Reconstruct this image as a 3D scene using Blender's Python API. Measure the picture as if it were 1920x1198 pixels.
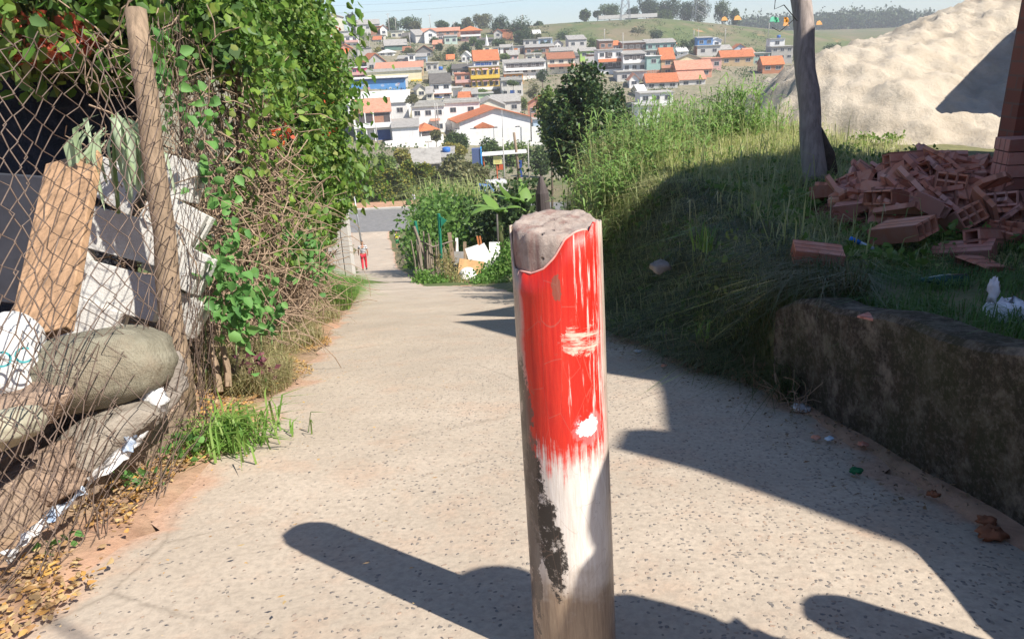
import bpy, math, random
import numpy as np
from mathutils import Vector, Matrix, Euler
random.seed(7); rng = np.random.default_rng(11)
R = math.radians
scene = bpy.context.scene; COL = scene.collection
for o in list(bpy.data.objects): bpy.data.objects.remove(o)

# ------------------------------------------------------------ camera
F = 1400.0; PITCH = R(20.3); ROLL = R(2.6)
fw = np.array([0, math.cos(PITCH), -math.sin(PITCH)]); _r = np.array([1., 0, 0]); _u = np.cross(_r, fw)
rt = _r*math.cos(ROLL)-_u*math.sin(ROLL); up = _u*math.cos(ROLL)+_r*math.sin(ROLL)
cd = bpy.data.cameras.new('camera'); cam = bpy.data.objects.new('camera', cd); COL.objects.link(cam)
m = Matrix(((rt[0], up[0], -fw[0], 0), (rt[1], up[1], -fw[1], 0), (rt[2], up[2], -fw[2], 0), (0, 0, 0, 1)))
cam.matrix_world = m
cd.sensor_width = 36; cd.lens = F/1920*36; cd.clip_end = 6000; cd.clip_start = .05
scene.camera = cam
scene.render.resolution_x = 1024; scene.render.resolution_y = 638

# ------------------------------------------------------------ light
SUN = np.array([.533, -.372, .760])
el = math.asin(SUN[2]/np.linalg.norm(SUN)); az = math.atan2(SUN[0], SUN[1])
w = bpy.data.worlds.new('World'); scene.world = w; w.use_nodes = True
nt = w.node_tree; sky = nt.nodes.new('ShaderNodeTexSky'); sky.sky_type = 'NISHITA'; sky.sun_disc = False
sky.sun_elevation = el; sky.sun_rotation = az; sky.air_density = .8; sky.dust_density = .3; sky.ozone_density = 3.5
nt.links.new(sky.outputs[0], nt.nodes['Background'].inputs[0]); nt.nodes['Background'].inputs[1].default_value = .088
sl = bpy.data.lights.new('sun', 'SUN'); sl.energy = 4.6; sl.angle = R(.6); sl.color = (1, .93, .83)
so = bpy.data.objects.new('sun', sl); COL.objects.link(so)
so.rotation_euler = Vector(SUN).to_track_quat('Z', 'Y').to_euler(); so.location = (6, -8, 12)
vs = scene.view_settings; vs.view_transform = 'Standard'; vs.look = 'None'; vs.exposure = .88; vs.gamma = 1
scene.render.engine = 'CYCLES'

# ------------------------------------------------------------ helpers: pixels and ground
def ray(px, py): return fw+rt*((px-960)/F)-up*((py-599)/F)
def lin(v, pts): return np.interp(v, [a for a, b in pts], [b for a, b in pts])
PG = [(-40, 3.0), (-6, .2), (0, -1.17), (4, -1.97), (10, -3.45), (16, -5.05), (49, -14), (60, -15.6), (77, -18.75), (94, -18.95), (101, -19)]
XL = [(-6, -1.5), (3.2, -1.5), (5.2, -1.68), (9.9, -2.4), (15.5, -3.4), (49, -10.8), (80, -17.2), (81, -17.4)]
XR = [(-6, 1.75), (2, 1.67), (4, 1.52), (4.7, 1.3), (6, 1.1), (10, .6), (14, -.1), (15.2, -.4), (16.6, -1.9), (30, -4.2), (49, -7.6), (80, -13)]
XB = [(-6, 1.85), (2, 1.77), (3.8, 1.64), (4.2, 1.40), (4.9, 1.24), (6, 1.1), (10, .6), (14, .2), (20, .2), (30, -1), (50, -4), (80, -10)]
TZ = [(-6, .75), (0, -.52), (2.4, -1.08), (4.4, -1.5), (7, -1.66), (9, -1.73), (14, -1.85), (18, -2.7), (26, -6.2), (40, -11.2), (60, -15.4), (81, -18.8)]
WB = [(-6, .12), (3.9, .12), (4.5, .45), (5.4, .8), (8, 1.3), (14, 1.8), (20, 4), (40, 9)]
def path_g(y): return lin(y, PG)
HY = [101, 150, 180, 205, 225, 250, 315, 407, 450, 483, 560, 960, 3000]
HU = [-.9, -.3, -.15, 0, .1, .2, .45, .9]
HT = np.array([[-19]*8, [-17, -20, -20.5, -22, -24, -24, -24, -22], [-14, -20, -20.8, -24, -25, -24.5, -24, -22], [-10, -16, -17, -23.5, -24.5, -19, -19, -20],
  [-4, -11, -12.8, -18.5, -18, -16, -16, -18], [2, -6, -9, -13.8, -12, -12.8, -13, -15], [10, 2, -3, -6.2, -6, -5.8, -12, -14],
  [18, 12, 6, 2, 0, -4, -14, -14], [20, 13.5, 9, 7, 7.8, 8.6, -8, -12], [20, 14, 9.5, 8.7, 10, 10.2, -6, -10],
  [16, 12, 8.5, 8, 8, 7, -5, -6], [8, 5, 3, 1, 0, 0, 0, 0], [-20]*8], float)
def far_g(x, y):
    u = np.clip(x/np.maximum(y, 1), HU[0], HU[-1]); yy = np.clip(y, HY[0], HY[-1])
    i = np.clip(np.searchsorted(HU, u)-1, 0, len(HU)-2); j = np.clip(np.searchsorted(HY, yy)-1, 0, len(HY)-2)
    hu = np.array(HU); hy = np.array(HY); a = (u-hu[i])/(hu[i+1]-hu[i]); b = (yy-hy[j])/(hy[j+1]-hy[j])
    return HT[j, i]*(1-a)*(1-b)+HT[j, i+1]*a*(1-b)+HT[j+1, i]*(1-a)*b+HT[j+1, i+1]*a*b
def sm(t): t = np.clip(t, 0, 1); return t*t*(3-2*t)
def G(x, y):
    x = np.asarray(x, float); y = np.asarray(y, float)
    p = path_g(y); t = lin(y, TZ); tr = np.maximum(p, t)
    s = sm((x-lin(y, XB))/lin(y, WB))
    z = p+(tr-p)*s
    l = sm((lin(y, XL)-.12-x)/.9)*lin(y, [(0, .45), (5, .45), (9, .5), (16, .3), (40, .6), (81, 0)])
    z = z+l+np.maximum(0, lin(y, XL)-1.5-x)*lin(y, [(0, .1), (40, .1), (81, 0)])
    b = .03*np.sin(x*3.1+y*1.7)*np.clip(s+l*2, 0, 1)*(y < 80)
    return np.where(y > 101, far_g(x, y), z+b)
def hit(px, py):
    r = ray(px, py); r = r/r[1]; ys = np.geomspace(.5, 1500, 6000); g = G(r[0]*ys, ys); k = np.argmax(r[2]*ys <= g)
    return r*ys[k]
def dpt(px, py, d): return ray(px, py)*d
def V3(p): return Vector((float(p[0]), float(p[1]), float(p[2])))
def gp(x, y, dz=0): return Vector((x, y, float(G(x, y))+dz))

# ------------------------------------------------------------ helpers: node materials
class NT:
    def __init__(s, name):
        s.m = bpy.data.materials.new(name); s.m.use_nodes = True; s.t = s.m.node_tree; s.b = s.t.nodes['Principled BSDF']; s.out = s.t.nodes['Material Output']
    def n(s, ty, **k):
        q = s.t.nodes.new(ty)
        for a, v in k.items(): setattr(q, a, v)
        return q
    def set(s, inp, v):
        if isinstance(v, bpy.types.NodeSocket): s.t.links.new(v, inp)
        elif isinstance(v, (tuple, list)) and len(v) == 3 and len(inp.default_value) == 4: inp.default_value = (*v, 1)
        else: inp.default_value = v
    def co(s, which='Object'): return s.n('ShaderNodeTexCoord').outputs[which]
    def mp(s, vec, scale=(1, 1, 1), rot=(0, 0, 0)):
        q = s.n('ShaderNodeMapping'); s.set(q.inputs[0], vec); q.inputs[3].default_value = scale; q.inputs[2].default_value = rot; return q.outputs[0]
    def noise(s, scale, det=4, vec=None, rough=.55, dist=0):
        q = s.n('ShaderNodeTexNoise'); s.set(q.inputs['Vector'], vec or s.co()); q.inputs['Scale'].default_value = scale; q.inputs['Detail'].default_value = det
        q.inputs['Roughness'].default_value = rough; q.inputs['Distortion'].default_value = dist; return q.outputs[0]
    def vor(s, scale, vec=None, feat='F1', out=0, rnd=1):
        q = s.n('ShaderNodeTexVoronoi', feature=feat); s.set(q.inputs['Vector'], vec or s.co()); q.inputs['Scale'].default_value = scale; q.inputs['Randomness'].default_value = rnd; return q.outputs[out]
    def wave(s, scale, vec, dist=0, d='X'):
        q = s.n('ShaderNodeTexWave', bands_direction=d); s.set(q.inputs[0], vec); q.inputs['Scale'].default_value = scale; q.inputs['Distortion'].default_value = dist; return q.outputs[1]
    def ramp(s, f, *st):
        q = s.n('ShaderNodeValToRGB'); s.set(q.inputs[0], f); e = q.color_ramp.elements
        while len(e) < len(st): e.new(.5)
        for a, (p, c) in zip(e, st): a.position = p; a.color = (c, c, c, 1) if not isinstance(c, tuple) else (*c, 1)
        return q.outputs[0]
    def mix(s, f, a, b, mode='MIX'):
        q = s.n('ShaderNodeMix', data_type='RGBA', blend_type=mode); s.set(q.inputs[0], f); s.set(q.inputs[6], a); s.set(q.inputs[7], b); return q.outputs[2]
    def ma(s, op, a, b=0., c=0.):
        q = s.n('ShaderNodeMath', operation=op); s.set(q.inputs[0], a); s.set(q.inputs[1], b); s.set(q.inputs[2], c); return q.outputs[0]
    def bump(s, h, strength=.5, dist=.01, nrm=None):
        q = s.n('ShaderNodeBump'); s.set(q.inputs['Height'], h); q.inputs['Strength'].default_value = strength; q.inputs['Distance'].default_value = dist
        if nrm: s.set(q.inputs['Normal'], nrm)
        return q.outputs[0]
    def fin(s, col, rough=.8, nrm=None, spec=.3, metal=0):
        s.set(s.b.inputs['Base Color'], col); s.set(s.b.inputs['Roughness'], rough); s.b.inputs['Specular IOR Level'].default_value = spec; s.b.inputs['Metallic'].default_value = metal
        if nrm: s.set(s.b.inputs['Normal'], nrm)
        return s.m
_mc = {}
def mul(c, k): return tuple(min(1, v*k) for v in c)
def simple(name, c, scale=8, var=.35, rough=.8, bump=.3, bd=.01, spec=.3, metal=0, c2=None):
    if name in _mc: return _mc[name]
    t = NT(name); n = t.noise(scale, 6, rough=.65); col = t.ramp(n, (.3, mul(c, 1-var)), (.7, c2 or mul(c, 1+var*.5)))
    _mc[name] = t.fin(col, rough, t.bump(t.noise(scale*4, 4), bump, bd) if bump else None, spec, metal); return _mc[name]
def paint(c, name=None):
    k = name or 'stucco_%02x%02x%02x' % tuple(int(v*255) for v in c)
    if k in _mc: return _mc[k]
    t = NT(k); g = t.co(); n = t.noise(.9, 6, g, .7); s = t.noise(1.6, 4, t.mp(g, (1.3, 1.3, .22)), .6)
    col = t.mix(t.ramp(s, (.52, 0.), (.85, .3)), t.ramp(n, (.35, mul(c, .84)), (.65, c)), mul((.32, .29, .25), 1))
    _mc[k] = t.fin(col, .9, t.bump(t.noise(14, 4), .3, .02)); return _mc[k]
def leafmat(name, cols, transl=.35, rough=.5):
    if name in _mc: return _mc[name]
    t = NT(name); g = t.n('ShaderNodeNewGeometry'); r = g.outputs['Random Per Island']
    k = len(cols); c = t.ramp(r, *[(i/max(1, k-1), cc) for i, cc in enumerate(cols)])
    t.fin(c, rough, spec=.35)
    tr = t.n('ShaderNodeBsdfTranslucent'); t.set(tr.inputs[0], t.mix(.5, c, mul(cols[k//2], 1.5)))
    mx = t.n('ShaderNodeMixShader'); mx.inputs[0].default_value = transl
    t.t.links.new(t.b.outputs[0], mx.inputs[1]); t.t.links.new(tr.outputs[0], mx.inputs[2]); t.t.links.new(mx.outputs[0], t.out.inputs[0])
    _mc[name] = t.m; return t.m

# ------------------------------------------------------------ helpers: objects
def tag(o, label=None, cat=None, group=None, kind=None):
    for k, v in (('label', label), ('category', cat), ('group', group), ('kind', kind)):
        if v: o[k] = v
    return o
def thing(name, label, cat, loc=(0, 0, 0), group=None, rz=0):
    o = bpy.data.objects.new(name, None); COL.objects.link(o); o.location = loc; o.rotation_euler = (0, 0, rz); o.empty_display_size = .1
    return tag(o, label, cat, group)
def mesh_np(name, V, faces, mat, parent=None, origin=None, smooth=False):
    """V (n,3); faces: list of int arrays (m,k). World coordinates are made local to the parent / origin."""
    V = np.asarray(V, float); off = np.zeros(3)
    if parent is not None:
        p = parent
        while p: off = off+np.array(p.location); p = p.parent
    elif origin is not None: off = np.array(origin, float)
    me = bpy.data.meshes.new(name); me.vertices.add(len(V)); me.vertices.foreach_set('co', (V-off).astype(np.float32).ravel())
    faces = [np.asarray(f) for f in faces if len(f)]
    tot = np.concatenate([np.full(len(f), f.shape[1]) for f in faces]); lp = np.concatenate([f.ravel() for f in faces])
    me.loops.add(len(lp)); me.loops.foreach_set('vertex_index', lp.astype(np.int32)); me.polygons.add(len(tot))
    me.polygons.foreach_set('loop_start', np.concatenate([[0], np.cumsum(tot)[:-1]]).astype(np.int32)); me.polygons.foreach_set('loop_total', tot.astype(np.int32))
    if smooth: me.polygons.foreach_set('use_smooth', np.ones(len(tot), bool))
    me.update(calc_edges=True); me.validate(); me.materials.append(mat)
    o = bpy.data.objects.new(name, me); COL.objects.link(o)
    if parent is not None: o.parent = parent
    elif origin is not None: o.location = origin
    return o
class MB:
    def __init__(s): s.v = []; s.f = []
    def add(s, vs, fs): k = len(s.v); s.v += [tuple(v) for v in vs]; s.f += [tuple(i+k for i in f) for f in fs]; return s
    def box(s, c, d, rot=None):
        x, y, z = [k/2 for k in d]; vs = [Vector((a*x, b*y, e*z)) for a in (-1, 1) for b in (-1, 1) for e in (-1, 1)]
        if rot is not None:
            mm = rot if isinstance(rot, Matrix) else Euler(rot).to_matrix(); vs = [mm @ v for v in vs]
        c = Vector(c); return s.add([v+c for v in vs], [(0, 1, 3, 2), (4, 6, 7, 5), (0, 4, 5, 1), (2, 3, 7, 6), (0, 2, 6, 4), (1, 5, 7, 3)])
    def bb(s, x0, x1, y0, y1, z0, z1): return s.box(((x0+x1)/2, (y0+y1)/2, (z0+z1)/2), (abs(x1-x0), abs(y1-y0), abs(z1-z0)))
    def tube(s, pts, rads, n=6, caps=True):
        pts = [Vector(p) for p in pts]; rads = [rads]*len(pts) if isinstance(rads, (int, float)) else rads; k = len(s.v); N = len(pts)
        for i, p in enumerate(pts):
            d = (pts[min(i+1, N-1)]-pts[max(i-1, 0)]); d = d.normalized() if d.length > 1e-9 else Vector((0, 0, 1))
            a = d.cross(Vector((0, 0, 1)) if abs(d.z) < .9 else Vector((1, 0, 0))).normalized(); b = d.cross(a)
            for j in range(n):
                t = 2*math.pi*j/n; s.v.append(tuple(p+(a*math.cos(t)+b*math.sin(t))*rads[i]))
        for i in range(N-1):
            for j in range(n): s.f.append((k+i*n+j, k+i*n+(j+1) % n, k+(i+1)*n+(j+1) % n, k+(i+1)*n+j))
        if caps: s.f.append(tuple(k+j for j in range(n))[::-1]); s.f.append(tuple(k+(N-1)*n+j for j in range(n)))
        return s
    def build(s, name, mat, parent=None, origin=None, smooth=False, bevel=0):
        me = bpy.data.meshes.new(name); off = Vector()
        if parent is not None:
            p = parent
            if not getattr(s, 'local', False):
                while p: off += p.location; p = p.parent
        elif origin is not None: off = Vector(origin)
        me.from_pydata([Vector(v)-off for v in s.v], [], s.f); me.update(); me.materials.append(mat)
        if smooth: me.polygons.foreach_set('use_smooth', [True]*len(me.polygons))
        o = bpy.data.objects.new(name, me); COL.objects.link(o)
        if parent is not None: o.parent = parent
        elif origin is not None: o.location = origin
        if bevel:
            b = o.modifiers.new('bevel', 'BEVEL'); b.width = bevel; b.segments = 2; b.limit_method = 'ANGLE'
        return o
def LB(): q = MB(); q.local = True; return q
def unit(a): return a/np.maximum(np.linalg.norm(a, axis=-1, keepdims=True), 1e-9)
def leaves(P, size, D=None, asp=.55, jit=.35, six=False, bend=.15, spread=1.):
    """leaf faces at points P; D = preferred pointing direction. returns V, faces"""
    n = len(P); s = size*(1+jit*rng.uniform(-1, 1, n))[:, None]
    d = rng.normal(size=(n, 3))*spread
    if D is not None: d = d+D
    d = unit(d); q = unit(np.cross(d, rng.normal(size=(n, 3)))); nn = np.cross(d, q)
    if six:
        V = np.stack([P, P+d*s*.3+q*s*asp*.5+nn*s*bend*.4, P+d*s*.7+q*s*asp*.38, P+d*s-nn*s*bend, P+d*s*.7-q*s*asp*.38, P+d*s*.3-q*s*asp*.5+nn*s*bend*.4], 1).reshape(-1, 3)
        k = np.arange(n)[:, None]*6; return V, [np.concatenate([k+0, k+1, k+2, k+3], 1), np.concatenate([k+0, k+3, k+4, k+5], 1)]
    V = np.stack([P, P+d*s*.5+q*s*asp*.5+nn*s*bend, P+d*s, P+d*s*.5-q*s*asp*.5+nn*s*bend], 1).reshape(-1, 3)
    k = np.arange(n)[:, None]*4; return V, [np.concatenate([k, k+1, k+2, k+3], 1)]
def blades(P, h, wd, lean=.5, D=None, hj=.5):
    n = len(P); hh = (h*(1+hj*rng.uniform(-1, 1, n)))[:, None] if not isinstance(h, np.ndarray) else h[:, None]
    l = rng.normal(size=(n, 3))*lean; l[:, 2] = 0
    if D is not None: l = l+D
    q = unit(np.cross(l+1e-3, np.array([0, 0, 1.])))*wd*.5*rng.uniform(.6, 1.3, n)[:, None]
    upv = np.array([0, 0, 1.]); md = P+(upv*.6+l*.25)*hh; tp = P+(upv*.85+l)*hh-upv*hh*.35*np.clip(np.linalg.norm(l, axis=1, keepdims=True), 0, 1.5)
    V = np.stack([P-q, P+q, md+q*.8, md-q*.8, tp], 1).reshape(-1, 3); k = np.arange(n)[:, None]*5
    return V, [np.concatenate([k, k+1, k+2, k+3], 1), np.concatenate([k+3, k+2, k+4], 1)]
def join(*parts):
    Vs = []; Fs = []; off = 0
    for V, f in parts:
        Vs.append(V); Fs += [a+off for a in f]; off += len(V)
    return np.concatenate(Vs), Fs
def stuff(name, label, cat, VF, mat, kind='stuff', group=None, origin=None):
    V, f = VF; o = mesh_np(name, V, f, mat, origin=origin if origin is not None else tuple(V[:, :].min(0)))
    return tag(o, label, cat, group, kind)

# palette
M = {}
M['concrete'] = simple('rough_concrete', (.36, .34, .31), 9, .3, .95, .6, .02)
M['wood'] = None
def wood(name, c, sc=5, ax=(1, 1, .08)):
    if name in _mc: return _mc[name]
    t = NT(name); g = t.mp(t.co(), ax); n = t.noise(sc*7, 6, g, .7); w2 = t.noise(sc*1.2, 3, t.co())
    col = t.mix(t.ramp(w2, (.4, 0.), (.7, .6)), t.ramp(n, (.3, mul(c, .45)), (.55, c), (.8, mul(c, 1.25))), mul(c, .55))
    _mc[name] = t.fin(col, .85, t.bump(n, .8, .008)); return _mc[name]
WOOD = wood('weathered_wood', (.30, .22, .15)); GREYWOOD = wood('grey_weathered_wood', (.30, .25, .2)); DARKWOOD = wood('dark_wood', (.10, .075, .055))
METAL = simple('galvanised_metal', (.36, .37, .38), 20, .2, .5, .1, .003, .5, .5)
GLASS = simple('dark_window_glass', (.05, .06, .08), 2, .3, .15, 0, spec=.6)
BARK = wood('tree_bark', (.13, .095, .07), 3)
def tile_mat(name, c, sc=2.2):
    if name in _mc: return _mc[name]
    t = NT(name); g = t.co(); wv = t.wave(sc, g, .6, 'X'); wy = t.wave(sc*.7, g, .6, 'Y'); n = t.noise(1.4, 6, g, .7)
    col = t.mix(t.ramp(t.ma('MULTIPLY', wv, wy), (0., 0.), (.5, .25)), t.ramp(n, (.3, mul(c, .6)), (.5, c), (.75, mul(c, 1.2))), mul(c, .45), 'MIX')
    _mc[name] = t.fin(col, .85, t.bump(wv, .6, .05)); return _mc[name]
TILE = tile_mat('terracotta_tiles', (.50, .17, .075)); TILE2 = tile_mat('brown_tiles', (.33, .14, .08)); TILE3 = tile_mat('bright_orange_tiles', (.62, .20, .08)); TILEP = tile_mat('pale_red_tiles', (.58, .27, .18))
FIBRE = tile_mat('fibre_cement_sheet', (.37, .355, .33), 3); FIBRED = tile_mat('dark_fibre_cement', (.14, .13, .12), 3); WROOF = tile_mat('white_metal_sheet', (.7, .7, .68), 3)
def brick_mat(name, c, mor=(.32, .28, .24), sc=3.):
    if name in _mc: return _mc[name]
    t = NT(name); g = t.co(); q = t.n('ShaderNodeTexBrick'); vx = t.n('ShaderNodeSeparateXYZ'); t.set(vx.inputs[0], g); cb = t.n('ShaderNodeCombineXYZ')
    t.set(cb.inputs[0], t.ma('ADD', vx.outputs[0], vx.outputs[1])); t.set(cb.inputs[1], vx.outputs[2]); t.set(q.inputs[0], cb.outputs[0])
    t.set(q.inputs[1], c); t.set(q.inputs[2], mul(c, .7)); t.set(q.inputs[3], mor); q.inputs['Scale'].default_value = sc; q.inputs['Mortar Size'].default_value = .02
    _mc[name] = t.fin(t.mix(t.ramp(t.noise(3, 5), (.4, 0.), (.7, .35)), q.outputs[0], mul(c, .6)), .9, t.bump(q.outputs[1], -.4, .01)); return _mc[name]
BRICKW = brick_mat('bare_brick_wall', (.48, .22, .13)); BRICKR = brick_mat('hollow_brick_courses', (.34, .13, .09), (.22, .13, .10), sc=2.3)

# ------------------------------------------------------------ setting: terrain, path, road
def ground_mat():
    t = NT('ground'); g = t.co(); sp = t.n('ShaderNodeSeparateXYZ'); t.set(sp.inputs[0], g); y = sp.outputs[1]
    n1 = t.noise(.035, 8, g, .65); n2 = t.noise(.6, 6, g, .7); n3 = t.noise(6, 6, g, .7)
    green = t.ramp(n2, (.3, (.055, .085, .025)), (.55, (.10, .13, .04)), (.75, (.21, .20, .09)))
    dry = t.ramp(n3, (.35, (.14, .11, .07)), (.65, (.26, .20, .13)))
    soil = t.ramp(n3, (.3, (.36, .20, .13)), (.7, (.56, .34, .23)))
    c = t.mix(t.ramp(n1, (.42, 0.), (.6, .8)), green, dry)
    c = t.mix(t.ramp(t.noise(.06, 8, g, .75), (.60, 0.), (.66, 1.)), c, (.42, .22, .11))
    town = t.ramp(n2, (.3, (.12, .13, .07)), (.5, (.24, .21, .15)), (.7, (.36, .31, .24)))
    ft = t.ma('MULTIPLY', t.ma('GREATER_THAN', y, 118.), t.ma('LESS_THAN', t.ma('ADD', y, t.ma('MULTIPLY', n1, 60.)), 422.))
    c = t.mix(t.ma('MULTIPLY', ft, .75), c, town)
    bk = t.ma('MULTIPLY', t.ma('GREATER_THAN', t.ma('ADD', t.ma('ADD', sp.outputs[0], t.ma('MULTIPLY', n3, .3)), t.ma('MULTIPLY', y, .2)), 2.45), t.ma('LESS_THAN', y, 30.))
    near = t.ma('LESS_THAN', t.ma('ADD', y, t.ma('MULTIPLY', n3, 2.)), 17.)
    c = t.mix(near, c, t.mix(t.ramp(n2, (.4, 0.), (.6, .8)), soil, dry))
    c = t.mix(bk, c, t.ramp(n3, (.3, (.10, .11, .045)), (.7, (.24, .22, .11))))
    return t.fin(c, .95, t.bump(n3, .6, .04))
ys = np.concatenate([np.arange(-8, 6, .14), np.arange(6, 20, .25), np.arange(20, 104, 1.), np.geomspace(104, 1280, 130)])
us = np.concatenate([np.linspace(-1, -.3, 20)[:-1], np.linspace(-.3, .3, 120), np.linspace(.3, 1, 30)[1:]])
def col_x(y):
    if y < 20: return np.concatenate([np.linspace(-60, -8, 14)[:-1], np.linspace(-8, -1, 60)[:-1], np.linspace(-1, 3, 60)[:-1], np.linspace(3, 16, 25)[:-1], np.linspace(16, 60, 11)])
    k = min(1, (y-20)/10); a = col_x(19); b = us*(y+60); b = b[:len(a)]; return a*(1-k)+b*k
us = np.linspace(-1, 1, len(col_x(0)))
X = np.stack([col_x(y) for y in ys]); Y = np.repeat(ys[:, None], X.shape[1], 1); Z = G(X, Y)
inp = (X > np.array([lin(y, XL) for y in ys])[:, None]+.1) & (X < np.array([lin(y, XR) for y in ys])[:, None]-.1) & (Y < 81)
Z = Z-.07*inp-.05*((Y > 77) & (Y < 93))-.12*((Y > 77.5) & (Y < 93))
def grid_faces(a, b):
    i = (np.arange(a-1)[:, None]*b+np.arange(b-1)[None]).ravel(); return np.stack([i, i+1, i+b+1, i+b], 1)
o = mesh_np('ground', np.stack([X, Y, Z], -1).reshape(-1, 3), [grid_faces(*X.shape)], ground_mat(), smooth=True); tag(o, 'sloping valley ground, bare soil and grass rising to the far hill', kind='structure')

def path_mat():
    t = NT('aggregate_concrete'); g = t.co(); n = t.noise(1.3, 6, g, .65); f = t.noise(40, 4, g, .7); m2 = t.noise(.5, 4, g)
    base = t.ramp(n, (.3, (.41, .345, .27)), (.7, (.53, .45, .36)))
    base = t.mix(t.ramp(t.noise(3, 6, g, .7), (.5, 0.), (.75, .5)), base, (.50, .32, .215))
    base = t.mix(t.ramp(f, (.35, .45), (.6, 0.)), base, (.25, .21, .17))
    dv = t.n('ShaderNodeVectorMath', operation='ADD'); t.set(dv.inputs[0], g); nn = t.n('ShaderNodeTexNoise'); nn.inputs['Scale'].default_value = 25; t.set(nn.inputs['Vector'], g)
    sc = t.n('ShaderNodeVectorMath', operation='SCALE'); t.set(sc.inputs[0], nn.outputs[1]); sc.inputs['Scale'].default_value = .03; t.set(dv.inputs[1], sc.outputs[0])
    v = t.vor(58, dv.outputs[0]); vc = t.vor(58, dv.outputs[0], out=1)
    sepc = t.n('ShaderNodeSeparateColor'); t.set(sepc.inputs[0], vc)
    sepx = t.n('ShaderNodeSeparateXYZ'); t.set(sepx.inputs[0], g)
    zone = t.ma('ADD', t.ma('MULTIPLY', sepx.outputs[0], .13), t.ma('MULTIPLY', m2, .45))      # stones show more on the worn right-hand side
    thr = t.ma('SUBTRACT', .95, t.ma('MULTIPLY', zone, 1.25))
    st = t.ma('MULTIPLY', t.ma('GREATER_THAN', sepc.outputs[0], thr), t.ramp(v, (.28, 1.), (.36, 0.)))
    stone = t.ramp(sepc.outputs[1], (0., (.16, .145, .135)), (.6, (.28, .25, .22)), (1., (.42, .3, .22)))
    cr = t.ramp(t.vor(.55, t.mp(dv.outputs[0], (1, .8, 1)), 'DISTANCE_TO_EDGE'), (.0, 1.), (.006, 0.)); crk = t.ma('MULTIPLY', cr, t.ramp(t.noise(.9, 3, g), (.5, 0.), (.6, .35)))
    base = t.mix(t.ramp(t.noise(.35, 7, g, .75), (.48, 0.), (.72, .5)), base, (.30, .26, .215)); base = t.mix(crk, base, (.10, .08, .06)); jy = t.ma('ABSOLUTE', t.ma('SUBTRACT', t.ma('ADD', t.ma('MULTIPLY', sepx.outputs[0], .12), sepx.outputs[1]), 15.2)); base = t.mix(t.ma('LESS_THAN', jy, .05), base, (.15, .12, .09))
    ea = t.n('ShaderNodeAttribute', attribute_name='edge').outputs['Fac']; dirt = t.ramp(t.ma('ADD', ea, t.ma('MULTIPLY', t.ma('SUBTRACT', n, .5), 1.6)), (.55, 0.), (.8, .85))
    c = t.mix(st, base, stone); c = t.mix(dirt, c, t.ramp(f, (.3, (.36, .22, .15)), (.7, (.56, .36, .25))))
    h = t.ma('ADD', t.ma('MULTIPLY', st, .7), t.ma('MULTIPLY', f, .5))
    return t.fin(c, .9, t.bump(h, .9, .006))
PM = path_mat()
py_ = np.concatenate([np.arange(-6, 17, .12), np.arange(17, 82.5, .5)]); k = np.linspace(0, 1, 30)
def edge(tab, y, s): return lin(y, tab)+.06*np.sin(y*5.3+s)*(y < 17)+.05*np.sin(y*13.1+s*2)+.03*np.sin(y*29+s)
L_ = edge(XL, py_, 1.); R_ = edge(XR, py_, 4.)
X = L_[:, None]*(1-k)+R_[:, None]*k; Y = np.repeat(py_[:, None], len(k), 1); Z = path_g(Y)+.0+.012*np.sin(X*2.2+Y*1.4)*np.sin(Y*2.1)-.02*np.abs(k*2-1)**6
o = mesh_np('path', np.stack([X, Y, Z], -1).reshape(-1, 3), [grid_faces(*X.shape)], PM, smooth=True); at_ = o.data.attributes.new('edge', 'FLOAT', 'POINT'); at_.data.foreach_set('value', (np.abs(np.repeat(k[None], len(py_), 0)*2-1)**5).astype(np.float32).ravel()); tag(o, 'worn concrete lane with pebbles showing, running downhill', kind='structure')
t = NT('asphalt'); ASPH = t.fin(t.ramp(t.noise(3, 6), (.3, (.15, .15, .15)), (.7, (.22, .215, .21))), .9)
b = MB(); b.add([(-70, 80.2, -18.76), (60, 80.8, -18.8), (60, 92.6, -18.9), (-70, 93, -18.86)], [(0, 1, 2, 3)]); tag(b.build('road', ASPH), 'grey asphalt road crossing the foot of the lane', kind='structure')
b = MB(); b.bb(-70, -7, 93.05, 93.4, -19.1, -18.72); tag(b.build('kerb', paint((.6, .58, .54))), 'pale kerb stones along the far side of the road', kind='structure')
b = MB(); b.bb(-70, -4, 93.45, 97.2, -19.2, -18.76); tag(b.build('pavement', simple('red_earth', (.45, .27, .18), 2, .3)), 'reddish dirt pavement before the hedge', kind='structure')

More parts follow.
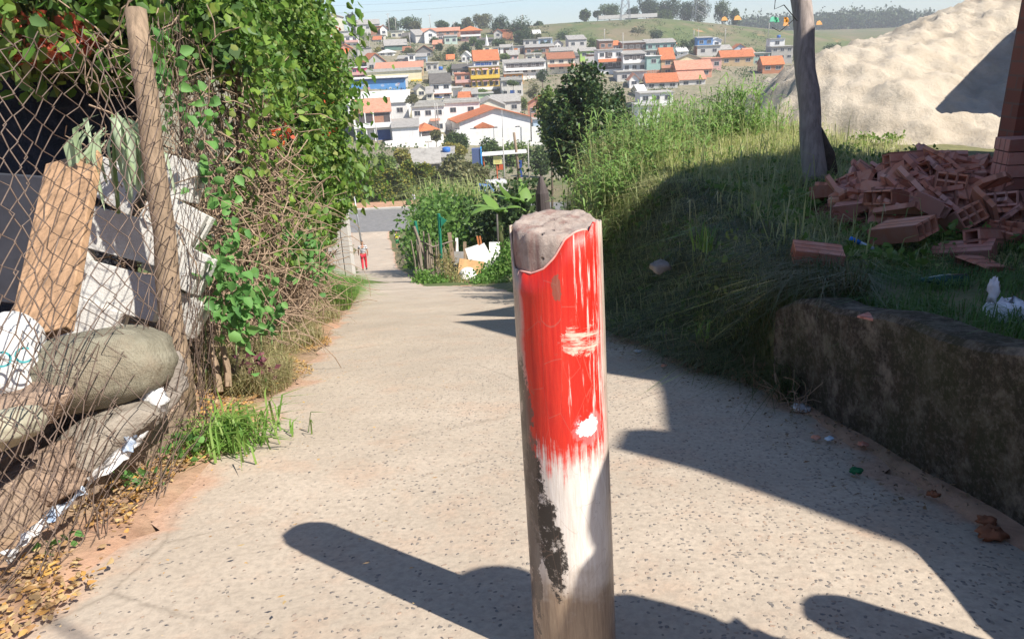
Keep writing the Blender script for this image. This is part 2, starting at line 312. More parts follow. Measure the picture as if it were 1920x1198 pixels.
# ------------------------------------------------------------ bollard
def bollard_geo():
    a = ray(1345, 6900); a = a/np.linalg.norm(a); top = dpt(1041, 416, 1.70); ax = -a
    s = np.linspace(.8, 1.4, 400); q = top[None]-ax[None]*s[:, None]; H = s[np.argmax(q[:, 2] < G(q[:, 0], q[:, 1])+.0)]
    return top, ax, float(H)
BT, BA, BH = bollard_geo(); BB = BT-BA*BH
def zpix(py):
    s = np.linspace(0, 1.6, 800); q = BT[None]-BA[None]*s[:, None]-np.array([0, .1, 0]); d = q@fw; yy = 599-F*(q@up)/d; return BH-float(np.interp(py, yy, s))
def bollard_mat():
    t = NT('painted_pipe'); g = t.co(); s = t.n('ShaderNodeSeparateXYZ'); t.set(s.inputs[0], g); u = t.ma('DIVIDE', s.outputs[0], .105); z = s.outputs[2]
    fine = t.noise(30, 8, g, .75); streak = t.noise(9, 7, t.mp(g, (12, 12, .55)), .7); med = t.noise(14, 5, g, .6); streak2 = t.noise(16, 6, t.mp(g, (9, 9, .7)), .75)
    jit = t.ma('MULTIPLY', t.ma('SUBTRACT', med, .5), .16); js = t.ma('MULTIPLY', t.ma('SUBTRACT', streak, .5), .22)
    def ell(u0, z0, ru, rz, soft=.25, tilt=0.):
        uu = t.ma('SUBTRACT', u, u0); zz = t.ma('SUBTRACT', z, z0)
        if tilt: uu = t.ma('ADD', uu, t.ma('MULTIPLY', zz, tilt))
        d = t.ma('ADD', t.ma('POWER', t.ma('ABSOLUTE', t.ma('DIVIDE', uu, ru)), 2.), t.ma('POWER', t.ma('ABSOLUTE', t.ma('DIVIDE', zz, rz)), 2.))
        d = t.ma('ADD', d, t.ma('MULTIPLY', t.ma('SUBTRACT', t.noise(22, 8, g, .8), .5), 5.)); d = t.ma('ADD', d, t.ma('MULTIPLY', t.ma('SUBTRACT', med, .5), 2.2)); d = t.ma('ADD', d, t.ma('MULTIPLY', t.ma('SUBTRACT', fine, .5), 1.4)); return t.ramp(d, (.8, 1.), (.8+soft, 0.))
    cream = t.mix(t.ramp(streak2, (.35, .0), (.7, .7)), (.74, .70, .65), (.54, .45, .37))
    brown = t.mix(t.ramp(streak2, (.3, 0.), (.7, 1.)), (.42, .32, .22), (.22, .155, .11))
    zb = t.ma('ADD', z, t.ma('MULTIPLY', jit, 1.6))
    lo = t.ramp(zb, (zpix(1150), 1.), (zpix(1060), 0.))
    base = t.mix(lo, cream, brown)
    red = t.mix(t.ramp(streak, (.3, 0.), (.72, 1.)), (.52, .012, .010), (.72, .045, .022)); red = t.mix(t.ramp(t.noise(5, 5, g, .7), (.5, 0.), (.8, .5)), red, (.40, .03, .02))
    redz = t.ramp(t.ma('ADD', t.ma('ADD', z, t.ma('MULTIPLY', js, 1.4)), t.ma('MULTIPLY', t.ma('SUBTRACT', fine, .5), .12)), (zpix(900), 0.), (zpix(850), 1.))
    scratch = t.ramp(t.ma('ADD', streak, t.ma('MULTIPLY', t.ma('SUBTRACT', u, .2), .16)), (.60, 0.), (.66, 1.))
    rk = t.ma('MULTIPLY', redz, t.ma('SUBTRACT', 1., t.ma('MULTIPLY', scratch, .8)))
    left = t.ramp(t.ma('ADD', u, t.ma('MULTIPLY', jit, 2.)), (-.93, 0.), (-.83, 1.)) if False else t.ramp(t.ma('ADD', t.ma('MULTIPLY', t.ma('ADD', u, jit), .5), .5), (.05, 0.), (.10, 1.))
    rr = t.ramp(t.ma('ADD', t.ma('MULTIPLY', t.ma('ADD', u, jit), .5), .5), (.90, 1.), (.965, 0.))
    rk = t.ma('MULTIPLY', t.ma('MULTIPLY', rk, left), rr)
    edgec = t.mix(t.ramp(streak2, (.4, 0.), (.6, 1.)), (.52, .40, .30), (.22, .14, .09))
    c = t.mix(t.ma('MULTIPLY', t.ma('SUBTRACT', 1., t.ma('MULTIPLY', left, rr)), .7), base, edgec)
    c = t.mix(rk, c, red)
    c = t.mix(t.ma('MULTIPLY', ell(.42, zpix(650), .42, .035, .5), t.ramp(t.noise(18, 6, t.mp(g, (1, 1, 5)), .7), (.42, 1.), (.56, 0.))), c, (.60, .50, .40))
    c = t.mix(t.ma('MULTIPLY', ell(-.1, zpix(552), .10, .03, .3), .8), c, (.22, .09, .06))
    c = t.mix(t.ma('MULTIPLY', ell(.45, zpix(818), .34, .040, .9), .45), c, (.74, .24, .24))
    c = t.mix(ell(.42, zpix(812), .24, .026, .1), c, (.88, .86, .86))
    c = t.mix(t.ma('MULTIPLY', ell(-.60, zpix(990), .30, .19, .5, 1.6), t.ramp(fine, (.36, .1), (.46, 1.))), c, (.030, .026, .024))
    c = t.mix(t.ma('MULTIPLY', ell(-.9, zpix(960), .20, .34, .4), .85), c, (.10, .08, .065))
    c = t.mix(t.ramp(t.vor(30, t.mp(g, (1, 1, .25), (0, .5, .3)), 'DISTANCE_TO_EDGE'), (.0, .35), (.012, 0.)), c, (.30, .20, .15))
    c = t.mix(t.ramp(t.noise(8, 8, g, .8), (.60, 0.), (.68, .55)), c, (.20, .13, .09))
    return t.fin(c, t.ramp(t.noise(12, 4), (.4, .28), (.7, .5)), t.bump(t.ma('ADD', streak, t.ma('MULTIPLY', fine, .6)), .35, .004), .45)
bol = thing('bollard', 'thick leaning pipe bollard painted red over scuffed white, filled with rough concrete', 'bollard', V3(BB))
bol.rotation_euler = Vector(BA).to_track_quat('Z', 'Y').to_euler()
bol.rotation_euler = (Vector((0, 0, 1)).rotation_difference(Vector(BA))).to_euler()
def rim(u, front):
    if not front: return BH-.004
    return lin(u, [(-1, BH-.012), (-.97, zpix(515)), (-.85, zpix(521)), (-.6, zpix(524)), (-.35, zpix(515)), (-.12, zpix(495)), (.12, zpix(462)), (.35, zpix(450)), (.55, zpix(447)), (.66, zpix(452)), (.74, zpix(432)), (.88, zpix(428)), (1, BH-.004)])
q = LB(); n = 72; NZ = 24
for r_, inner in ((.105, 0), (.1005, 1)):
    for j in range(n):
        th = 2*math.pi*j/n; x = math.cos(th); y = math.sin(th); zt = rim(x, y < -.02)+(.002*math.sin(j*2.3))
        for i in range(NZ): zz = -.25+(zt+.25)*i/(NZ-1); k_ = 1+.004*math.sin(zz*9+th*3); q.v.append((x*r_*k_, y*r_*k_, zz))
o1 = n*NZ
for j in range(n):
    j2 = (j+1) % n
    for i in range(NZ-1):
        q.f.append((j*NZ+i, j2*NZ+i, j2*NZ+i+1, j*NZ+i+1)); q.f.append((o1+j*NZ+i+1, o1+j2*NZ+i+1, o1+j2*NZ+i, o1+j*NZ+i))
    q.f.append((j*NZ+NZ-1, j2*NZ+NZ-1, o1+j2*NZ+NZ-1, o1+j*NZ+NZ-1))
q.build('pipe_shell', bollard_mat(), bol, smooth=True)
t = NT('core_concrete'); g = t.co(); n1 = t.noise(26, 8, g, .75); v = t.vor(34, g); ho = t.ramp(v, (.10, 1.), (.2, 0.)); pick = t.n('ShaderNodeSeparateColor'); t.set(pick.inputs[0], t.vor(34, g, out=1)); ho = t.ma('MULTIPLY', ho, t.ma('GREATER_THAN', pick.outputs[0], .62))
sz = t.n('ShaderNodeSeparateXYZ'); t.set(sz.inputs[0], g); drip = t.noise(22, 5, t.mp(g, (1, 1, .12)), .7)
c = t.mix(t.ramp(n1, (.35, 0.), (.62, 1.)), (.25, .195, .165), (.40, .335, .29)); c = t.mix(t.ramp(drip, (.5, 0.), (.62, .55)), c, (.20, .085, .07)); tp = t.ramp(sz.outputs[2], (BH-.03, 0.), (BH-.012, 1.))
c = t.mix(t.ma('MULTIPLY', tp, .75), c, t.mix(n1, (.46, .38, .32), (.66, .58, .50))); c = t.mix(t.ma('MULTIPLY', ho, .8), c, (.08, .055, .045))
CORE = t.fin(c, .75, t.bump(t.ma('SUBTRACT', t.ma('MULTIPLY', n1, 1.), t.ma('MULTIPLY', ho, 2.)), .8, .006), .4)
q = LB(); n = 64; rings = 12; rr_ = lambda j: .1003+.0018*math.sin(j*1.9)+.0012*math.sin(j*.7)
for i in range(10):
    for j in range(n): th = 2*math.pi*j/n; rd = min(rr_(j), .1004) if i < 7 else rr_(j)*(1-.0035*(i-7)**2); q.v.append((rd*math.cos(th), rd*math.sin(th), BH-.22+.21*i/9-.012*math.sin(th)**1*(-1)*(i/9)+.003*random.random()))
def topz(x, y): return BH+.0+y*.22+.0028*math.sin(x*48+1)*math.cos(y*55)+.0018*math.sin(x*130)*math.sin(y*117)
for i in range(1, rings+1):
    f_ = 1-i/rings
    for j in range(n): th = 2*math.pi*j/n; rd = .0975*f_**.8; x, y = rd*math.cos(th), rd*math.sin(th); q.v.append((x, y, topz(x, y)+random.uniform(-.0018, .0018)*(f_ > .05)))
for i in range(10+rings-1):
    for j in range(n): q.f.append((i*n+j, i*n+(j+1) % n, (i+1)*n+(j+1) % n, (i+1)*n+j))
q.build('concrete_core', CORE, bol, smooth=True)
# raised plastic lip round the broken rim
q = LB(); q.tube([(u*.1035, -.1035*math.sqrt(max(0, 1-u*u)), rim(u, True)+.001) for u in np.linspace(-.86, .62, 30)], [.0012]+[.0024]*28+[.001], 6); q.build('rim_lip', simple('torn_pipe_edge', (.80, .42, .36), 30, .25, .4, 0), bol, smooth=True)

# a twin bollard to the right, outside the picture: only its shadow shows
T2 = Vector((1.74, .85, 0)); T2.z = float(G(T2.x-.2, T2.y))
tb = thing('bollard', 'second painted pipe bollard beside the retaining wall', 'bollard', T2)
for ch in list(bol.children):
    cc = ch.copy(); COL.objects.link(cc); cc.parent = tb
tb.rotation_euler = bol.rotation_euler

# ------------------------------------------------------------ retaining wall on the right
t = NT('mossy_concrete'); g = t.co(); n1 = t.noise(7, 8, g, .75); n2 = t.noise(2.2, 5, g, .7); nd = t.noise(14, 6, t.mp(g, (1, 1, .25)), .7)
c = t.mix(t.ramp(n1, (.48, 0.), (.62, 1.)), (.055, .045, .034), (.30, .26, .21)); c = t.mix(t.ramp(n2, (.4, 0.), (.62, .75)), c, (.06, .065, .03)); c = t.mix(t.ramp(nd, (.5, 0.), (.7, .6)), c, (.10, .07, .045))
c = t.mix(t.ramp(t.noise(45, 6, g, .8), (.5, 0.), (.7, .6)), c, (.34, .30, .25)); MOSS = t.fin(c, .95, t.bump(t.ma('ADD', n1, t.noise(30, 6, g, .8)), 1., .025))
wy = np.arange(-2, 4.15, .2); q = MB()
for i, y in enumerate(wy):
    xi = float(lin(y, XR))-.0+.01*math.sin(y*9); zt = float(lin(y, TZ))+.03+.015*math.sin(y*7)-(.10 if y > 3.7 else 0)*(y-3.7)/.3; zb = float(path_g(y))-.3
    q.v += [(xi+.02, y, zb), (xi, y, zt-.025), (xi+.025, y, zt), (xi+.17, y, zt+.005), (xi+.20, y, zt-.03), (xi+.20, y, zb)]
for i in range(len(wy)-1):
    for j in range(5): q.f.append((i*6+j, (i+1)*6+j, (i+1)*6+j+1, i*6+j+1))
q.f.append(tuple(range(6))); q.f.append(tuple((len(wy)-1)*6+j for j in range(6))[::-1])
tag(q.build('retaining_wall', MOSS, origin=gp(1.6, 2)), 'low mossy stained concrete retaining wall along the right edge of the lane', 'wall')

# ------------------------------------------------------------ unfinished brick building, only its corner in the frame
bld = thing('unfinished_brick_building', 'unfinished hollow brick building whose corner shows at the right edge', 'building', gp(4.6, 6.2))
def poly_wall(pl, a, b, base, pts, th=.14):
    """vertical wall standing over the ground line a->b with a stepped outline pts [(s, z)]"""
    q = MB(); a = np.array(a); b = np.array(b); d = b-a; L = np.linalg.norm(d); d = d/L; nrm = np.array([d[1], -d[0]])
    fr = [(a[0]+d[0]*s, a[1]+d[1]*s, z) for s, z in pts]; bk = [(x+nrm[0]*th, y+nrm[1]*th, z) for x, y, z in fr]; n = len(fr)
    q.v = fr+bk; q.f = [tuple(range(n)), tuple(range(n, 2*n))[::-1]]+[(i, (i+1) % n, n+(i+1) % n, n+i) for i in range(n)]
    return q
# wall along the lane (x = 4): its top edge, with a gap, throws the shadow on the lane
q = poly_wall(0, (4.0, -.38), (4.0, 5.4), 0, [(0, -1.2), (0, 2.42), (.4, 2.40), (.8, 2.95), (.92, 3.3), (1.25, 3.12), (1.22, 2.9), (2.45, 2.42), (2.62, 2.70), (3.8, 2.95), (4.9, 3.5), (5.1, 3.72), (5.6, 2.7), (5.78, 2.4), (5.78, -1.9)])
q.build('lane_wall', BRICKR, bld)
SH = SUN
def backproj(p, a, b):
    a = np.array(a); b = np.array(b); d = (b-a)/np.linalg.norm(b-a); nn = np.array([d[1], -d[0]]); tt = ((a-p[:2])@nn)/(SH[:2]@nn); q_ = p+SH*tt; return float((q_[:2]-a)@d), float(q_[2])
A2, B2 = (4.75, 6.2), (10.6, 14.1)
pts = []
for px, py in [(1180, 400), (1200, 372), (1235, 350), (1290, 328), (1400, 308), (1500, 294), (1640, 290)]:
    r_ = ray(px, py); yy = np.linspace(4, 14, 600); tzv = lin(yy, TZ); k_ = np.argmax(r_[2]/r_[1]*yy <= tzv); p = r_/r_[1]*yy[k_]; pts.append(backproj(p, A2, B2))
for px, py in [(1760, 286), (1900, 288)]:
    r_ = ray(px, py); yy = np.linspace(4, 14, 600); k_ = np.argmax(r_[2]/r_[1]*yy <= lin(yy, TZ)); pts.append(backproj(r_/r_[1]*yy[k_], A2, B2))
SHPTS = sorted(pts); 
q = poly_wall(0, A2, B2, 0, [(0, -2)]+[(0, 3.4)]+[(max(.05, s), z) for s, z in SHPTS]+[(max(9.3, SHPTS[-1][0]+.1), SHPTS[-1][1]), (max(9.3, SHPTS[-1][0]+.1), -2.2)])
q.build('side_wall', BRICKR, bld)  # unseen wall, its top cut so that its shadow ends along the bank
q = poly_wall(0, (4.0, 5.35), A2, 0, [(0, -2.0), (0, 3.6), (1.2, 3.4), (1.2, -2.0)]); q.build('shadow_gap_wall', BRICKR, bld)  # unseen wall added to stop sun passing between the other two

# ------------------------------------------------------------ people
SKIN = simple('brown_skin', (.36, .19, .12), 5, .1, .6, 0)
def add_skin_layer(me): 
    import bmesh
    bm = bmesh.new(); bm.from_mesh(me); bm.verts.layers.skin.verify(); bm.to_mesh(me); bm.free()
def skin_fig(name, joints, bones, mat, parent, root=0, sub=1):
    me = bpy.data.meshes.new(name); me.from_pydata([j[0] for j in joints], bones, []); me.update(); add_skin_layer(me)
    o = bpy.data.objects.new(name, me); COL.objects.link(o); o.parent = parent
    for i, sv in enumerate(me.skin_vertices[0].data):
        r = joints[i][1]; sv.radius = (r, r) if not isinstance(r, tuple) else r; sv.use_root = (i == root)
    s = o.modifiers.new('skin', 'SKIN'); s.use_smooth_shade = True
    u_ = o.modifiers.new('sub', 'SUBSURF'); u_.levels = u_.render_levels = sub; me.materials.append(mat); return o
def person(label, loc, rz, h, shirt, pants, hair, step=.18, lean=0., longp=True, arms='walk', group=None, hands_detail=False):
    """a walking figure facing local +y, feet at z = 0"""
    root = thing('person', label, 'person', loc, group, rz); k = h/1.75
    def S(x, y, z): return ((x*k), (y+lean*max(0, z-.9))*k, z*k)
    J = {}; st = step
    J['pel'] = (S(0, 0, .95), (.13*k, .10*k)); J['wai'] = (S(0, 0, 1.1), (.125*k, .09*k)); J['che'] = (S(0, 0, 1.32), (.15*k, .10*k)); J['nec'] = (S(0, .01, 1.47), .055*k); J['nk2'] = (S(0, .02, 1.54), .055*k)
    J['hea'] = (S(0, .035, 1.63), (.078*k, .088*k)); J['cro'] = (S(0, .02, 1.71), (.06*k, .07*k))
    for s, n_ in ((-1, 'l'), (1, 'r')):
        f = st*s
        J['hip'+n_] = (S(.09*s, 0, .90), .088*k); J['kne'+n_] = (S(.10*s, f*.55+.03, .50), .056*k); J['cal'+n_] = (S(.10*s, f*.7-.01, .33), .054*k); J['ank'+n_] = (S(.10*s, f-.06*(f < 0), .09+.05*(f < 0)), .036*k); J['toe'+n_] = (S(.12*s, f+.13, .035), .035*k)
        J['sho'+n_] = (S(.185*s, 0, 1.42), .058*k)
        if arms == 'walk':
            J['elb'+n_] = (S(.25*s, -f*.6-.03, 1.15), .042*k); J['wri'+n_] = (S(.25*s, -f*1.1+.06, .93), .028*k); J['han'+n_] = (S(.245*s, -f*1.2+.08, .84), (.036*k, .02*k))
        elif arms == 'up':
            J['elb'+n_] = (S(.27*s, .16, 1.24), .042*k); J['wri'+n_] = (S(.13*s, .33, 1.45), .028*k); J['han'+n_] = (S(.09*s, .35, 1.53), (.036*k, .02*k))
    names = list(J); ix = {n_: i for i, n_ in enumerate(names)}
    B = [('pel', 'wai'), ('wai', 'che'), ('che', 'nec'), ('nec', 'nk2'), ('nk2', 'hea'), ('hea', 'cro')]
    for n_ in 'lr': B += [('pel', 'hip'+n_), ('hip'+n_, 'kne'+n_), ('kne'+n_, 'cal'+n_), ('cal'+n_, 'ank'+n_), ('ank'+n_, 'toe'+n_), ('che', 'sho'+n_), ('sho'+n_, 'elb'+n_), ('elb'+n_, 'wri'+n_), ('wri'+n_, 'han'+n_)]
    extra = []
    for n_, s in (('l', -1), ('r', 1)):
        hp = Vector(J['han'+n_][0]); wp = Vector(J['wri'+n_][0]); d = (hp-wp).normalized(); side = Vector((1, 0, 0)) if abs(d.x) < .8 else Vector((0, 1, 0)); pl = d.cross(side).normalized()
        for fi in range(4):
            a = hp+pl*(fi-1.5)*.017*k; ln = (.075, .085, .08, .062)[fi]*k; m1 = a+d*ln*.5; m2 = m1+(d+side*-s*.6).normalized()*ln*.5
            extra += [(n_, a, m1, m2)]
        extra += [(n_, wp+d*.03*k, wp+d*.05*k+pl*-.04*k, wp+d*.09*k+pl*-.05*k)]
    JJ = [J[n_] for n_ in names]; BBn = [(ix[a], ix[b_]) for a, b_ in B]
    if hands_detail:
        for n_, a, m1, m2 in extra:
            i0 = len(JJ); JJ += [(tuple(a), .009*k), (tuple(m1), .0085*k), (tuple(m2), .007*k)]; BBn += [(ix['han'+n_], i0), (i0, i0+1), (i0+1, i0+2)]
    body = skin_fig('body', JJ, BBn, SKIN, root)
    def sub(nm, keys, mat, grow, tweak={}):
        jj = []
        for a in keys:
            p, r_ = J[a]; r_ = r_ if isinstance(r_, tuple) else (r_, r_); p = tweak.get(a, p); jj.append((p, (r_[0]+grow*k, r_[1]+grow*k)))
        id_ = {a: i for i, a in enumerate(keys)}; return skin_fig(nm, jj, [(id_[a], id_[b_]) for a, b_ in B if a in id_ and b_ in id_], mat, root)
    lk = lambda a, b_, t_: tuple(Vector(J[a][0]).lerp(Vector(J[b_][0]), t_))
    sub('shirt', ['pel', 'wai', 'che', 'nec', 'shol', 'shor', 'elbl', 'elbr'], shirt, .018, {'elbl': lk('shol', 'elbl', .75), 'elbr': lk('shor', 'elbr', .75), 'nec': lk('nec', 'che', .35)})
    if longp: sub('trousers', ['pel', 'hipl', 'hipr', 'knel', 'kner', 'call', 'calr', 'ankl', 'ankr'], pants, .02)
    else: sub('shorts', ['pel', 'hipl', 'hipr', 'knel', 'kner'], pants, .03, {'knel': lk('hipl', 'knel', .9), 'kner': lk('hipr', 'kner', .9)})
    skin_fig('hair', [(J['hea'][0][:2]+(J['hea'][0][2]+.035*k,), (.083*k, .085*k)), (J['cro'][0][:2]+(J['cro'][0][2]+.005*k,), (.064*k, .07*k))], [(0, 1)], hair, root)
    q = LB()   # face: eyes, nose, mouth, ears; and shoes
    hx, hy, hz = J['hea'][0]
    f_ = LB()
    for s in (-1, 1): f_ = LB(); f_.box((hx+s*.03*k, hy+.075*k, hz+.012*k), (.018*k, .01*k, .008*k)); f_.build('eye', simple('dark_eye', (.03, .02, .02), 5, 0, .4, 0), root)
    f_ = LB(); f_.tube([(hx, hy+.072*k, hz+.012*k), (hx, hy+.098*k, hz-.022*k)], [.006*k, .012*k]); f_.build('nose', SKIN, root, smooth=True)
    f_ = LB(); f_.box((hx, hy+.07*k, hz-.05*k), (.045*k, .012*k, .009*k)); f_.build('mouth', simple('lips', (.3, .1, .08), 5, 0, .5, 0), root)
    for s in (-1, 1):
        f_ = LB(); f_.box((hx+s*.083*k, hy-.01*k, hz), (.014*k, .03*k, .05*k)); f_.build('ear', SKIN, root, bevel=.004)
    for n_ in 'lr':
        f_ = LB(); a = J['ank'+n_][0]; b_ = J['toe'+n_][0]; f_.tube([(a[0], a[1]-.04*k, b_[2]+.005), (a[0], a[1]+.05*k, b_[2]+.008), b_, (b_[0], b_[1]+.03*k, b_[2]-.01*k)], [.042*k, .048*k, .044*k, .02*k], 8); f_.build('shoe', simple('dark_shoe', (.06, .05, .05), 9, .2), root, smooth=True)
    return root
t = NT('striped_cotton'); g = t.co(); wv = t.wave(3.1, g, .2, 'Z'); STRIPE = t.fin(t.ramp(wv, (.48, (.72, .72, .72)), (.56, (.05, .06, .09))), .9)
BLACKHAIR = simple('black_hair', (.015, .012, .01), 30, .3, .5, .3)
p = dpt(684, 503, 45); person('person in black and white striped shirt and red trousers walking down the lane', (p[0], p[1], float(path_g(p[1]))), R(12), 1.85, STRIPE, simple('red_cotton', (.62, .04, .06), 8, .2), BLACKHAIR, .13)
p = dpt(746, 462, 62); per2 = person('person in pale shirt and green shorts with a yellow backpack, near the road', (p[0], p[1], float(path_g(p[1]))), R(15), 1.5, simple('pale_grey_cotton', (.62, .62, .66), 8, .1), simple('green_cotton', (.04, .22, .08), 8, .2), BLACKHAIR, .16, .22, False)
bp_ = LB(); bp_.box((-.03, -.12, 1.16), (.26, .14, .34)); bp_.build('backpack', simple('yellow_nylon', (.62, .58, .06), 12, .3), per2, bevel=.05)
p = dpt(778, 388, 95); person('person in lilac dress with long dark hair, by the hedge across the road', (p[0], p[1], -18.76), R(205), 1.6, simple('lilac_cotton', (.55, .53, .72), 8, .1), simple('lilac_cotton', (.55, .53, .72)), simple('dark_brown_hair', (.05, .03, .02), 30, .3, .5, .3), .1, 0, False, 'up')
bag = MB(); p = dpt(766, 387, 95); bag.tube([(p[0], p[1], -18.75), (p[0], p[1], -18.5), (p[0]+.1, p[1], -18.2), (p[0]+.1, p[1], -17.95)], [.3, .38, .25, .06], 9); tag(bag.build('rubbish_bag', simple('black_plastic', (.02, .02, .022), 9, .3, .35, .8, .03), origin=(p[0], p[1], -18.76), smooth=True), 'black rubbish bag on the dirt pavement at the foot of the hedge', 'bag')
# the person whose shadow reaches the foot of the bollard stands just outside the frame
pq = person('person in dark clothes and brimmed hat standing beside the lane', (1.23, .89, float(G(1.23, .89))), R(15), 1.72, simple('navy_cotton', (.04, .05, .09)), simple('blue_denim', (.06, .09, .16)), BLACKHAIR, .06, 0, True, 'walk', None, True)
hq = LB(); hq.tube([(0, .02, 1.66), (0, .02, 1.672), (0, .02, 1.68), (0, .02, 1.73), (0, .02, 1.76), (0, .02, 1.775)], [.15, .145, .10, .095, .075, .02], 20); hq.build('hat', simple('dark_felt', (.05, .045, .04), 9), pq, smooth=True)

# ------------------------------------------------------------ left side: rubble yard behind the chain-link fence
def loc_at(px, py, d): return V3(dpt(px, py, d))
# wooden fence post
post = thing('fence_post', 'rough leaning wooden fence post holding up the chain-link mesh', 'post', loc_at(338, 700, 3.88))
a, b_ = loc_at(345, 770, 3.88), loc_at(256, 20, 3.78)
q = MB(); q.tube([a.lerp(b_, i/9)+Vector((.008*math.sin(i*2), .01*math.cos(i*1.3), 0)) for i in range(10)], [.063, .062, .06, .063, .058, .06, .056, .058, .056, .054], 8); q.build('trunk', WOOD, post, smooth=True)
# chain-link fence sheet defined by world corner points (s along, h up)
RUST = simple('rusty_wire', (.15, .105, .08), 30, .4, .6, 0, spec=.5)
bot = [(-.5, loc_at(-160, 1230, 2.15)), (0, loc_at(10, 1135, 2.34)), (.3, loc_at(130, 1070, 2.62)), (.6, loc_at(255, 985, 2.95)), (.85, loc_at(325, 890, 3.3)), (1., loc_at(378, 800, 3.7)), (1.3, loc_at(395, 720, 4.9)), (1.9, loc_at(440, 650, 6.4))]
topp = [(-.5, loc_at(-330, 40, 2.2)), (0, loc_at(0, 45, 2.75)), (.3, loc_at(75, 60, 3.1)), (.55, loc_at(160, 42, 3.5)), (.8, loc_at(235, 92, 3.6)), (1., loc_at(275, 60, 3.64)), (1.3, loc_at(345, -20, 4.9)), (1.9, loc_at(420, 30, 6.4))]
def ipt(T, s): ss = [a for a, _ in T]; return np.array([np.interp(s, ss, [b_[i] for _, b_ in T]) for i in range(3)])
def fence_pt(s, h):
    p = ipt(bot, s)*(1-h)+ipt(topp, s)*h
    p = p+np.array([.05*math.sin(h*math.pi)+.02*math.sin(s*9+h*5)+.03*max(0, 1-h*4)*math.sin(s*21), .018*math.sin(h*13+s*7), .022*math.sin(s*17+h*3)+.03*math.exp(-((s-.62)/.1)**2)*math.sin(h*16)*(h > .5)])
    return p
def chainlink(name, s0, s1, nw, nr, rad, label, dens=1.):
    q = MB()
    for i in range(nw):
        pts = []
        for j in range(nr+1):
            off = .5 if ((j+i) % 2 == 0) else -.5; s = s0+(s1-s0)*(i+.5+off*1.04)/nw; h = j/nr
            if j == nr: h += .02*rng.uniform(-1, 1)
            pts.append(Vector(fence_pt(s, h))+Vector(rng.normal(size=3)*.0035)+Vector((.004*(1 if j % 2 else -1), 0, 0)))
        q.tube(pts, rad, 4, False)
    return q.build(name, RUST, None, origin=tuple(bot[1][1]), smooth=True)
f1 = thing('chain_link_fence', 'rusty sagging chain-link mesh between the yard and the lane, in front of the concrete blocks', 'fence', bot[1][1])
q = chainlink('wire_mesh', -.35, 1.0, 25, 40, .0029, '')
q.parent = f1; q.location = (0, 0, 0)
def curl(name, s0, s1, nw, nr, par_):
    q = MB()
    for i in range(nw):
        pts = []
        for j in range(nr+1):
            off = .5 if ((j+i) % 2 == 0) else -.5; s = s0+(s1-s0)*(i+.5+off)/nw; h = .42*j/nr; p = fence_pt(s, h); o_ = .10*math.sin(j/nr*math.pi)+.03; pts.append(Vector(p)+Vector((.75, -.25, .05*math.sin(s*19)))*o_+Vector(rng.normal(size=3)*.006))
        q.tube(pts, .0022, 4, False)
    return q.build(name, RUST, par_, smooth=True)
curl('folded_mesh', -.3, 1.12, 24, 16, f1)
f2 = thing('chain_link_fence', 'rusty chain-link mesh beyond the wooden post, overgrown by the vines', 'fence', bot[5][1])
q = chainlink('wire_mesh', 1.0, 1.75, 40, 44, .0018, ''); q.parent = f2; q.location = tuple(Vector(bot[1][1])-Vector(bot[5][1]))
# cinder blocks
CB = simple('cinder_block', (.54, .53, .50), 22, .14, .95, .8, .006)
def cinder(px, py, d, rx, ry, rz, label, L=.39, H=.24, W=.13):
    o = thing('cinder_block', label, 'block', loc_at(px, py, d+.28), 'grey blocks stacked behind the fence'); o.rotation_euler = (rx, ry, rz)
    q = LB(); g_ = .03; w_ = W*.3
    prof = [(-L/2, -W/2), (L/2, -W/2), (L/2, -w_/2), (L/2-g_, -w_/2), (L/2-g_, w_/2), (L/2, w_/2), (L/2, W/2), (-L/2, W/2), (-L/2, w_/2), (-L/2+g_, w_/2), (-L/2+g_, -w_/2), (-L/2, -w_/2)]; n_ = len(prof)
    q.v = [(x, y, z) for z in (-H/2, H/2) for x, y in prof]; q.f = [tuple(range(n_))[::-1], tuple(range(n_, 2*n_))]+[(i, (i+1) % n_, n_+(i+1) % n_, n_+i) for i in range(n_)]
    m_ = q.build('cinder_block', CB, None, bevel=.005); m_.location = o.location; m_.rotation_euler = o.rotation_euler; tag(m_, label, 'block', 'grey blocks stacked behind the fence'); bpy.data.objects.remove(o); return m_
cbl = [(322, 330, 4.25, 'top block of the stack, right beside the post'), (330, 415, 4.2, 'second block down, right of the post'), (338, 495, 4.15, 'third block down, right of the post'),
       (245, 445, 4.0, 'block left of the post, under the drooping pale plant'), (240, 548, 3.9, 'wide block left of the post, above the big sack'), (150, 520, 4.0, 'narrow block standing between the plank and the stack'), (165, 605, 3.85, 'lowest block, half hidden by the big sack'),
       (225, 350, 4.4, 'shaded block behind the drooping pale plant'), (330, 575, 4.2, 'shaded brown-grey block at the foot of the stack')]
for i, (px, py, d, l) in enumerate(cbl):
    vert = l.startswith('narrow')
    cinder(px, py, d, R(-24+rng.uniform(-6, 6)), R(22+rng.uniform(-9, 9)) if not vert else R(70), R(rng.uniform(-22, -4)), 'grey concrete '+l, L=.44 if 'wide' in l or i == 3 else .36)
# leaning plank
q = MB(); a, b_ = loc_at(75, 632, 3.3), loc_at(140, 300, 3.9); d = (b_-a).normalized(); sx = Vector((1, -.25, 0)); sx = (sx-d*sx.dot(d)).normalized(); rot = Matrix((sx, d.cross(sx), d)).transposed()
q.box((a+b_)/2, (.29, .05, (b_-a).length), rot); tag(q.build('plank', wood('orange_stained_plank', (.46, .29, .17), 3), origin=a, bevel=.006), 'thick orange-brown plank leaning upright left of the blocks', 'plank')
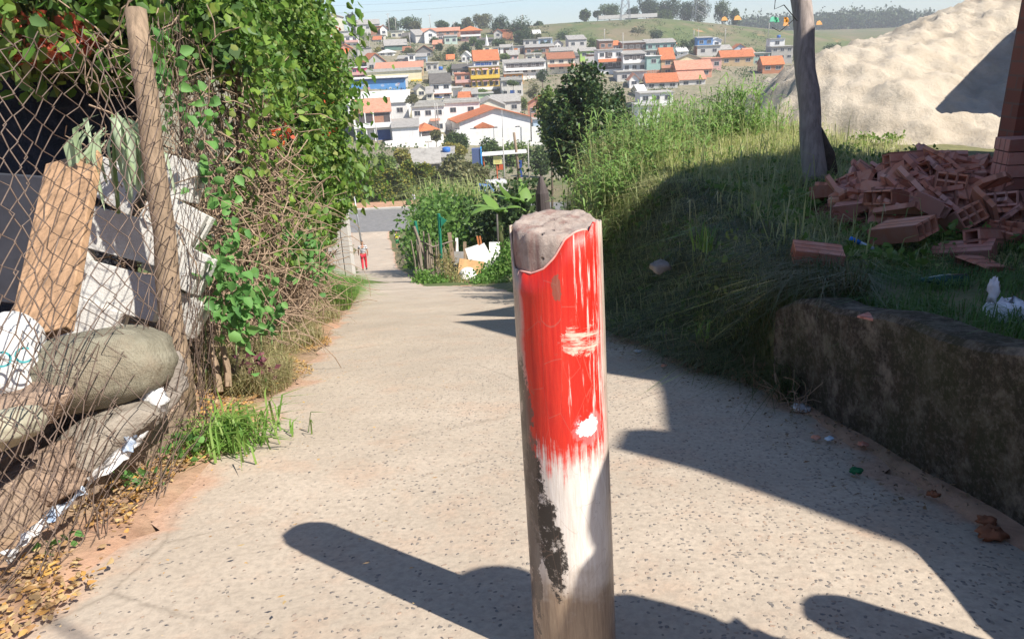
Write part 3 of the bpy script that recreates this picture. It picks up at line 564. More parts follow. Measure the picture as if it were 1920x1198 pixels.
# black sheet behind, the deep shade of the yard put into its colour
SHADE_SHEET = simple('yard_shade_black', (.018, .019, .026), 3, .4, .6, .8, .05)
def cloth(name, corners, nx, nz, amp, mat, label, cat, th=.012, seed=1, parent=None):
    rs = np.random.default_rng(seed); ph = rs.uniform(0, 6, 8); a, b2, c2, d2 = [np.array(c) for c in corners]; V = []
    nn = np.cross(b2-a, d2-a); nn = nn/np.linalg.norm(nn)
    for j in range(nz+1):
        for i in range(nx+1):
            u, v = i/nx, j/nz; p = (a*(1-u)+b2*u)*(1-v)+(d2*(1-u)+c2*u)*v
            p = p+nn*amp*(math.sin(u*7+ph[0]+v*3)+.6*math.sin(v*11+ph[1]-u*5)+.4*math.sin(u*19+v*13+ph[2]))+rs.normal(size=3)*amp*.12; V.append(p)
    V = np.array(V); n0 = len(V); V = np.concatenate([V, V+nn*th]); fc = grid_faces(nz+1, nx+1)
    o = mesh_np(name, V, [fc, fc[:, ::-1]+n0], mat, parent=parent, origin=None if parent else tuple(V.min(0)), smooth=True)
    if label: tag(o, label, cat)
    return o
cloth('shade_sheet', [loc_at(-260, 640, 5.0), loc_at(255, 560, 5.4), loc_at(262, 30, 5.6), loc_at(-260, 210, 5.2)], 14, 14, .035, SHADE_SHEET, 'black sheet standing in for deep shade behind the plank and the blocks', 'shade_sheet')
slab = MB(); c_ = loc_at(30, 450, 4.6); slab.box(c_, (.62, .06, .8), (R(-8), R(4), R(-12))); tag(slab.build('slate_slab', simple('dark_slate', (.05, .055, .07), 4, .3, .8), origin=c_, bevel=.008), 'dark slate slab standing against the black sheet left of the plank', 'slab')
# sacks
def sack(center, dims, rot, mat, label, seed=0, name='sack', parent=None, amp=.05):
    rs = np.random.default_rng(seed); ph = rs.uniform(0, 6, 9); n, mm = 40, 22; V = []; E_ = Euler(rot).to_matrix()
    for j in range(mm+1):
        ph_ = math.pi*j/mm
        for i in range(n):
            th = 2*math.pi*i/n; x, y, z = math.sin(ph_)*math.cos(th), math.sin(ph_)*math.sin(th), math.cos(ph_)
            sg = lambda v, e: math.copysign(abs(v)**e, v)
            x, y, z = sg(x, .75), sg(y, .75), sg(z, .85)
            r_ = 1+amp*(math.sin(x*5+ph[0])*math.cos(y*6+ph[1])+.5*math.sin(z*11+x*4+ph[2])+.35*math.sin(y*17+z*9+ph[3])); V.append(E_ @ Vector((x*dims[0]*r_, y*dims[1]*r_, z*dims[2]*r_))+Vector(center))
    fs = []
    for j in range(mm):
        for i in range(n): fs.append((j*n+i, j*n+(i+1) % n, (j+1)*n+(i+1) % n, (j+1)*n+i))
    o = mesh_np(name, np.array(V), [np.array(fs)], mat, parent=parent, origin=None if parent else tuple(center), smooth=True)
    if label: tag(o, label, 'sack', 'sacks in the yard')
    return o
t = NT('woven_sack'); g = t.co(); wx = t.wave(42, g, .6, 'X'); wz = t.wave(42, g, .6, 'Y'); cz_ = t.noise(5, 8, t.mp(g, (1, 2.2, 1)), .75); c = t.mix(t.ramp(cz_, (.35, 0.), (.68, 1.)), (.17, .155, .11), (.33, .31, .235)); c = t.mix(t.ramp(t.noise(2.2, 5, g, .7), (.5, 0.), (.75, .6)), c, (.27, .19, .13)); SACK = t.fin(c, .7, t.bump(t.ma('ADD', t.ma('MULTIPLY', t.ma('ADD', wx, wz), .03), t.ma('MULTIPLY', cz_, 1.3)), .9, .03))
SACKW = simple('white_woven_sack', (.66, .66, .64), 50, .15, .7, .5, .006)
sack(loc_at(182, 692, 3.15), (.31, .23, .165), (R(-14), R(-6), R(14)), SACK, 'big tied grey-green woven sack lying at the foot of the blocks', 4, amp=.035)
ws = thing('sack', 'white printed woven sack with faded teal lettering at the left picture edge', 'sack', loc_at(0, 750, 2.9), 'sacks in the yard')
sack(loc_at(-8, 680, 3.0), (.19, .2, .2), (R(-10), 0, R(25)), SACKW, None, 2, 'sack_body', ws)
sack(loc_at(-20, 812, 2.62), (.17, .14, .07), (R(-18), R(-12), R(10)), simple('pale_woven_sack', (.38, .36, .27), 40, .15), 'flat pale sack below the white printed sack', 3)
TEAL = simple('teal_print', (.06, .30, .32), 20, .2)
def text(s, size, mat, parent, loc, rot, name='lettering', ext=.001):
    c = bpy.data.curves.new(name, 'FONT'); c.body = s; c.size = size; c.extrude = ext; c.align_x = 'CENTER'; c.align_y = 'CENTER'
    tmp = bpy.data.objects.new('tmp', c); COL.objects.link(tmp); dg = bpy.context.evaluated_depsgraph_get(); dg.update(); me = bpy.data.meshes.new_from_object(tmp.evaluated_get(dg))
    bpy.data.objects.remove(tmp); me.materials.clear(); me.materials.append(mat); o = bpy.data.objects.new(name, me); COL.objects.link(o); o.parent = parent; o.location = loc; o.rotation_euler = rot; return o
def cam_face(px, py, d, par):   # a sheet lying on an object towards the lane
    return tuple(Vector(loc_at(px, py, d))-Vector(par.location))
text('OC', .085, TEAL, ws, cam_face(22, 672, 2.77, ws), (R(72), 0, R(28)))
# earth bank, boards along the fence foot, rubbish
STONE = simple('brown_sandstone', (.29, .21, .155), 6, .35, .95, .9, .03)
def rock(c, dims, rot, seed, mat, name, label, cat, group=None, n=18):
    rs = np.random.default_rng(seed); ph = rs.uniform(0, 6, 9); V = []; E_ = Euler(rot).to_matrix(); mm = n//2+2
    for j in range(mm+1):
        a = math.pi*j/mm
        for i in range(n):
            th = 2*math.pi*i/n; v = Vector((math.sin(a)*math.cos(th), math.sin(a)*math.sin(th), math.cos(a))); v = Vector([math.copysign(abs(k_)**.42, k_) for k_ in v])
            k_ = 1+.14*math.sin(v.x*4+ph[0]+v.z*3)+.12*math.sin(v.y*6+ph[1]+v.x*2)+.045*rs.normal(); V.append(E_ @ Vector((v.x*dims[0]*k_, v.y*dims[1]*k_, v.z*dims[2]*k_))+Vector(c))
    fs = [(j*n+i, j*n+(i+1) % n, (j+1)*n+(i+1) % n, (j+1)*n+i) for j in range(mm) for i in range(n)]
    return tag(mesh_np(name, np.array(V), [np.array(fs)], mat, origin=tuple(c)), label, cat, group)
rock(loc_at(60, 905, 2.9), (.19, .11, .07), (R(10), R(-14), R(30)), 3, STONE, 'stone', 'large flat brown stone behind the fence foot, nearest the camera', 'stone')
rock(loc_at(180, 825, 3.05), (.22, .12, .065), (R(5), R(-30), R(40)), 5, simple('pale_stone', (.30, .265, .22), 7, .25, .95, .8, .02), 'stone', 'pale flat stone under the big sack', 'stone')
rock(loc_at(270, 745, 3.35), (.22, .1, .1), (R(5), R(-40), R(40)), 6, simple('grey_stone', (.28, .25, .22), 7, .25, .95, .8, .02), 'stone', 'grey wedge of broken concrete right of the big sack', 'stone')
rock(loc_at(20, 760, 2.9), (.2, .16, .06), (R(5), R(-10), R(40)), 7, STONE, 'stone', 'brown stone between the white sack and the big sack', 'stone')
for i, (x0, y0, d0, x1, y1, d1, w_, l) in enumerate([(-60, 1060, 2.5, 345, 690, 3.95, .26, 'upper weathered board on edge behind the fence foot'), (-60, 960, 2.7, 300, 650, 4.0, .16, 'inner weathered board behind the sack and stones'), (10, 1085, 2.6, 345, 775, 3.85, .15, 'lowest weathered board along the fence foot')]):
    a, b_ = loc_at(x0, y0, d0), loc_at(x1, y1, d1); q = MB(); d = (b_-a).normalized(); q.box((a+b_)/2, ((b_-a).length, .03, w_), Matrix((d, Vector((0, 0, 1)).cross(d).normalized(), d.cross(Vector((0, 0, 1)).cross(d).normalized()))).transposed() @ Matrix.Rotation(R(-15+8*i), 3, 'X'))
    tag(q.build('board', wood('brown_board', (.36, .27, .20), 7, (.12, 1, 1)), origin=a, bevel=.004), l, 'board', 'boards along the fence foot')
PLAST = simple('white_plastic', (.60, .60, .60), 12, .06, .4, .9, .01); PLASTB = simple('blue_printed_plastic', (.12, .30, .62), 14, .5, .4, .5, .01, c2=(.7, .75, .8))
def litter(px, py, d, sz, mat, name, label, cat, seed, squash=.5, group=None):
    rs = np.random.default_rng(seed); c = np.array(loc_at(px, py, d)); n, mm = 14, 8; V = []
    for j in range(mm+1):
        a = math.pi*j/mm
        for i in range(n):
            th = 2*math.pi*i/n; v = np.array([math.sin(a)*math.cos(th)*sz[0], math.sin(a)*math.sin(th)*sz[1], math.cos(a)*sz[2]])*(1+rs.uniform(-.42, .35)); V.append(c+v)
    fs = np.array([(j*n+i, j*n+(i+1) % n, (j+1)*n+(i+1) % n, (j+1)*n+i) for j in range(mm) for i in range(n)])
    return tag(mesh_np(name, np.array(V), [fs], mat, origin=tuple(c)), label, cat, group)
litter(288, 752, 3.15, (.055, .04, .06), PLAST, 'plastic_bag', 'crumpled white plastic bag caught in the fence near the post', 'bag', 1)
litter(30, 752, 2.85, (.02, .015, .012), simple('pink_plastic', (.65, .05, .2), 8, .1), 'plastic_scrap', 'bright pink scrap beside the big sack', 'scrap', 7)
def strip_cloth(p0, p1, w_, mat, name, label, cat, seed):
    a = np.array(loc_at(*p0)); b2 = np.array(loc_at(*p1)); u_ = np.array([.25, -.1, 1.]); off = np.array([.05, -.05, 0]); cloth(name, [a+off, b2+off, b2+off+u_*w_, a+off+u_*w_*.8], 16, 4, .012, mat, label, cat, .003, seed)
strip_cloth((262, 812, 3.1), (150, 905, 2.85), .055, PLAST, 'plastic_sheet', 'torn white plastic sheet draped over the boards', 'plastic sheet', 2)
strip_cloth((242, 822, 3.02), (222, 838, 2.97), .06, PLASTB, 'plastic_wrapper', 'blue and white wrapper end on the torn sheet', 'wrapper', 3)
strip_cloth((150, 912, 2.8), (75, 965, 2.65), .035, PLASTB, 'plastic_wrapper', 'long blue and white wrapper on the boards, nearer the camera', 'wrapper', 4)
strip_cloth((72, 972, 2.62), (0, 1040, 2.45), .04, PLAST, 'plastic_sheet', 'white plastic strip at the left picture edge', 'plastic sheet', 6)
# thin stakes beyond the post
for i, (x0, y0, x1, y1, l) in enumerate([(412, 735, 392, 640, 'left'), (428, 725, 418, 650, 'middle'), (375, 770, 372, 690, 'nearest')]):
    q = MB(); a, b_ = loc_at(x0, y0, 4.6), loc_at(x1, y1, 4.65); q.tube([a, (a+b_)/2+Vector((.01, 0, 0)), b_], [.022, .02, .017], 6); tag(q.build('stake', WOOD, origin=a), 'short split wooden stake, '+l+' of the three beside the fence post', 'stake', 'stakes beside the fence post')
# drooping pale plant in the yard
pl = thing('potted_plant', 'pale green plant with long drooping leaves in front of the blocks', 'plant', loc_at(215, 385, 4.0))
PALE = leafmat('pale_drooping_leaf', [(.30, .40, .22), (.42, .52, .34), (.50, .60, .42)], .3)
c0 = np.array(loc_at(210, 235, 3.85)); P = []; q = MB()
for i in range(46):
    a = rng.uniform(-1, 1); s = c0+np.array([a*.13, rng.uniform(-.1, .1), rng.uniform(-.12, .06)]); e = s+np.array([a*.10+rng.normal()*.03, -.04, -rng.uniform(.12, .34)]); w_ = rng.uniform(.010, .026); side = unit(np.array([rng.normal(), rng.normal()*.6, 0]))
    mid = (s+e)/2+np.array([a*.05, 0, .05]); fold = np.array([side[1], -side[0], 0])*.012
    q.add([s-side*w_*.3, s+side*w_*.3, mid-side*w_, mid+fold, mid+side*w_, e-side*w_*.7, e+fold, e+side*w_*.6, e+(e-mid)*.25], [(0, 2, 3), (0, 3, 1), (1, 3, 4), (2, 5, 6, 3), (3, 6, 7, 4), (5, 8, 6), (6, 8, 7)])
q.build('leaves', PALE, pl, smooth=True); q = MB(); q.tube([loc_at(222, 400, 4.1), loc_at(214, 300, 3.95), loc_at(210, 215, 3.88)], [.012, .01, .005], 5); q.build('stem', simple('green_stem', (.2, .3, .12)), pl)

# ------------------------------------------------------------ vine-covered fence on the left
VL = leafmat('vine_leaf', [(.05, .12, .02), (.09, .20, .03), (.14, .27, .045), (.22, .33, .06), (.10, .20, .07), (.28, .30, .09)], .4, .5)
VLY = leafmat('young_vine_leaf', [(.14, .26, .04), (.22, .34, .06), (.30, .38, .08)], .4)
def vine_sil(y):   # x of the hedge face on the lane side
    return lin(y, [(3.6, -2.2), (4.5, -2.0), (6, -1.95), (8, -2.2), (10, -2.55), (13, -3.1), (15.6, -3.6)])
def hedge_top(y): return lin(y, PG)+lin(y, [(3.6, 2.6), (5, 3.3), (8, 4.3), (13, 4.6), (16, 4.4)])
vn = thing('vine_hedge', 'tall wild vine hedge with orange flowers overgrowing the wire fence left of the lane', 'hedge', gp(-2.4, 7))
def vine_points(n, lo=.28, hi=1., out=1.):
    y = 4.9+(14.9-4.9)*rng.random(n)**.8; h = lo+(hi-lo)*rng.random(n); g0 = path_g(y); z = g0+(hedge_top(y)-g0)*h
    lump = .15*np.sin(y*2.1+h*5)+.16*np.sin(y*4.7-h*9+1)+.10*np.sin(y*9.3+h*23)
    bulge = .95*np.sin(np.clip(h, 0, 1)**1.1*math.pi*.8)*lin(y, [(3.6, .25), (5, .45), (8, .50), (11, .36), (16, .30)])-.2
    x = vine_sil(y)+bulge*out+lump-np.abs(rng.normal(size=n))*.16
    return np.stack([x, y, z], 1), h
P, h = vine_points(64000, .22); keep = ((P[:, 1] < 11.5) | (h > .56)) & ((P[:, 1] > 7.2) | (h > .62+.06*np.sin(P[:, 1]*9)) | (rng.random(len(P)) < .16)) & (np.sin(P[:, 1]*3.3+P[:, 2]*4.1)+np.sin(P[:, 1]*7.9-P[:, 2]*6.3+2)*.8+rng.normal(size=len(P))*.5 > -.55-(h-.35)*1.6); P = P[keep]
near_ = P[:, 1] < 8.5
V, f = leaves(P[near_], .058, np.array([.35, -.3, -.75]), .62, .4, True, .12, .75); mesh_np('leaves', V, f, VL, vn)
V, f = leaves(P[~near_], .072, np.array([.35, -.3, -.7]), .7, .4, False, .15, .75); mesh_np('distant_leaves', V, f, VL, vn)
P, h = vine_points(14000, .2, 1.0); P = P[((P[:, 1] < 11.5) | (h > .56)) & ((P[:, 1] > 7) | (h > .66))]; P[:, 0] -= .28; V, f = leaves(P, .10, np.array([.2, -.2, -.7]), .8, .3, False, .1, .9); mesh_np('inner_leaves', V, f, leafmat('shaded_vine_leaf', [(.03, .07, .015), (.05, .11, .02)], .2), vn)  # inner leaves: darker copy of the vine leaf, shade put into the colour
P, h = vine_points(4200, .3, 1.0, 1.08); keep = np.sin(P[:, 1]*5.3+P[:, 2]*3.1)+rng.normal(size=len(P))*.4 > .35; V, f = leaves(P[keep], .075, np.array([.5, -.3, -.3]), .7, .4, True, .15, .9); mesh_np('young_leaves', V, f, VLY, vn)
# crown reaching over the top
n = 9000; y = 4.6+rng.random(n)*7; P = np.stack([-1.9-.12*(y-4)-rng.random(n)*1.3, y, .05+rng.random(n)*1.2+.25*np.sin(y*2)], 1); V, f = leaves(P, .10, np.array([.3, -.3, -.6]), .6, .4, True, .12, .8); mesh_np('overhanging_leaves', V, f, VL, vn)
TWIG = simple('dry_twig', (.33, .24, .17), 30, .4, .9, .3); q = MB()
for i in range(800):
    y = 4.6+rng.random()**1.6*5.5; g0 = float(path_g(y)); p0 = Vector((float(vine_sil(y))-.2+rng.normal()*.12, y, g0+.1+rng.random()*1.2)); pts = [p0]; d = Vector((rng.normal()*.3, rng.normal()*.5, 1)).normalized()
    for k_ in range(6): d = (d+Vector(rng.normal(size=3)*.45)+Vector((.0, 0, -.06*k_))).normalized(); pts.append(pts[-1]+d*rng.uniform(.08, .19))
    q.tube(pts, [rng.uniform(.003, .009)*(1-.1*k_) for k_ in range(7)], 4, False)
for i in range(900):
    y = 4.5+rng.random()*3.2; g0 = float(path_g(y)); z = g0+.3+rng.random()*2.0; p0 = Vector((float(vine_sil(y))-.12+rng.normal()*.14, y, z)); pts = [p0]; d = Vector((rng.normal()*.25, rng.normal()*.45, rng.choice([-1, 1]))).normalized()
    for k_ in range(5): d = (d+Vector(rng.normal(size=3)*.4)).normalized(); pts.append(pts[-1]+d*rng.uniform(.06, .15))
    q.tube(pts, rng.uniform(.002, .006), 4, False)
q.build('tangled_stems', TWIG, vn)
q = MB()
for i in range(9):
    y = 5+i*.9; q.tube([gp(float(vine_sil(y))-.2, y), gp(float(vine_sil(y))-.15+rng.normal()*.1, y+.2, 1.2), gp(float(vine_sil(y))-.05, y+.1, 2.3), gp(float(vine_sil(y))-.3, y-.2, 3.4)], [.035, .03, .025, .015], 6)
q.build('stem', BARK, vn)
FLO = leafmat('orange_petal', [(.75, .12, .05), (.85, .22, .08), (.7, .08, .08)], .3)
Pf = []
for px, py, d in [(612, 100, 9), (602, 125, 9.2), (621, 135, 9), (622, 138, 8.9), (610, 190, 9), (606, 248, 8.6), (640, 95, 10), (585, 95, 8.5), (628, 60, 10), (530, 257, 6.5), (615, 245, 9)]:
    c = np.array(loc_at(px, py, d)); V, f = leaves(c+rng.normal(size=(16, 3))*.04, .07, None, .8); mesh_np('flower_cluster', V, f, FLO, vn)
# hanging sprays at the right silhouette
q = []; 
for px, py, d, n_ in [(640, 20, 8, 40), (655, 120, 9, 70), (640, 205, 9, 90), (668, 165, 9, 30), (665, 285, 9.5, 90), (680, 320, 9.5, 60), (650, 345, 10, 80), (630, 300, 9, 120), (600, 60, 8, 120), (620, 160, 8.6, 160)]:
    c = np.array(loc_at(px, py, d)); q.append(c+rng.normal(size=(n_, 3))*np.array([.13, .15, .22]))
P = np.concatenate(q); V, f = leaves(P, .10, np.array([.2, -.2, -.9]), .55, .4, True, .15, .5); mesh_np('hanging_leaves', V, f, VL, vn)
# flowering shrub and dark tree behind the yard, top left corner
def crown(c, r, nc, nl, size, seed=0, spread=(1, 1, 1), fill=.55, D=(0, 0, .2), asp=.6, six=False, cr=(.28, .5)):
    rs = np.random.default_rng(seed); c = np.array(c, float); Ps = []
    for i in range(nc):
        v = rs.normal(size=3); v /= np.linalg.norm(v); v *= rs.random()**.4*(1-.25); cc = c+v*np.array(r)*np.array(spread); rr_ = rs.uniform(*cr)*np.array(r)
        u = rs.normal(size=(nl, 3)); u /= np.linalg.norm(u, axis=1, keepdims=True); u *= (fill+(1-fill)*rs.random((nl, 1))**.7); Ps.append(cc+u*rr_)
    return leaves(np.concatenate(Ps), size, np.array(D), asp, .4, six, .15)
bg = thing('flowering_bush', 'bush with salmon-red flowers behind the yard, top left corner', 'bush', loc_at(60, 420, 7))
V, f = crown(loc_at(40, 50, 5.0), (.75, .5, .34), 14, 260, .08, 3); mesh_np('leaves', V, f, leafmat('olive_leaf', [(.07, .10, .03), (.14, .15, .05)], .3), bg)

for i_ in range(11): V, f = crown(loc_at(-10+i_*17, 75+22*math.sin(i_*2.3), 4.7), (.16, .12, .09), 4, 26, .06, 4+i_, asp=.8); mesh_np('flower_cluster', V, f, leafmat('salmon_petal', [(.55, .10, .06), (.75, .25, .16), (.4, .06, .05)], .3), bg)
q = MB(); q.tube([gp(-4.6, 6.3), loc_at(50, 250, 6.6), loc_at(40, 80, 6.6)], [.05, .04, .03]); q.build('stem', BARK, bg)
dt = thing('tree', 'dark shaded tree trunk and crown behind the wooden fence post', 'tree', loc_at(190, 420, 6.2))
q = MB(); q.tube([gp(-3.6, 6.4), loc_at(195, 260, 6.2), loc_at(185, 60, 6.2), loc_at(200, -60, 6.2)], [.24, .2, .19, .18], 9); q.build('trunk', simple('blackened_bark', (.035, .028, .025), 6, .4), dt, smooth=True)
V, f = crown(loc_at(230, -110, 6.6), (1.1, 1.0, .6), 14, 420, .10, 6); mesh_np('crown', V, f, leafmat('deep_green_leaf', [(.03, .07, .015), (.07, .12, .03)], .3), dt)

# big leaved climbers low on the fence
lf = thing('climbing_weed', 'broad-leaved climber at the foot of the fence mesh beyond the post', 'weed', gp(-1.9, 4.6))
P = []
for px, py, d, n_ in [(440, 560, 4.5, 90), (420, 500, 4.5, 50), (460, 590, 4.6, 80), (400, 340, 4.5, 30), (310, 150, 4.2, 26), (330, 190, 4.25, 20), (380, 210, 4.4, 22), (430, 470, 4.7, 40), (500, 560, 5.2, 60), (300, 90, 4.1, 14), (395, 290, 4.5, 20), (560, 470, 6.5, 120), (590, 480, 7, 120)]:
    P.append(np.array(loc_at(px, py, d))+rng.normal(size=(n_, 3))*np.array([.07, .07, .11]))
V, f = leaves(np.concatenate(P), .062, np.array([.2, -.4, -.5]), .8, .45, True, .3, .8); mesh_np('leaves', V, f, leafmat('broad_leaf', [(.08, .20, .06), (.13, .30, .08), (.18, .36, .10)], .35), lf)
q = MB()
for i in range(7): a = gp(-1.95, 4.3+i*.25); q.tube([a, a+Vector((.05, .1, .5)), a+Vector((-.02, .05, 1.0+.2*math.sin(i*3)))], [.006, .005, .003], 4)
q.build('stem', simple('green_stem', (.2, .3, .12)), lf)
# dry grass and green tuft strip at the hedge foot
n = 26000; y = 4.3+rng.random(n)**1.2*11.5; x = lin(y, XL)-.02-rng.random(n)**.8*lin(y, [(4, .35), (6, .9), (16, .9)])+.12*np.sin(y*3); P = np.stack([x, y, G(x, y)-.02], 1)
stuff('dry_grass', 'straw-coloured dry grass along the foot of the vine hedge', 'grass', blades(P, .22, .006, .55), leafmat('straw', [(.30, .24, .13), (.42, .35, .20), (.22, .24, .09), (.34, .30, .15)], .3))
gt_ = thing('grass_tuft', 'long green grass clump against the base of the concrete wall', 'grass', gp(-3.2, 12.5)); n = 5500; y = 10+rng.random(n)*4.5; x = lin(y, XL)+.12-rng.random(n)*.9; P = np.stack([x, y, G(x, y)], 1); V, f = blades(P, .42, .012, .45, np.array([.3, -.1, 0])); GRN = leafmat('fresh_grass', [(.10, .22, .04), (.18, .32, .06), (.26, .36, .10)], .35); mesh_np('blades', V, f, GRN, gt_)
gt_ = thing('grass_tuft', 'bright green weed clump at the fence foot beside the short stakes', 'weed', gp(-1.62, 3.75)); n = 330; c = loc_at(428, 785, 3.75); P = np.array(c)+rng.normal(size=(n, 3))*np.array([.11, .13, 0]); P[:, 2] = G(P[:, 0], P[:, 1]); V, f = blades(P, .17, .012, .8); mesh_np('blades', V, f, GRN, gt_)
pw = thing('purple_weed', 'small dark purple-leaved weed at the edge of the lane', 'weed', loc_at(482, 712, 4.9)); P = np.array(loc_at(482, 690, 4.9))+rng.normal(size=(60, 3))*np.array([.05, .05, .05]); V, f = leaves(P, .05, np.array([0, 0, .5]), .7); mesh_np('leaves', V, f, leafmat('purple_leaf', [(.10, .03, .05), (.2, .08, .09)], .2), pw)
# leaf litter strip
n = 5200; y = 1.5+rng.random(n)*6.0; x = lin(y, XL)+.06-rng.random(n)**1*.34+.10*np.sin(y*4); P = np.stack([x, y, G(x, y)+.012+rng.random(n)*.02], 1); keep = (np.sin(y*5)+np.sin(y*11+x*9)+rng.normal(size=n)*.8 > -.3)
V, f = leaves(P[keep], .025, np.array([0, 0, .05]), .75, .6, True, .35, 1.); V[:, 2] = np.maximum(V[:, 2], G(V[:, 0], V[:, 1])+.004); P0 = np.repeat(P[keep], 6, 0); V[:, 2] = P0[:, 2]+(V[:, 2]-P0[:, 2])*.35
stuff('fallen_leaves', 'fallen yellow and orange leaves along the foot of the chain-link fence', 'leaves', (V, f), leafmat('dead_leaf', [(.50, .27, .08), (.60, .36, .10), (.30, .17, .08), (.58, .44, .22), (.25, .15, .08), (.48, .36, .2)], .25))
n = 900; y = 1.2+rng.random(n)*9; x = lin(y, XL)+rng.random(n)**2.5*1.2; P = np.stack([x, y, path_g(y)+.004], 1); V, f = leaves(P, .018, np.array([0, 0, .0]), .5, .6); V[:, 2] = G(V[:, 0], V[:, 1])+.075+rng.random(len(V))*.004; stuff('leaf_scraps', 'small dry leaf scraps scattered over the left side of the lane', 'leaves', (V, f), _mc['dead_leaf'])
# creeping plant leaves in the litter
P = np.concatenate([np.array(loc_at(px, py, d))+rng.normal(size=(16, 3))*np.array([.04, .04, .01]) for px, py, d in [(275, 915, 3.25), (250, 905, 3.2), (345, 850, 3.5), (340, 830, 3.45), (105, 1020, 2.65), (240, 890, 3.1), (410, 800, 3.8)]])
ck = thing('creeping_weed', 'small round-leaved creeping weed among the fallen leaves', 'weed', loc_at(275, 930, 3.2)); V, f = leaves(P, .035, np.array([0, 0, .4]), .9, .3, True); mesh_np('leaves', V, f, _mc['broad_leaf'], ck)
# overhead cable whose thin shadow crosses the bottom left corner
q = MB(); s = 5.2; a = Vector((-1.62, 1.95, -1.5))+Vector(SUN)*s; b_ = Vector((-.75, 1.3, -1.4))+Vector(SUN)*s; d = b_-a; q.tube([a-d*3, a, b_, b_+d*4], .012, 5); tag(q.build('overhead_cable', simple('black_cable', (.02, .02, .02), 5, .1), origin=a), 'overhead cable above the near end of the lane', 'cable')

# ------------------------------------------------------------ right bank: grass, post, sand, bricks
def terr(px, py, ys=None):
    r_ = ray(px, py); yy = np.linspace(2, 20, 1500); k_ = np.argmax(r_[2]/r_[1]*yy <= lin(yy, TZ)+.04); return V3(r_/r_[1]*yy[k_])
BANK = leafmat('bank_grass', [(.17, .25, .06), (.27, .36, .09), (.38, .42, .15), (.56, .52, .28), (.24, .35, .08), (.62, .56, .33)], .45)
SHG = leafmat('shaded_ledge_grass', [(.05, .12, .025), (.08, .18, .035), (.13, .23, .05)], .35)  # darker grass for the ledge, its shade put into the colour
def scatter(n, fy, fx, cond=None):
    y = fy(rng.random(n)); x = fx(y, rng.random(n)); P = np.stack([x, y, G(x, y)-.01], 1)
    return P if cond is None else P[cond(P)]
clump = lambda P, a=1: np.sin(P[:, 0]*5.1*a+P[:, 1]*3.3*a)+np.sin(P[:, 0]*11.7*a-P[:, 1]*8.1*a+1)*.7
P = scatter(70000, lambda u: 4.5+u**1.2*11, lambda y, u: lin(y, XB)-.05+u*lin(y, [(4.5, 4), (9, 5), (15, 7)]))
P = P[clump(P)+rng.normal(size=len(P))*.8 > -1.0]
hh = lin(P[:, 1], [(4, .13), (8, .17), (14, .30)])*(1+.4*clump(P)*.5)*rng.uniform(.5, 1.5, len(P))
sel = P[:, 0] < lin(P[:, 1], [(4.5, 2.4), (8, 3.6), (12, 5.2), (16, 5.5)])+rng.normal(size=len(P))*.35
kb = (rng.random(len(P)) < .06) & (np.sin(P[:, 0]*4.3+1)*np.sin(P[:, 1]*3.7) > .1); PB_ = np.repeat(P[kb], 7, 0); PB_ = PB_+rng.normal(size=PB_.shape)*np.array([.06, .06, .04])+np.array([0, 0, .09])
stuff('broad_weeds', 'broad-leaved weeds mixed into the bank grass', 'weeds', leaves(PB_, .05, np.array([0, 0, .4]), .75, .5, True, .25), leafmat('bank_weed_leaf', [(.08, .16, .03), (.15, .25, .05), (.24, .32, .09)], .35))
k3 = rng.random(len(P)) < .035
stuff('tall_bank_weeds', 'tall wild grass stalks sticking out of the bank', 'grass', blades(P[k3 & sel], hh[k3 & sel]*2.6, .010, .5), BANK)
stuff('bank_grass', 'thick matted grass covering the bank right of the bollard', 'grass', blades(P[sel], hh[sel], .0085, .9), BANK)
P2 = P[~sel]; hh2 = hh[~sel]; k2 = rng.random(len(P2)) < .45; stuff('sparse_grass', 'thin grass tufts around the sand and bricks', 'grass', blades(P2[k2], hh2[k2]*.6, .008, .7), BANK)
# grass on the ledge behind the retaining wall and spilling over the bank edge
P = scatter(26000, lambda u: 2.0+u*4.2, lambda y, u: lin(y, XR)+.16+u**1.3*3.2); P = P[clump(P, 1.3)+rng.normal(size=len(P))*.7 > -.4]
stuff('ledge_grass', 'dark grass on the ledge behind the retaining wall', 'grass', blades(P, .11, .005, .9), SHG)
n = 21000; y = 3.65+rng.random(n)*6.2; u = rng.random(n); x = lin(y, XR)-.10+u*lin(y, [(3.65, .4), (6, 1.2), (10, 1.8)]); P = np.stack([x, y, G(x, y)-.01], 1); P = P[clump(P, 1.5)+rng.normal(size=len(P)) > -.4]
stuff('overhanging_grass', 'long dark grass hanging over the end of the retaining wall', 'grass', blades(P, .22, .006, 1.0, np.array([-.3, -.15, 0])), leafmat('shaded_bank_grass', [(.04, .08, .02), (.08, .13, .035), (.16, .14, .07), (.06, .11, .03)], .3))  # dark copy of the bank grass, shade painted into the blades
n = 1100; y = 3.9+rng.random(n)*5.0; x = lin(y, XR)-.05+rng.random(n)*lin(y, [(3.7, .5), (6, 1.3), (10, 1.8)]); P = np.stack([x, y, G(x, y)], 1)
stuff('long_grass_blades', 'long coarse green and straw blades arching out of the shaded bank edge', 'grass', blades(P, .20, .009, .8, np.array([-.1, -.05, 0])), _mc['shaded_bank_grass'])
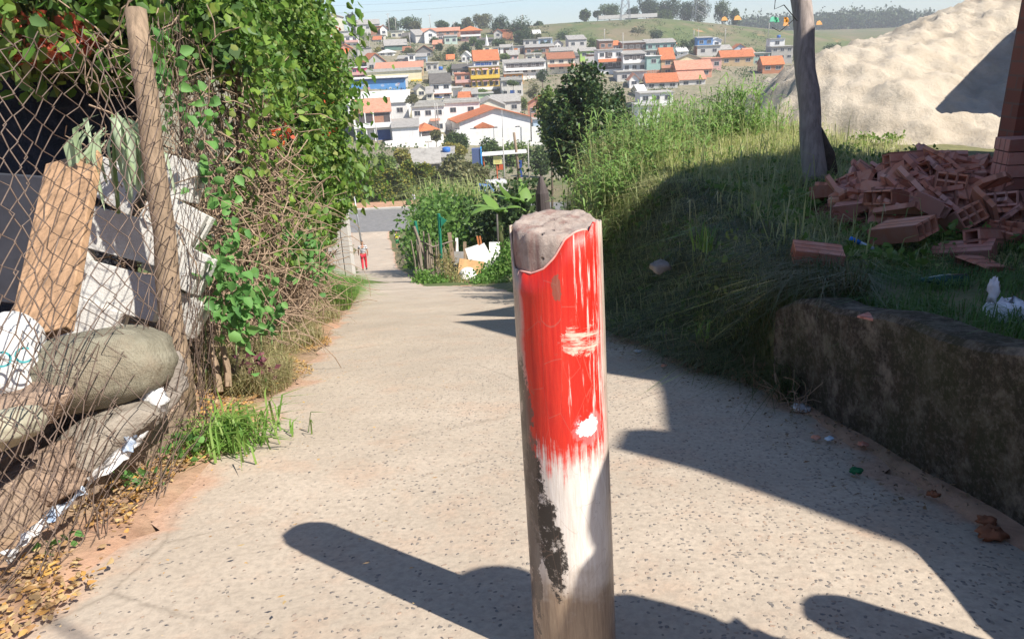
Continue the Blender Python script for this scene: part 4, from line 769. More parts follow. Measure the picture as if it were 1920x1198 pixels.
# dry creeping roots along wall foot
q = MB()
for i in range(66):
    y = 3.3+rng.random()*2.6; p = Vector((float(lin(y, XR))-.08-rng.random()*.1, y, float(path_g(y))+.02)); pts = [p]; d = Vector((rng.normal(), rng.normal(), .35)).normalized()
    for k_ in range(5): d = (d+Vector(rng.normal(size=3)*.5)).normalized(); pts.append(pts[-1]+d*.05)
    q.tube(pts, .0022, 3, False)
tag(q.build('dry_stems', TWIG, origin=gp(1.3, 4)), 'tangle of dry stems at the foot of the wall end', 'stems', kind='stuff')
# sunlit single tufts
for i, (px, py, n_, h_, l) in enumerate([(1325, 470, 34, .22, 'bright grass tuft on the shaded bank above the wall end'), (1325, 635, 10, .16, 'small bright grass sprig hanging against the dark wall end'), (1455, 385, 9, .30, 'sparse bright sprig in the shade below the wooden post')]):
    d_ = 5.2 if py > 500 else None; p = terr(px, py) if d_ is None else loc_at(px, py, 5.0); o_ = thing('grass_tuft', l, 'grass tuft', p); P = np.array(p)+rng.normal(size=(n_, 3))*np.array([.05, .05, 0]); V, f = blades(P, h_, .011, .7); mesh_np('blades', V, f, GRN, o_)
# tall reeds along the bank top
REED = leafmat('reed_leaf', [(.14, .26, .06), (.22, .36, .09), (.30, .42, .16)], .4)
def reed(px, py, d, h, n_, label, wid=.35):
    p = loc_at(px, py, d); g_ = float(G(p.x, p.y)); p.z = g_ if abs(p.z-g_) < 2.5 else p.z; o_ = thing('reed_clump', label, 'reeds', p, 'reed clumps along the bank top'); st = MB(); Vs = []
    for i in range(n_):
        b0 = np.array(p)+np.array([rng.normal()*wid, rng.normal()*wid*.6, -.05]); H = h*rng.uniform(.5, 1.1); tip = b0+np.array([rng.normal()*.12*h, rng.normal()*.1*h, H]); st.tube([b0, b0*.5+tip*.5+np.array([0, 0, .03]), tip], [.007, .006, .003], 4, False)
        m_ = int(7+H*6); tt = rng.uniform(.15, 1, m_)[:, None]; Vs.append(b0*(1-tt)+tip*tt)
    st.build('stems', simple('reed_stem', (.26, .30, .12), 9), o_); P = np.concatenate(Vs); n1 = len(P); D = rng.normal(size=(n1, 3))*np.array([1, 1, .2])+np.array([0, 0, .5]); D = unit(D); L = rng.uniform(.16, .42, n1)[:, None]*min(1.3, h)
    q_ = unit(np.cross(D, [0, 0, 1.]))*.013; e = P+D*L*.55; e2 = P+D*L-np.array([0, 0, 1.])*L*.3; V = np.stack([P-q_*.6, P+q_*.6, e+q_, e-q_, e2], 1).reshape(-1, 3); k_ = np.arange(n1)[:, None]*5
    mesh_np('leaves', V, [np.concatenate([k_, k_+1, k_+2, k_+3], 1), np.concatenate([k_+3, k_+2, k_+4], 1)], REED, o_); return o_
reed(1385, 215, 13, 1.15, 46, 'tallest bright reed clump on the skyline, left of the wooden post', .35)
reed(1320, 240, 12.5, .7, 34, 'mid-height reeds just left of the tallest reed clump', .4)
reed(1440, 180, 13.2, .55, 26, 'low reeds between the tallest clump and the wooden post', .3)
reed(1235, 250, 11.5, .75, 36, 'reeds on the bank edge in front of the roofs', .4)
reed(1150, 320, 10.5, .9, 44, 'long-bladed reeds at the left end of the bank, in front of the dark mango tree', .35)
reed(1110, 400, 9.5, .7, 34, 'broad green reeds right above the bollard top', .3)
reed(1190, 290, 10, .6, 30, 'pale reeds between the bank edge and the mango tree', .4)
reed(1290, 215, 14.5, .9, 34, 'thin arching reeds farther back on the bank', .4)
for i, (px, py, d_, h_, n_) in enumerate([(1160, 250, 12, .8, 34), (1205, 215, 13, .8, 36), (1262, 195, 13.5, .85, 38), (1300, 185, 14, .8, 36), (1345, 180, 14, .95, 40), (1215, 300, 10.5, .6, 30), (1270, 270, 11, .6, 30), (1410, 190, 13.6, .8, 30), (1140, 360, 9.6, .6, 34)]):
    reed(px, py, d_, h_, n_, 'wild cane clump '+('above the mango tree edge', 'in front of the white rubble', 'below the terracotta roofs', 'left of the reeds that stand highest', 'touching the tallest reed clump', 'on the sunny bank face, low', 'on the sunny bank face, middle', 'right of the tallest reed clump', 'just above the bollard at right')[i], .4)
# wooden post on the bank
po = thing('utility_post', 'old grey wooden post standing in the grass of the bank, seen against the sky', 'post', loc_at(1526, 345, 8.6))
a, b_ = loc_at(1529, 360, 8.6), loc_at(1497, -60, 8.3); q = MB(); q.tube([a.lerp(b_, i/11)+Vector((.012*math.sin(i*1.7), .01*math.cos(i), 0)) for i in range(12)], [.145, .135, .13, .12, .118, .12, .112, .116, .112, .108, .11, .11], 12); q.build('trunk', wood('grey_post_wood', (.42, .36, .33), 3), po, smooth=True)
q = MB(); c_ = loc_at(1552, 335, 8.75); q.tube([c_, loc_at(1548, 290, 8.75), loc_at(1538, 240, 8.7)], [.12, .10, .02], 9); q.build('stump', DARKWOOD, po, smooth=True)
q = MB(); q.tube([loc_at(1495, 40, 8.15), loc_at(1470, 10, 8.1), loc_at(1452, 18, 8.1), loc_at(1455, -10, 8.1), loc_at(1478, -30, 8.2)], .006, 5); q.tube([loc_at(1490, 36, 8.1), loc_at(1462, 60, 8.1), loc_at(1448, 52, 8.1)], .004, 5); q.build('wire_twist', simple('black_cable', (.02, .02, .02), 5, .1), po)
for px, c_, nm in [(1456, (.10, .42, .24), 'green'), (1474, (.62, .28, .05), 'orange')]: cloth('rag', [loc_at(px-5, 42, 8.1), loc_at(px+5, 43, 8.1), loc_at(px+4, 34, 8.1), loc_at(px-4, 33, 8.1)], 4, 4, .010, simple(nm+'_cloth', c_, 9, .2), None, None, .004, px, po)
# burnt stake behind the bollard
a = V3(hit(1030, 540)); ds_ = float(np.array(a) @ fw); b_ = loc_at(1010, 318, ds_); b_.y = a.y; k_ = ds_/6.5; q = MB(); q.tube([a-Vector((0, 0, .4)), a.lerp(b_, .5), a.lerp(b_, .86), b_], [.078*k_, .072*k_, .055*k_, .012*k_], 9); tag(q.build('stake', wood('charred_wood', (.12, .10, .10), 3), origin=a), 'thick charred pointed post standing right behind the bollard top', 'stake')
# sand pile
t = NT('pale_sand'); g = t.co(); n1 = t.noise(1.4, 8, g, .7); n2 = t.noise(14, 8, g, .8); c = t.ramp(n1, (.3, (.40, .34, .26)), (.55, (.50, .44, .35)), (.75, (.55, .49, .40))); c = t.mix(t.ramp(n2, (.5, 0.), (.8, .5)), c, (.36, .27, .19))
SAND = t.fin(c, .95, t.bump(t.ma('ADD', n1, t.ma('MULTIPLY', n2, .35)), .9, .10))
xs = np.linspace(3.6, 17, 150); yy = np.linspace(9.6, 23, 130); X, Y = np.meshgrid(xs, yy)
SP = [(6.0, 15.2, -.85), (6.45, 15.8, -.48), (7.6, 16.95, -.30), (9.3, 18.1, -.08), (10.9, 19.3, .32), (12.1, 19.9, .55), (13.4, 20.5, .95), (15, 21, 1.4)]
rid = []
for (x0, y0, z0), (x1, y1, z1) in zip(SP[:-1], SP[1:]):
    for k_ in range(6): rid.append((x0+(x1-x0)*k_/6, y0+(y1-y0)*k_/6, z0+(z1-z0)*k_/6))
H = np.full(X.shape, -1.95)
for x0, y0, z0 in rid: dd = np.sqrt((X-x0)**2+(Y-y0)**2); H = np.maximum(H, z0-.02-np.where(dd < 1.2, .16*dd**1.5, .21+.36*(dd-1.2))-np.clip((x0-X)-.25*(Y-y0), 0, 9)*.55)
foot = -1.78+.10*np.sin(X*.9)*np.sin(Y*1.1); H = np.where(H < foot, foot+.12*(H-foot), H)
edge_ = np.clip((X-lin(Y, [(9.6, 7.2), (11, 5.9), (12.5, 5.0), (13.6, 4.6), (15, 4.9), (17, 5.6), (20, 7.0), (23, 8.0)]))/.5, -6, 1); H = H-(1-edge_)*.10-np.maximum(0, -edge_-.5)*.4
H = H+.07*np.sin(X*2.3+Y)*np.cos(Y*2.9-X*.7)+.05*np.sin(X*6.1)*np.sin(Y*5.3+X*2)+.025*np.sin(X*12.7+Y*4)*np.cos(Y*11)+rng.normal(size=H.shape)*.014
for k_ in range(26): f_ = rng.uniform(2, 15); a_ = rng.uniform(0, 6.28); H = H+.09/f_*(1-2*np.abs(np.sin(f_*(X*math.cos(a_)+Y*math.sin(a_))+rng.uniform(0, 6)+.8*np.sin(X*1.3+k_)+.6*np.sin(Y*1.7-k_))))*.55
o = mesh_np('sand_pile', np.stack([X, Y, H], -1).reshape(-1, 3), [grid_faces(*X.shape)], SAND, origin=(8, 14, -1.8), smooth=True); tag(o, 'large heap of pale sand beyond the wooden post and the broken bricks', 'sand heap')
def sand_hit(px, py):
    r_ = ray(px, py)
    for d_ in np.arange(10, 22, .03):
        p_ = r_*d_; i_ = int(round((p_[0]-xs[0])/(xs[1]-xs[0]))); j_ = int(round((p_[1]-yy[0])/(yy[1]-yy[0])))
        if 0 <= i_ < len(xs) and 0 <= j_ < len(yy) and p_[2] <= H[j_, i_]: return p_
    return r_*15
pp = [backproj(sand_hit(px, py), A2, B2) for px, py in [(1756, 202), (1800, 155), (1842, 112), (1876, 78), (1915, 45)]]; lowp = [backproj(sand_hit(px, py), A2, B2) for px, py in [(1905, 212), (1830, 210)]]
e_ = (max(p_[0] for p_ in pp+lowp)+1.2); q = poly_wall(0, A2, B2, 0, pp+[(e_, pp[-1][1]+.3), (e_, lowp[0][1])]+lowp); q.build('sand_shadow_panel', BRICKR, bld); cx_ = np.array(A2)+(np.array(B2)-np.array(A2))/np.linalg.norm(np.array(B2)-np.array(A2))*(e_-.2); q = MB(); q.bb(cx_[0]-.1, cx_[0]+.1, cx_[1]-.1, cx_[1]+.1, -2.4, lowp[0][1]+.1); q.build('shadow_panel_pillar', BRICKR, bld)  # unseen panel added to cast the shadow on the sand, with a pillar under it
# hollow bricks
t = NT('red_clay'); g = t.co(); gv = t.wave(5.2, g, 0, 'Y'); r_ = t.n('ShaderNodeObjectInfo').outputs['Random']; c = t.ramp(r_, (0., (.50, .17, .11)), (.35, (.72, .30, .17)), (.7, (.62, .25, .19)), (1., (.80, .45, .35))); c = t.mix(t.ramp(t.noise(12, 6, g, .7), (.4, 0.), (.65, .6)), c, (.66, .42, .34)); c = t.mix(t.ramp(gv, (.85, 0.), (.95, .55)), c, (.14, .045, .03))
CLAY = t.fin(c, .9, t.bump(gv, .25, .01))
def brick_mesh(L=.29, W=.19, H=.09, nx=3, nz=1, broken=0., seed=0):
    """hollow along x: holes show at both x ends"""
    q = LB(); th = .013; rs = random.Random(seed); e = (lambda: rs.uniform(-.5, .5)*broken)
    def plate(y0, y1, z0, z1):
        a = [-L/2+e(), -L/2+e(), -L/2+e(), -L/2+e()]; b2 = [L/2+e()*1.6 for _ in range(4)]; ys_ = [y0, y1, y1, y0]; zs = [z0, z0, z1, z1]
        vs = [(a[i], ys_[i], zs[i]) for i in range(4)]+[(b2[i], ys_[i], zs[i]) for i in range(4)]; q.add(vs, [(3, 2, 1, 0), (4, 5, 6, 7), (0, 1, 5, 4), (1, 2, 6, 5), (2, 3, 7, 6), (3, 0, 4, 7)])
    for k_ in range(nz+1): z = -H/2+(H-th)*k_/nz; plate(-W/2, W/2, z, z+th)
    for k_ in range(nx+1):
        y = -W/2+(W-th)*k_/nx
        for j in range(nz): z = -H/2+(H-th)*j/nz+th; plate(y+(.001 if k_ == 0 else (-.001 if k_ == nx else 0)), y+th+(.001 if k_ == 0 else (-.001 if k_ == nx else 0)), z-.001, z+(H-th)/nz-th+.001)
    o_ = q.build('hollow_brick', CLAY, None, bevel=.002); me = o_.data; bpy.data.objects.remove(o_); return me
BM = [brick_mesh(), brick_mesh(.24, .19, .115, 3, 2), brick_mesh(.17, .19, .09, 3, 1, .05, 3), brick_mesh(.14, .19, .115, 3, 2, .07, 4)]
def shard(seed):
    rs = random.Random(seed); n_ = rs.randint(4, 6); q = LB(); r1 = .10; pts = [(r1*rs.uniform(.5, 1.2)*math.cos(2*math.pi*i/n_+rs.uniform(-.3, .3)), r1*rs.uniform(.5, 1)*math.sin(2*math.pi*i/n_+rs.uniform(-.3, .3))) for i in range(n_)]
    q.v = [(x, y, -.008) for x, y in pts]+[(x, y, .008) for x, y in pts]; q.f = [tuple(range(n_))[::-1], tuple(range(n_, 2*n_))]+[(i, (i+1) % n_, n_+(i+1) % n_, n_+i) for i in range(n_)]
    o_ = q.build('s', CLAY, None, bevel=.002); me = o_.data; bpy.data.objects.remove(o_); return me
SM = [shard(i) for i in range(7)]
def put(me, name, loc, rot, label, cat, group, s=1):
    o_ = bpy.data.objects.new(name, me); COL.objects.link(o_); o_.location = loc; o_.rotation_euler = rot; o_.scale = (s,)*3; return tag(o_, label, cat, group)
BG = 'broken hollow bricks in the rubble heap'
HC = Vector((3.78, 6.38, 0))
def heap_z(x, y): return float(lin(y, TZ))+.02+.40*math.exp(-(((x-HC.x)/.85)**2+((y-HC.y-.15)/.8)**2)**1.1)
rb = np.random.default_rng(21)
for i in range(150):
    a = rb.uniform(0, 6.28); r1 = .98*rb.random()**.62; x, y = HC.x+r1*math.cos(a)*1.0, HC.y+r1*math.sin(a)*.85; z = heap_z(x, y)
    if i % 4 == 0: put(BM[i//4 % 4], 'hollow_brick', (x, y, z+.04), (rb.uniform(-.5, .5), rb.uniform(-.5, .5), rb.uniform(0, 6.28)), 'red hollow brick thrown in the rubble heap beside the brick stack', 'brick', BG, 1.25)
    else: put(SM[i % 7], 'brick_shard', (x, y, z+.055), (rb.uniform(-.9, .9), rb.uniform(-.9, .9), rb.uniform(0, 6.28)), 'flat shard of red brick in the rubble heap', 'brick shard', 'brick shards in the rubble heap', rb.uniform(1.5, 2.7))
core = []   # rubble under the bricks
X, Y = np.meshgrid(np.linspace(-1.25, 1.25, 26), np.linspace(-1.15, 1.15, 26)); Zc = np.array([[heap_z(HC.x+a, HC.y+c_)-.05-.3*max(0, (a*a+c_*c_)**.5-1.0) for a, c_ in zip(ra, rc)] for ra, rc in zip(X, Y)])+rng.normal(size=X.shape)*.03
tag(mesh_np('brick_rubble', np.stack([X+HC.x, Y+HC.y, Zc], -1).reshape(-1, 3), [grid_faces(26, 26)], simple('brick_dust', (.24, .085, .06), 9, .5, .95, .9, .03), origin=(HC.x, HC.y, -1.6)), 'fine brick rubble filling the heap under the broken bricks', 'rubble', kind='stuff')
for px, py, d, k_, rot, l in [(1692, 432, 5.35, 0, (R(10), R(-16), R(-62)), 'large whole hollow brick lying on the front of the heap'), (1805, 476, 5.25, 0, (R(8), R(-12), R(-40)), 'grooved hollow brick at the heap foot, right of the big whole one'),
    (1850, 462, 5.3, 0, (R(70), R(10), R(30)), 'upright hollow brick with dark opening near the brick stack'), (1795, 415, 5.7, 1, (R(20), R(-30), R(-80)), 'tilted hollow brick in the middle of the heap showing two holes'), (1745, 385, 5.7, 2, (R(-15), R(20), R(-50)), 'broken half brick above the big whole one'),
    (1700, 312, 6.6, 0, (R(72), R(0), R(8)), 'brick standing upright at the top left of the heap'), (1790, 328, 6.7, 0, (R(30), R(10), R(20)), 'brick on the ridge of the heap with holes to the right'), (1885, 445, 5.4, 3, (R(10), R(60), R(40)), 'brick piece with round dark opening at the foot of the brick stack'),
    (1840, 505, 4.9, 2, (R(5), R(10), R(20)), 'low brick fragment in front of the heap'), (1660, 372, 6.0, 2, (R(-10), R(12), R(30)), 'brick fragment on the left flank of the heap'), (1770, 352, 6.4, 1, (R(10), R(-20), R(60)), 'pale pink broken brick high on the heap')]:
    put(BM[k_], 'hollow_brick', loc_at(px, py, d), rot, 'red '+l, 'brick', BG, 1.3)
put(BM[0], 'hollow_brick', terr(1528, 520)+Vector((0, 0, .15)), (R(8), R(6), R(-14)), 'single orange-red hollow brick lying alone in the grass behind the wall', 'brick', None)
put(SM[2], 'brick_shard', terr(1630, 585)+Vector((0, 0, -.02)), (.1, .1, 0), 'small red brick chip lying on top of the retaining wall', 'brick shard', None, .6)
# brick stack and rebar post at right edge
bs = thing('brick_stack', 'tall stack of red hollow bricks at the right picture edge', 'stack', loc_at(1905, 470, 5.6)); q = MB(); p0 = loc_at(1897, 262, 5.75); pb = loc_at(1882, 480, 5.6)
for j in range(9):
    for i in range(2):
        z = p0.z-.05-j*.1; q.box((p0.x+.15+i*.305+.006*math.sin(j*3+i), p0.y+.1+.008*math.cos(j*2), z), (.295, .19, .092), (0, 0, .02*math.sin(j+i)))
q.build('stacked_bricks', CLAY, bs, bevel=.003)
q = MB(); p1 = loc_at(1925, 262, 5.95); q.box((p1.x+.12, p1.y+.3, p1.z+1.2), (.2, .2, 3.6)); q.build('brick_pillar', BRICKR, bld)
# plastic bag, bottle, small litter on the ledge
PB = simple('white_carrier_bag', (.80, .80, .84), 14, .05, .35, .7, .01); bgo = thing('plastic_bag', 'crumpled white plastic bag lying on the ledge at the right picture edge', 'bag', loc_at(1885, 615, 3.3))
o_ = litter(1893, 592, 3.28, (.085, .10, .07), PB, 'bag_body', None, None, 31); o_.parent = bgo; o_.location = Vector(o_.location)-bgo.location
o_ = litter(1862, 545, 3.3, (.025, .02, .055), PB, 'bag_handle', None, None, 32); o_.parent = bgo; o_.location = Vector(o_.location)-bgo.location
bo = thing('bottle', 'small clear bottle with bright blue cap lying in the shaded grass', 'bottle', loc_at(1620, 458, 5.0)); q = MB(); q.tube([loc_at(1612, 455, 5.0), loc_at(1640, 468, 4.98)], .012, 8); q.build('bottle_body', simple('clear_plastic', (.5, .6, .7), 9, .1, .2), bo, smooth=True); q = MB(); q.tube([loc_at(1594, 447, 5.0), loc_at(1612, 455, 5.0)], .015, 8); q.build('cap', simple('blue_cap', (.03, .22, .75), 9, .1, .4), bo, smooth=True)
q = MB(); a = terr(1810, 535)+Vector((0, 0, .03)); q.tube([a, a+Vector((-.12, .01, 0)), a+Vector((-.2, .02, .005)), a+Vector((-.24, .02, .005))], [.035, .035, .015, .012], 10); tag(q.build('bottle', simple('green_glass', (.02, .10, .08), 9, .2, .2), origin=a, smooth=True), 'dark green bottle lying in the grass left of the plastic bag', 'bottle')
rock(terr(1238, 492)-Vector((0, 0, .03)), (.07, .05, .035), (.1, 0, .4), 9, simple('grey_stone', (.36, .33, .29)), 'stone', 'pale rounded stone half buried in the shaded bank', 'stone')
for i, (px, py, mat, nm, l, cat, s_) in enumerate([(1195, 658, PLAST, 'paper_scrap', 'white scrap at the foot of the grassy bank, nearest the bollard', 'scrap', .022), (1500, 765, PLAST, 'paper_scrap', 'torn white scrap at the wall foot, largest of them', 'scrap', .035), (1555, 822, simple('pale_blue_paper', (.6, .72, .8), 9, .1), 'paper_scrap', 'pale blue scrap on the lane beside the wall foot', 'scrap', .016),
    (1618, 832, CLAY, 'brick_chip', 'small orange brick chip against the wall foot', 'brick chip', .018), (1605, 882, simple('green_foil', (.02, .16, .06), 9), 'foil_scrap', 'dark green scrap on the lane near the wall', 'scrap', .02), (1530, 820, CLAY, 'brick_chip', 'reddish chip left of the pale blue scrap', 'brick chip', .016), (1860, 1000, simple('brown_leaf', (.30, .12, .06), 9), 'dry_leaf', 'large curled brown leaf at the wall foot, right edge', 'leaf', .035), (1850, 975, simple('brown_leaf', (.30, .12, .06), 9), 'dry_leaf', 'second curled brown leaf just behind the larger one', 'leaf', .025), (1750, 925, simple('brown_leaf', (.3, .12, .06)), 'dry_leaf', 'single brown leaf in the shade of the wall', 'leaf', .018), (1245, 685, CLAY, 'brick_chip', 'pinkish chip on the lane edge below the bank', 'brick chip', .016), (1480, 740, simple('pink_plastic', (.65, .05, .2)), 'plastic_scrap', 'small dull red scrap close to the wall end', 'scrap', .015)]):
    r_ = ray(px, py); yv = np.linspace(1.2, 12, 3000); k_ = np.argmax(r_[2]/r_[1]*yv <= path_g(yv)+.015); p = r_/r_[1]*yv[k_]; d_ = float(p @ fw); litter(px, py, d_, (s_*1.3, s_, s_*.5), mat, nm, l, cat, 40+i)
n = 1100; y = 2.2+rng.random(n)*4.5; x = lin(y, XR)-rng.random(n)**2*.45; P = np.stack([x, y, path_g(y)+.008], 1); V, f = leaves(P, .022, None, .5, .6); V[:, 2] = path_g(V[:, 1])+.006+rng.random(len(V))*.012
stuff('wall_foot_debris', 'dry leaf crumbs and dirt gathered along the wall foot', 'debris', (V, f), leafmat('dark_debris', [(.12, .08, .05), (.2, .13, .08), (.28, .2, .1), (.08, .06, .04)], .1))

# ------------------------------------------------------------ the town on the far slope
C = dict(white=(.84, .83, .81), cream=(.78, .70, .46), pcream=(.72, .68, .56), grey=(.44, .42, .39), lgrey=(.60, .58, .55), dgrey=(.22, .21, .2), pink=(.66, .40, .36), magenta=(.70, .10, .22), yellow=(.72, .50, .07), oran=(.72, .34, .05),
         salmon=(.62, .32, .22), green=(.42, .60, .34), lime=(.40, .62, .16), teal=(.30, .46, .42), pteal=(.5, .62, .55), blue=(.12, .30, .62), lblue=(.45, .58, .72), tan=(.52, .38, .22), terra=(.5, .22, .12), dgreen=(.12, .22, .18))
FRAMEM = simple('window_frame_paint', (.55, .54, .52), 9, .1); DOORM = simple('dark_door', (.10, .07, .06), 9, .3); SHUT = simple('shutter_grey', (.2, .2, .22), 9, .2); BLUED = simple('blue_shutter', (.03, .09, .30), 6, .4); ORD = simple('orange_shutter', (.6, .2, .05), 6, .2)
ROOFS = dict(tile=TILE, tile2=TILE2, tile3=TILE3, tilep=TILEP, fibre=FIBRE, fibred=FIBRED, wroof=WROOF, slab=simple('roof_slab', (.40, .39, .36), 1.5, .3))
def solid_prism(q, prof, x0, x1):   # prof in (y, z), extruded along x
    n_ = len(prof); q.add([(x0, y, z) for y, z in prof]+[(x1, y, z) for y, z in prof], [tuple(range(n_)), tuple(range(n_, 2*n_))[::-1]]+[(i, n_+i, n_+(i+1) % n_, (i+1) % n_) for i in range(n_)])
def prism_y(q, prof, y0, y1):       # prof in (x, z), extruded along y
    n_ = len(prof); q.add([(x, y0, z) for x, z in prof]+[(x, y1, z) for x, z in prof], [tuple(range(n_))[::-1], tuple(range(n_, 2*n_))]+[(i, (i+1) % n_, n_+(i+1) % n_, n_+i) for i in range(n_)])
def window(root, x, z, w_, h_, y=0., pane=None, frame=None, side=None, name='window', open_=False):
    """frame with its pane; side = x of a side wall instead of the front"""
    f_ = LB(); t_ = .09; P_ = lambda a0, a1, c0, c1, o0, o1, q: (q.bb(a0, a1, -o1, -o0, c0, c1) if side is None else q.bb(side+o0*sg, side+o1*sg, a0, a1, c0, c1))
    sg = 1 if (side or 0) > 0 else -1
    for a0, a1, c0, c1 in ((x-w_/2-t_, x+w_/2+t_, z+h_/2, z+h_/2+t_), (x-w_/2-t_, x+w_/2+t_, z-h_/2-t_*1.4, z-h_/2), (x-w_/2-t_, x-w_/2, z-h_/2, z+h_/2), (x+w_/2, x+w_/2+t_, z-h_/2, z+h_/2), (x-.025, x+.025, z-h_/2, z+h_/2)): P_(a0, a1, c0, c1, -.02, .07, f_)
    fo = f_.build(name, frame or FRAMEM, root); p_ = LB(); P_(x-w_/2, x+w_/2, z-h_/2, z+h_/2, -.05, .02, p_); p_.build('pane', pane or GLASS, fo); return fo
def house(label, xl, xr, yt, yb, roof='slab', rc='slab', wall='white', st=1, cols=2, yaw=0, dep=8, rise=None, side=None, d=None, doors=(), extra=None, cat='house', group='houses on the far slope', overh=.45, tank=False, par=0., wmat=None, nowin=False, sw=0):
    px = (xl+xr)/2; p = hit(px, yb) if d is None else dpt(px, yb, d); dd = float(p @ fw); sc = dd/F; W = (xr-xl)*sc; Hh = (yb-yt)*sc*1.02
    root = thing('house' if cat == 'house' else cat.replace(' ', '_'), label, cat, V3(p), group, R(yaw)); WM = wmat or paint(C[wall]); q = LB(); x0, x1 = -W/2, W/2; low = -9; sd = BRICKW if side == 'brick' else (paint(C[side]) if side else None)
    rise = rise if rise is not None else (.24*W if roof == 'gable' else .16*dep); RM = ROOFS.get(rc, TILE); r_ = LB(); e = overh; th = .16
    if roof == 'gable':
        prism_y(q, [(x0, low), (x1, low), (x1, Hh), (0, Hh+rise), (x0, Hh)], 0, dep); k_ = rise/(W/2)
        for s_ in (-1, 1):
            a = [(0, Hh+rise+.03), (s_*(W/2+e), Hh-k_*e+.03), (s_*(W/2+e), Hh-k_*e+th+.03), (0, Hh+rise+th+.03)]; prism_y(r_, a if s_ > 0 else a[::-1], -e, dep+e)
    elif roof == 'side':      # ridge parallel to the front
        solid_prism(q, [(0, low), (0, Hh), (dep/2, Hh+rise), (dep, Hh), (dep, low)], x0, x1); k_ = rise/(dep/2)
        for s_ in (0, 1):
            ye, yr = (-e, dep/2) if s_ == 0 else (dep+e, dep/2); ze = Hh-k_*e+.03; zr = Hh+rise+.03; a = [(ye, ze), (yr, zr), (yr, zr+th), (ye, ze+th)]; solid_prism(r_, a[::-1] if s_ == 0 else a, x0-e*.6, x1+e*.6)
    elif roof == 'mono':
        solid_prism(q, [(0, low), (0, Hh), (dep, Hh+rise), (dep, low)], x0, x1); k_ = rise/dep; a = [(-e, Hh-k_*e+.03), (dep+e, Hh+rise+k_*e+.03), (dep+e, Hh+rise+k_*e+.13), (-e, Hh-k_*e+.13)]; solid_prism(r_, a[::-1], x0-e*.4, x1+e*.4)
    elif roof == 'hip':
        solid_prism(q, [(0, low), (0, Hh), (dep, Hh), (dep, low)], x0, x1); a0, a1, b0, b1 = x0-e, x1+e, -e, dep+e; m_ = min(W, dep)/2; rx0, rx1 = (x0+m_, x1-m_) if W > dep else (0, 0); ry0, ry1 = (dep/2, dep/2) if W > dep else (m_, dep-m_)
        r_.add([(a0, b0, Hh), (a1, b0, Hh), (a1, b1, Hh), (a0, b1, Hh), (a0, b0, Hh+.15), (a1, b0, Hh+.15), (a1, b1, Hh+.15), (a0, b1, Hh+.15), (rx0, ry0, Hh+rise+.15), (rx1, ry1, Hh+rise+.15)],
               [(3, 2, 1, 0), (0, 1, 5, 4), (1, 2, 6, 5), (2, 3, 7, 6), (3, 0, 4, 7), (4, 5, 9, 8), (5, 6, 9), (6, 7, 8, 9), (7, 4, 8)] if W > dep else [(3, 2, 1, 0), (0, 1, 5, 4), (1, 2, 6, 5), (2, 3, 7, 6), (3, 0, 4, 7), (4, 5, 8), (5, 6, 9, 8), (6, 7, 9), (7, 4, 8, 9)])
    else:
        solid_prism(q, [(0, low), (0, Hh), (dep, Hh), (dep, low)], x0, x1); r_.bb(x0-e*.6, x1+e*.6, -e, dep+.2, Hh+.002, Hh+.2)
        if par: 
            for bx in ((x0, x1, -.02, .13), (x0, x1, dep-.2, dep), (x0, x0+.15, .13, dep-.2), (x1-.15, x1, .13, dep-.2)): r_.bb(*bx, Hh+.2, Hh+.2+par)
    q.build('wall', WM, root); r_.build('roof', RM, root)
    if sd: s2 = LB(); s2.bb(*((x1-.02, x1+.06) if yaw >= 0 else (x0-.06, x0+.02)), .02, dep-.02, low, Hh-.02); s2.build('side_wall', sd, root)
    if not nowin:
        sh = Hh/st
        for r2 in range(st):
            for c_ in range(cols):
                x = x0+W*(c_+.5)/cols; dk = (r2 == 0 and c_ in doors)
                if dk: dq = LB(); w_ = min(2.4, W/cols*.62); dq.bb(x-w_/2, x+w_/2, -.06, .05, .02, min(2.35, sh*.8)); dq.build('garage_door' if w_ > 1.3 else 'door', (SHUT, BLUED, ORD, DOORM)[(len(label)+c_) % 4], root)
                else: window(root, x, sh*(r2+.55), min(1.5, W/cols*.5), min(1.15, sh*.4))
        for k_ in range(sw):
            y = dep*(k_+.5)/sw; s_ = x1 if yaw >= 0 else x0; window(root, y, Hh*.6, 1.0, 1.0, side=s_+(.06 if s_ > 0 else -.06))
    if tank: tq = LB(); zc = Hh+.25+par; tq.tube([(W*.2, dep*.5, zc), (W*.2, dep*.5, zc+.9), (W*.2, dep*.5, zc+1.05)], [.65, .72, .4], 12); tq.build('water_tank', simple('blue_tank', (.03, .14, .45), 6, .2, .5), root, smooth=True)
    if extra: extra(root, W, Hh, dep)
    return root
def slab_balcony(z, mat='white', h_=.9, out=1.0, x0=-.5, x1=.5, name='balcony'):
    def f(root, W, H, dep): q = LB(); q.bb(W*x0, W*x1, -out, -.01, H*z, H*z+.15); q.bb(W*x0, W*x1, -out, -out+.12, H*z+.15, H*z+h_); q.build(name, paint(C[mat]), root)
    return f
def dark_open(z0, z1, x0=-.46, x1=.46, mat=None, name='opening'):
    def f(root, W, H, dep): q = LB(); q.bb(W*x0, W*x1, -.04, .05, H*z0, H*z1); q.build(name, mat or simple('painted_deep_shade', (.10, .085, .085), 5, .3), root)  # flat panel; the default dark material paints the shade of an open room
    return f
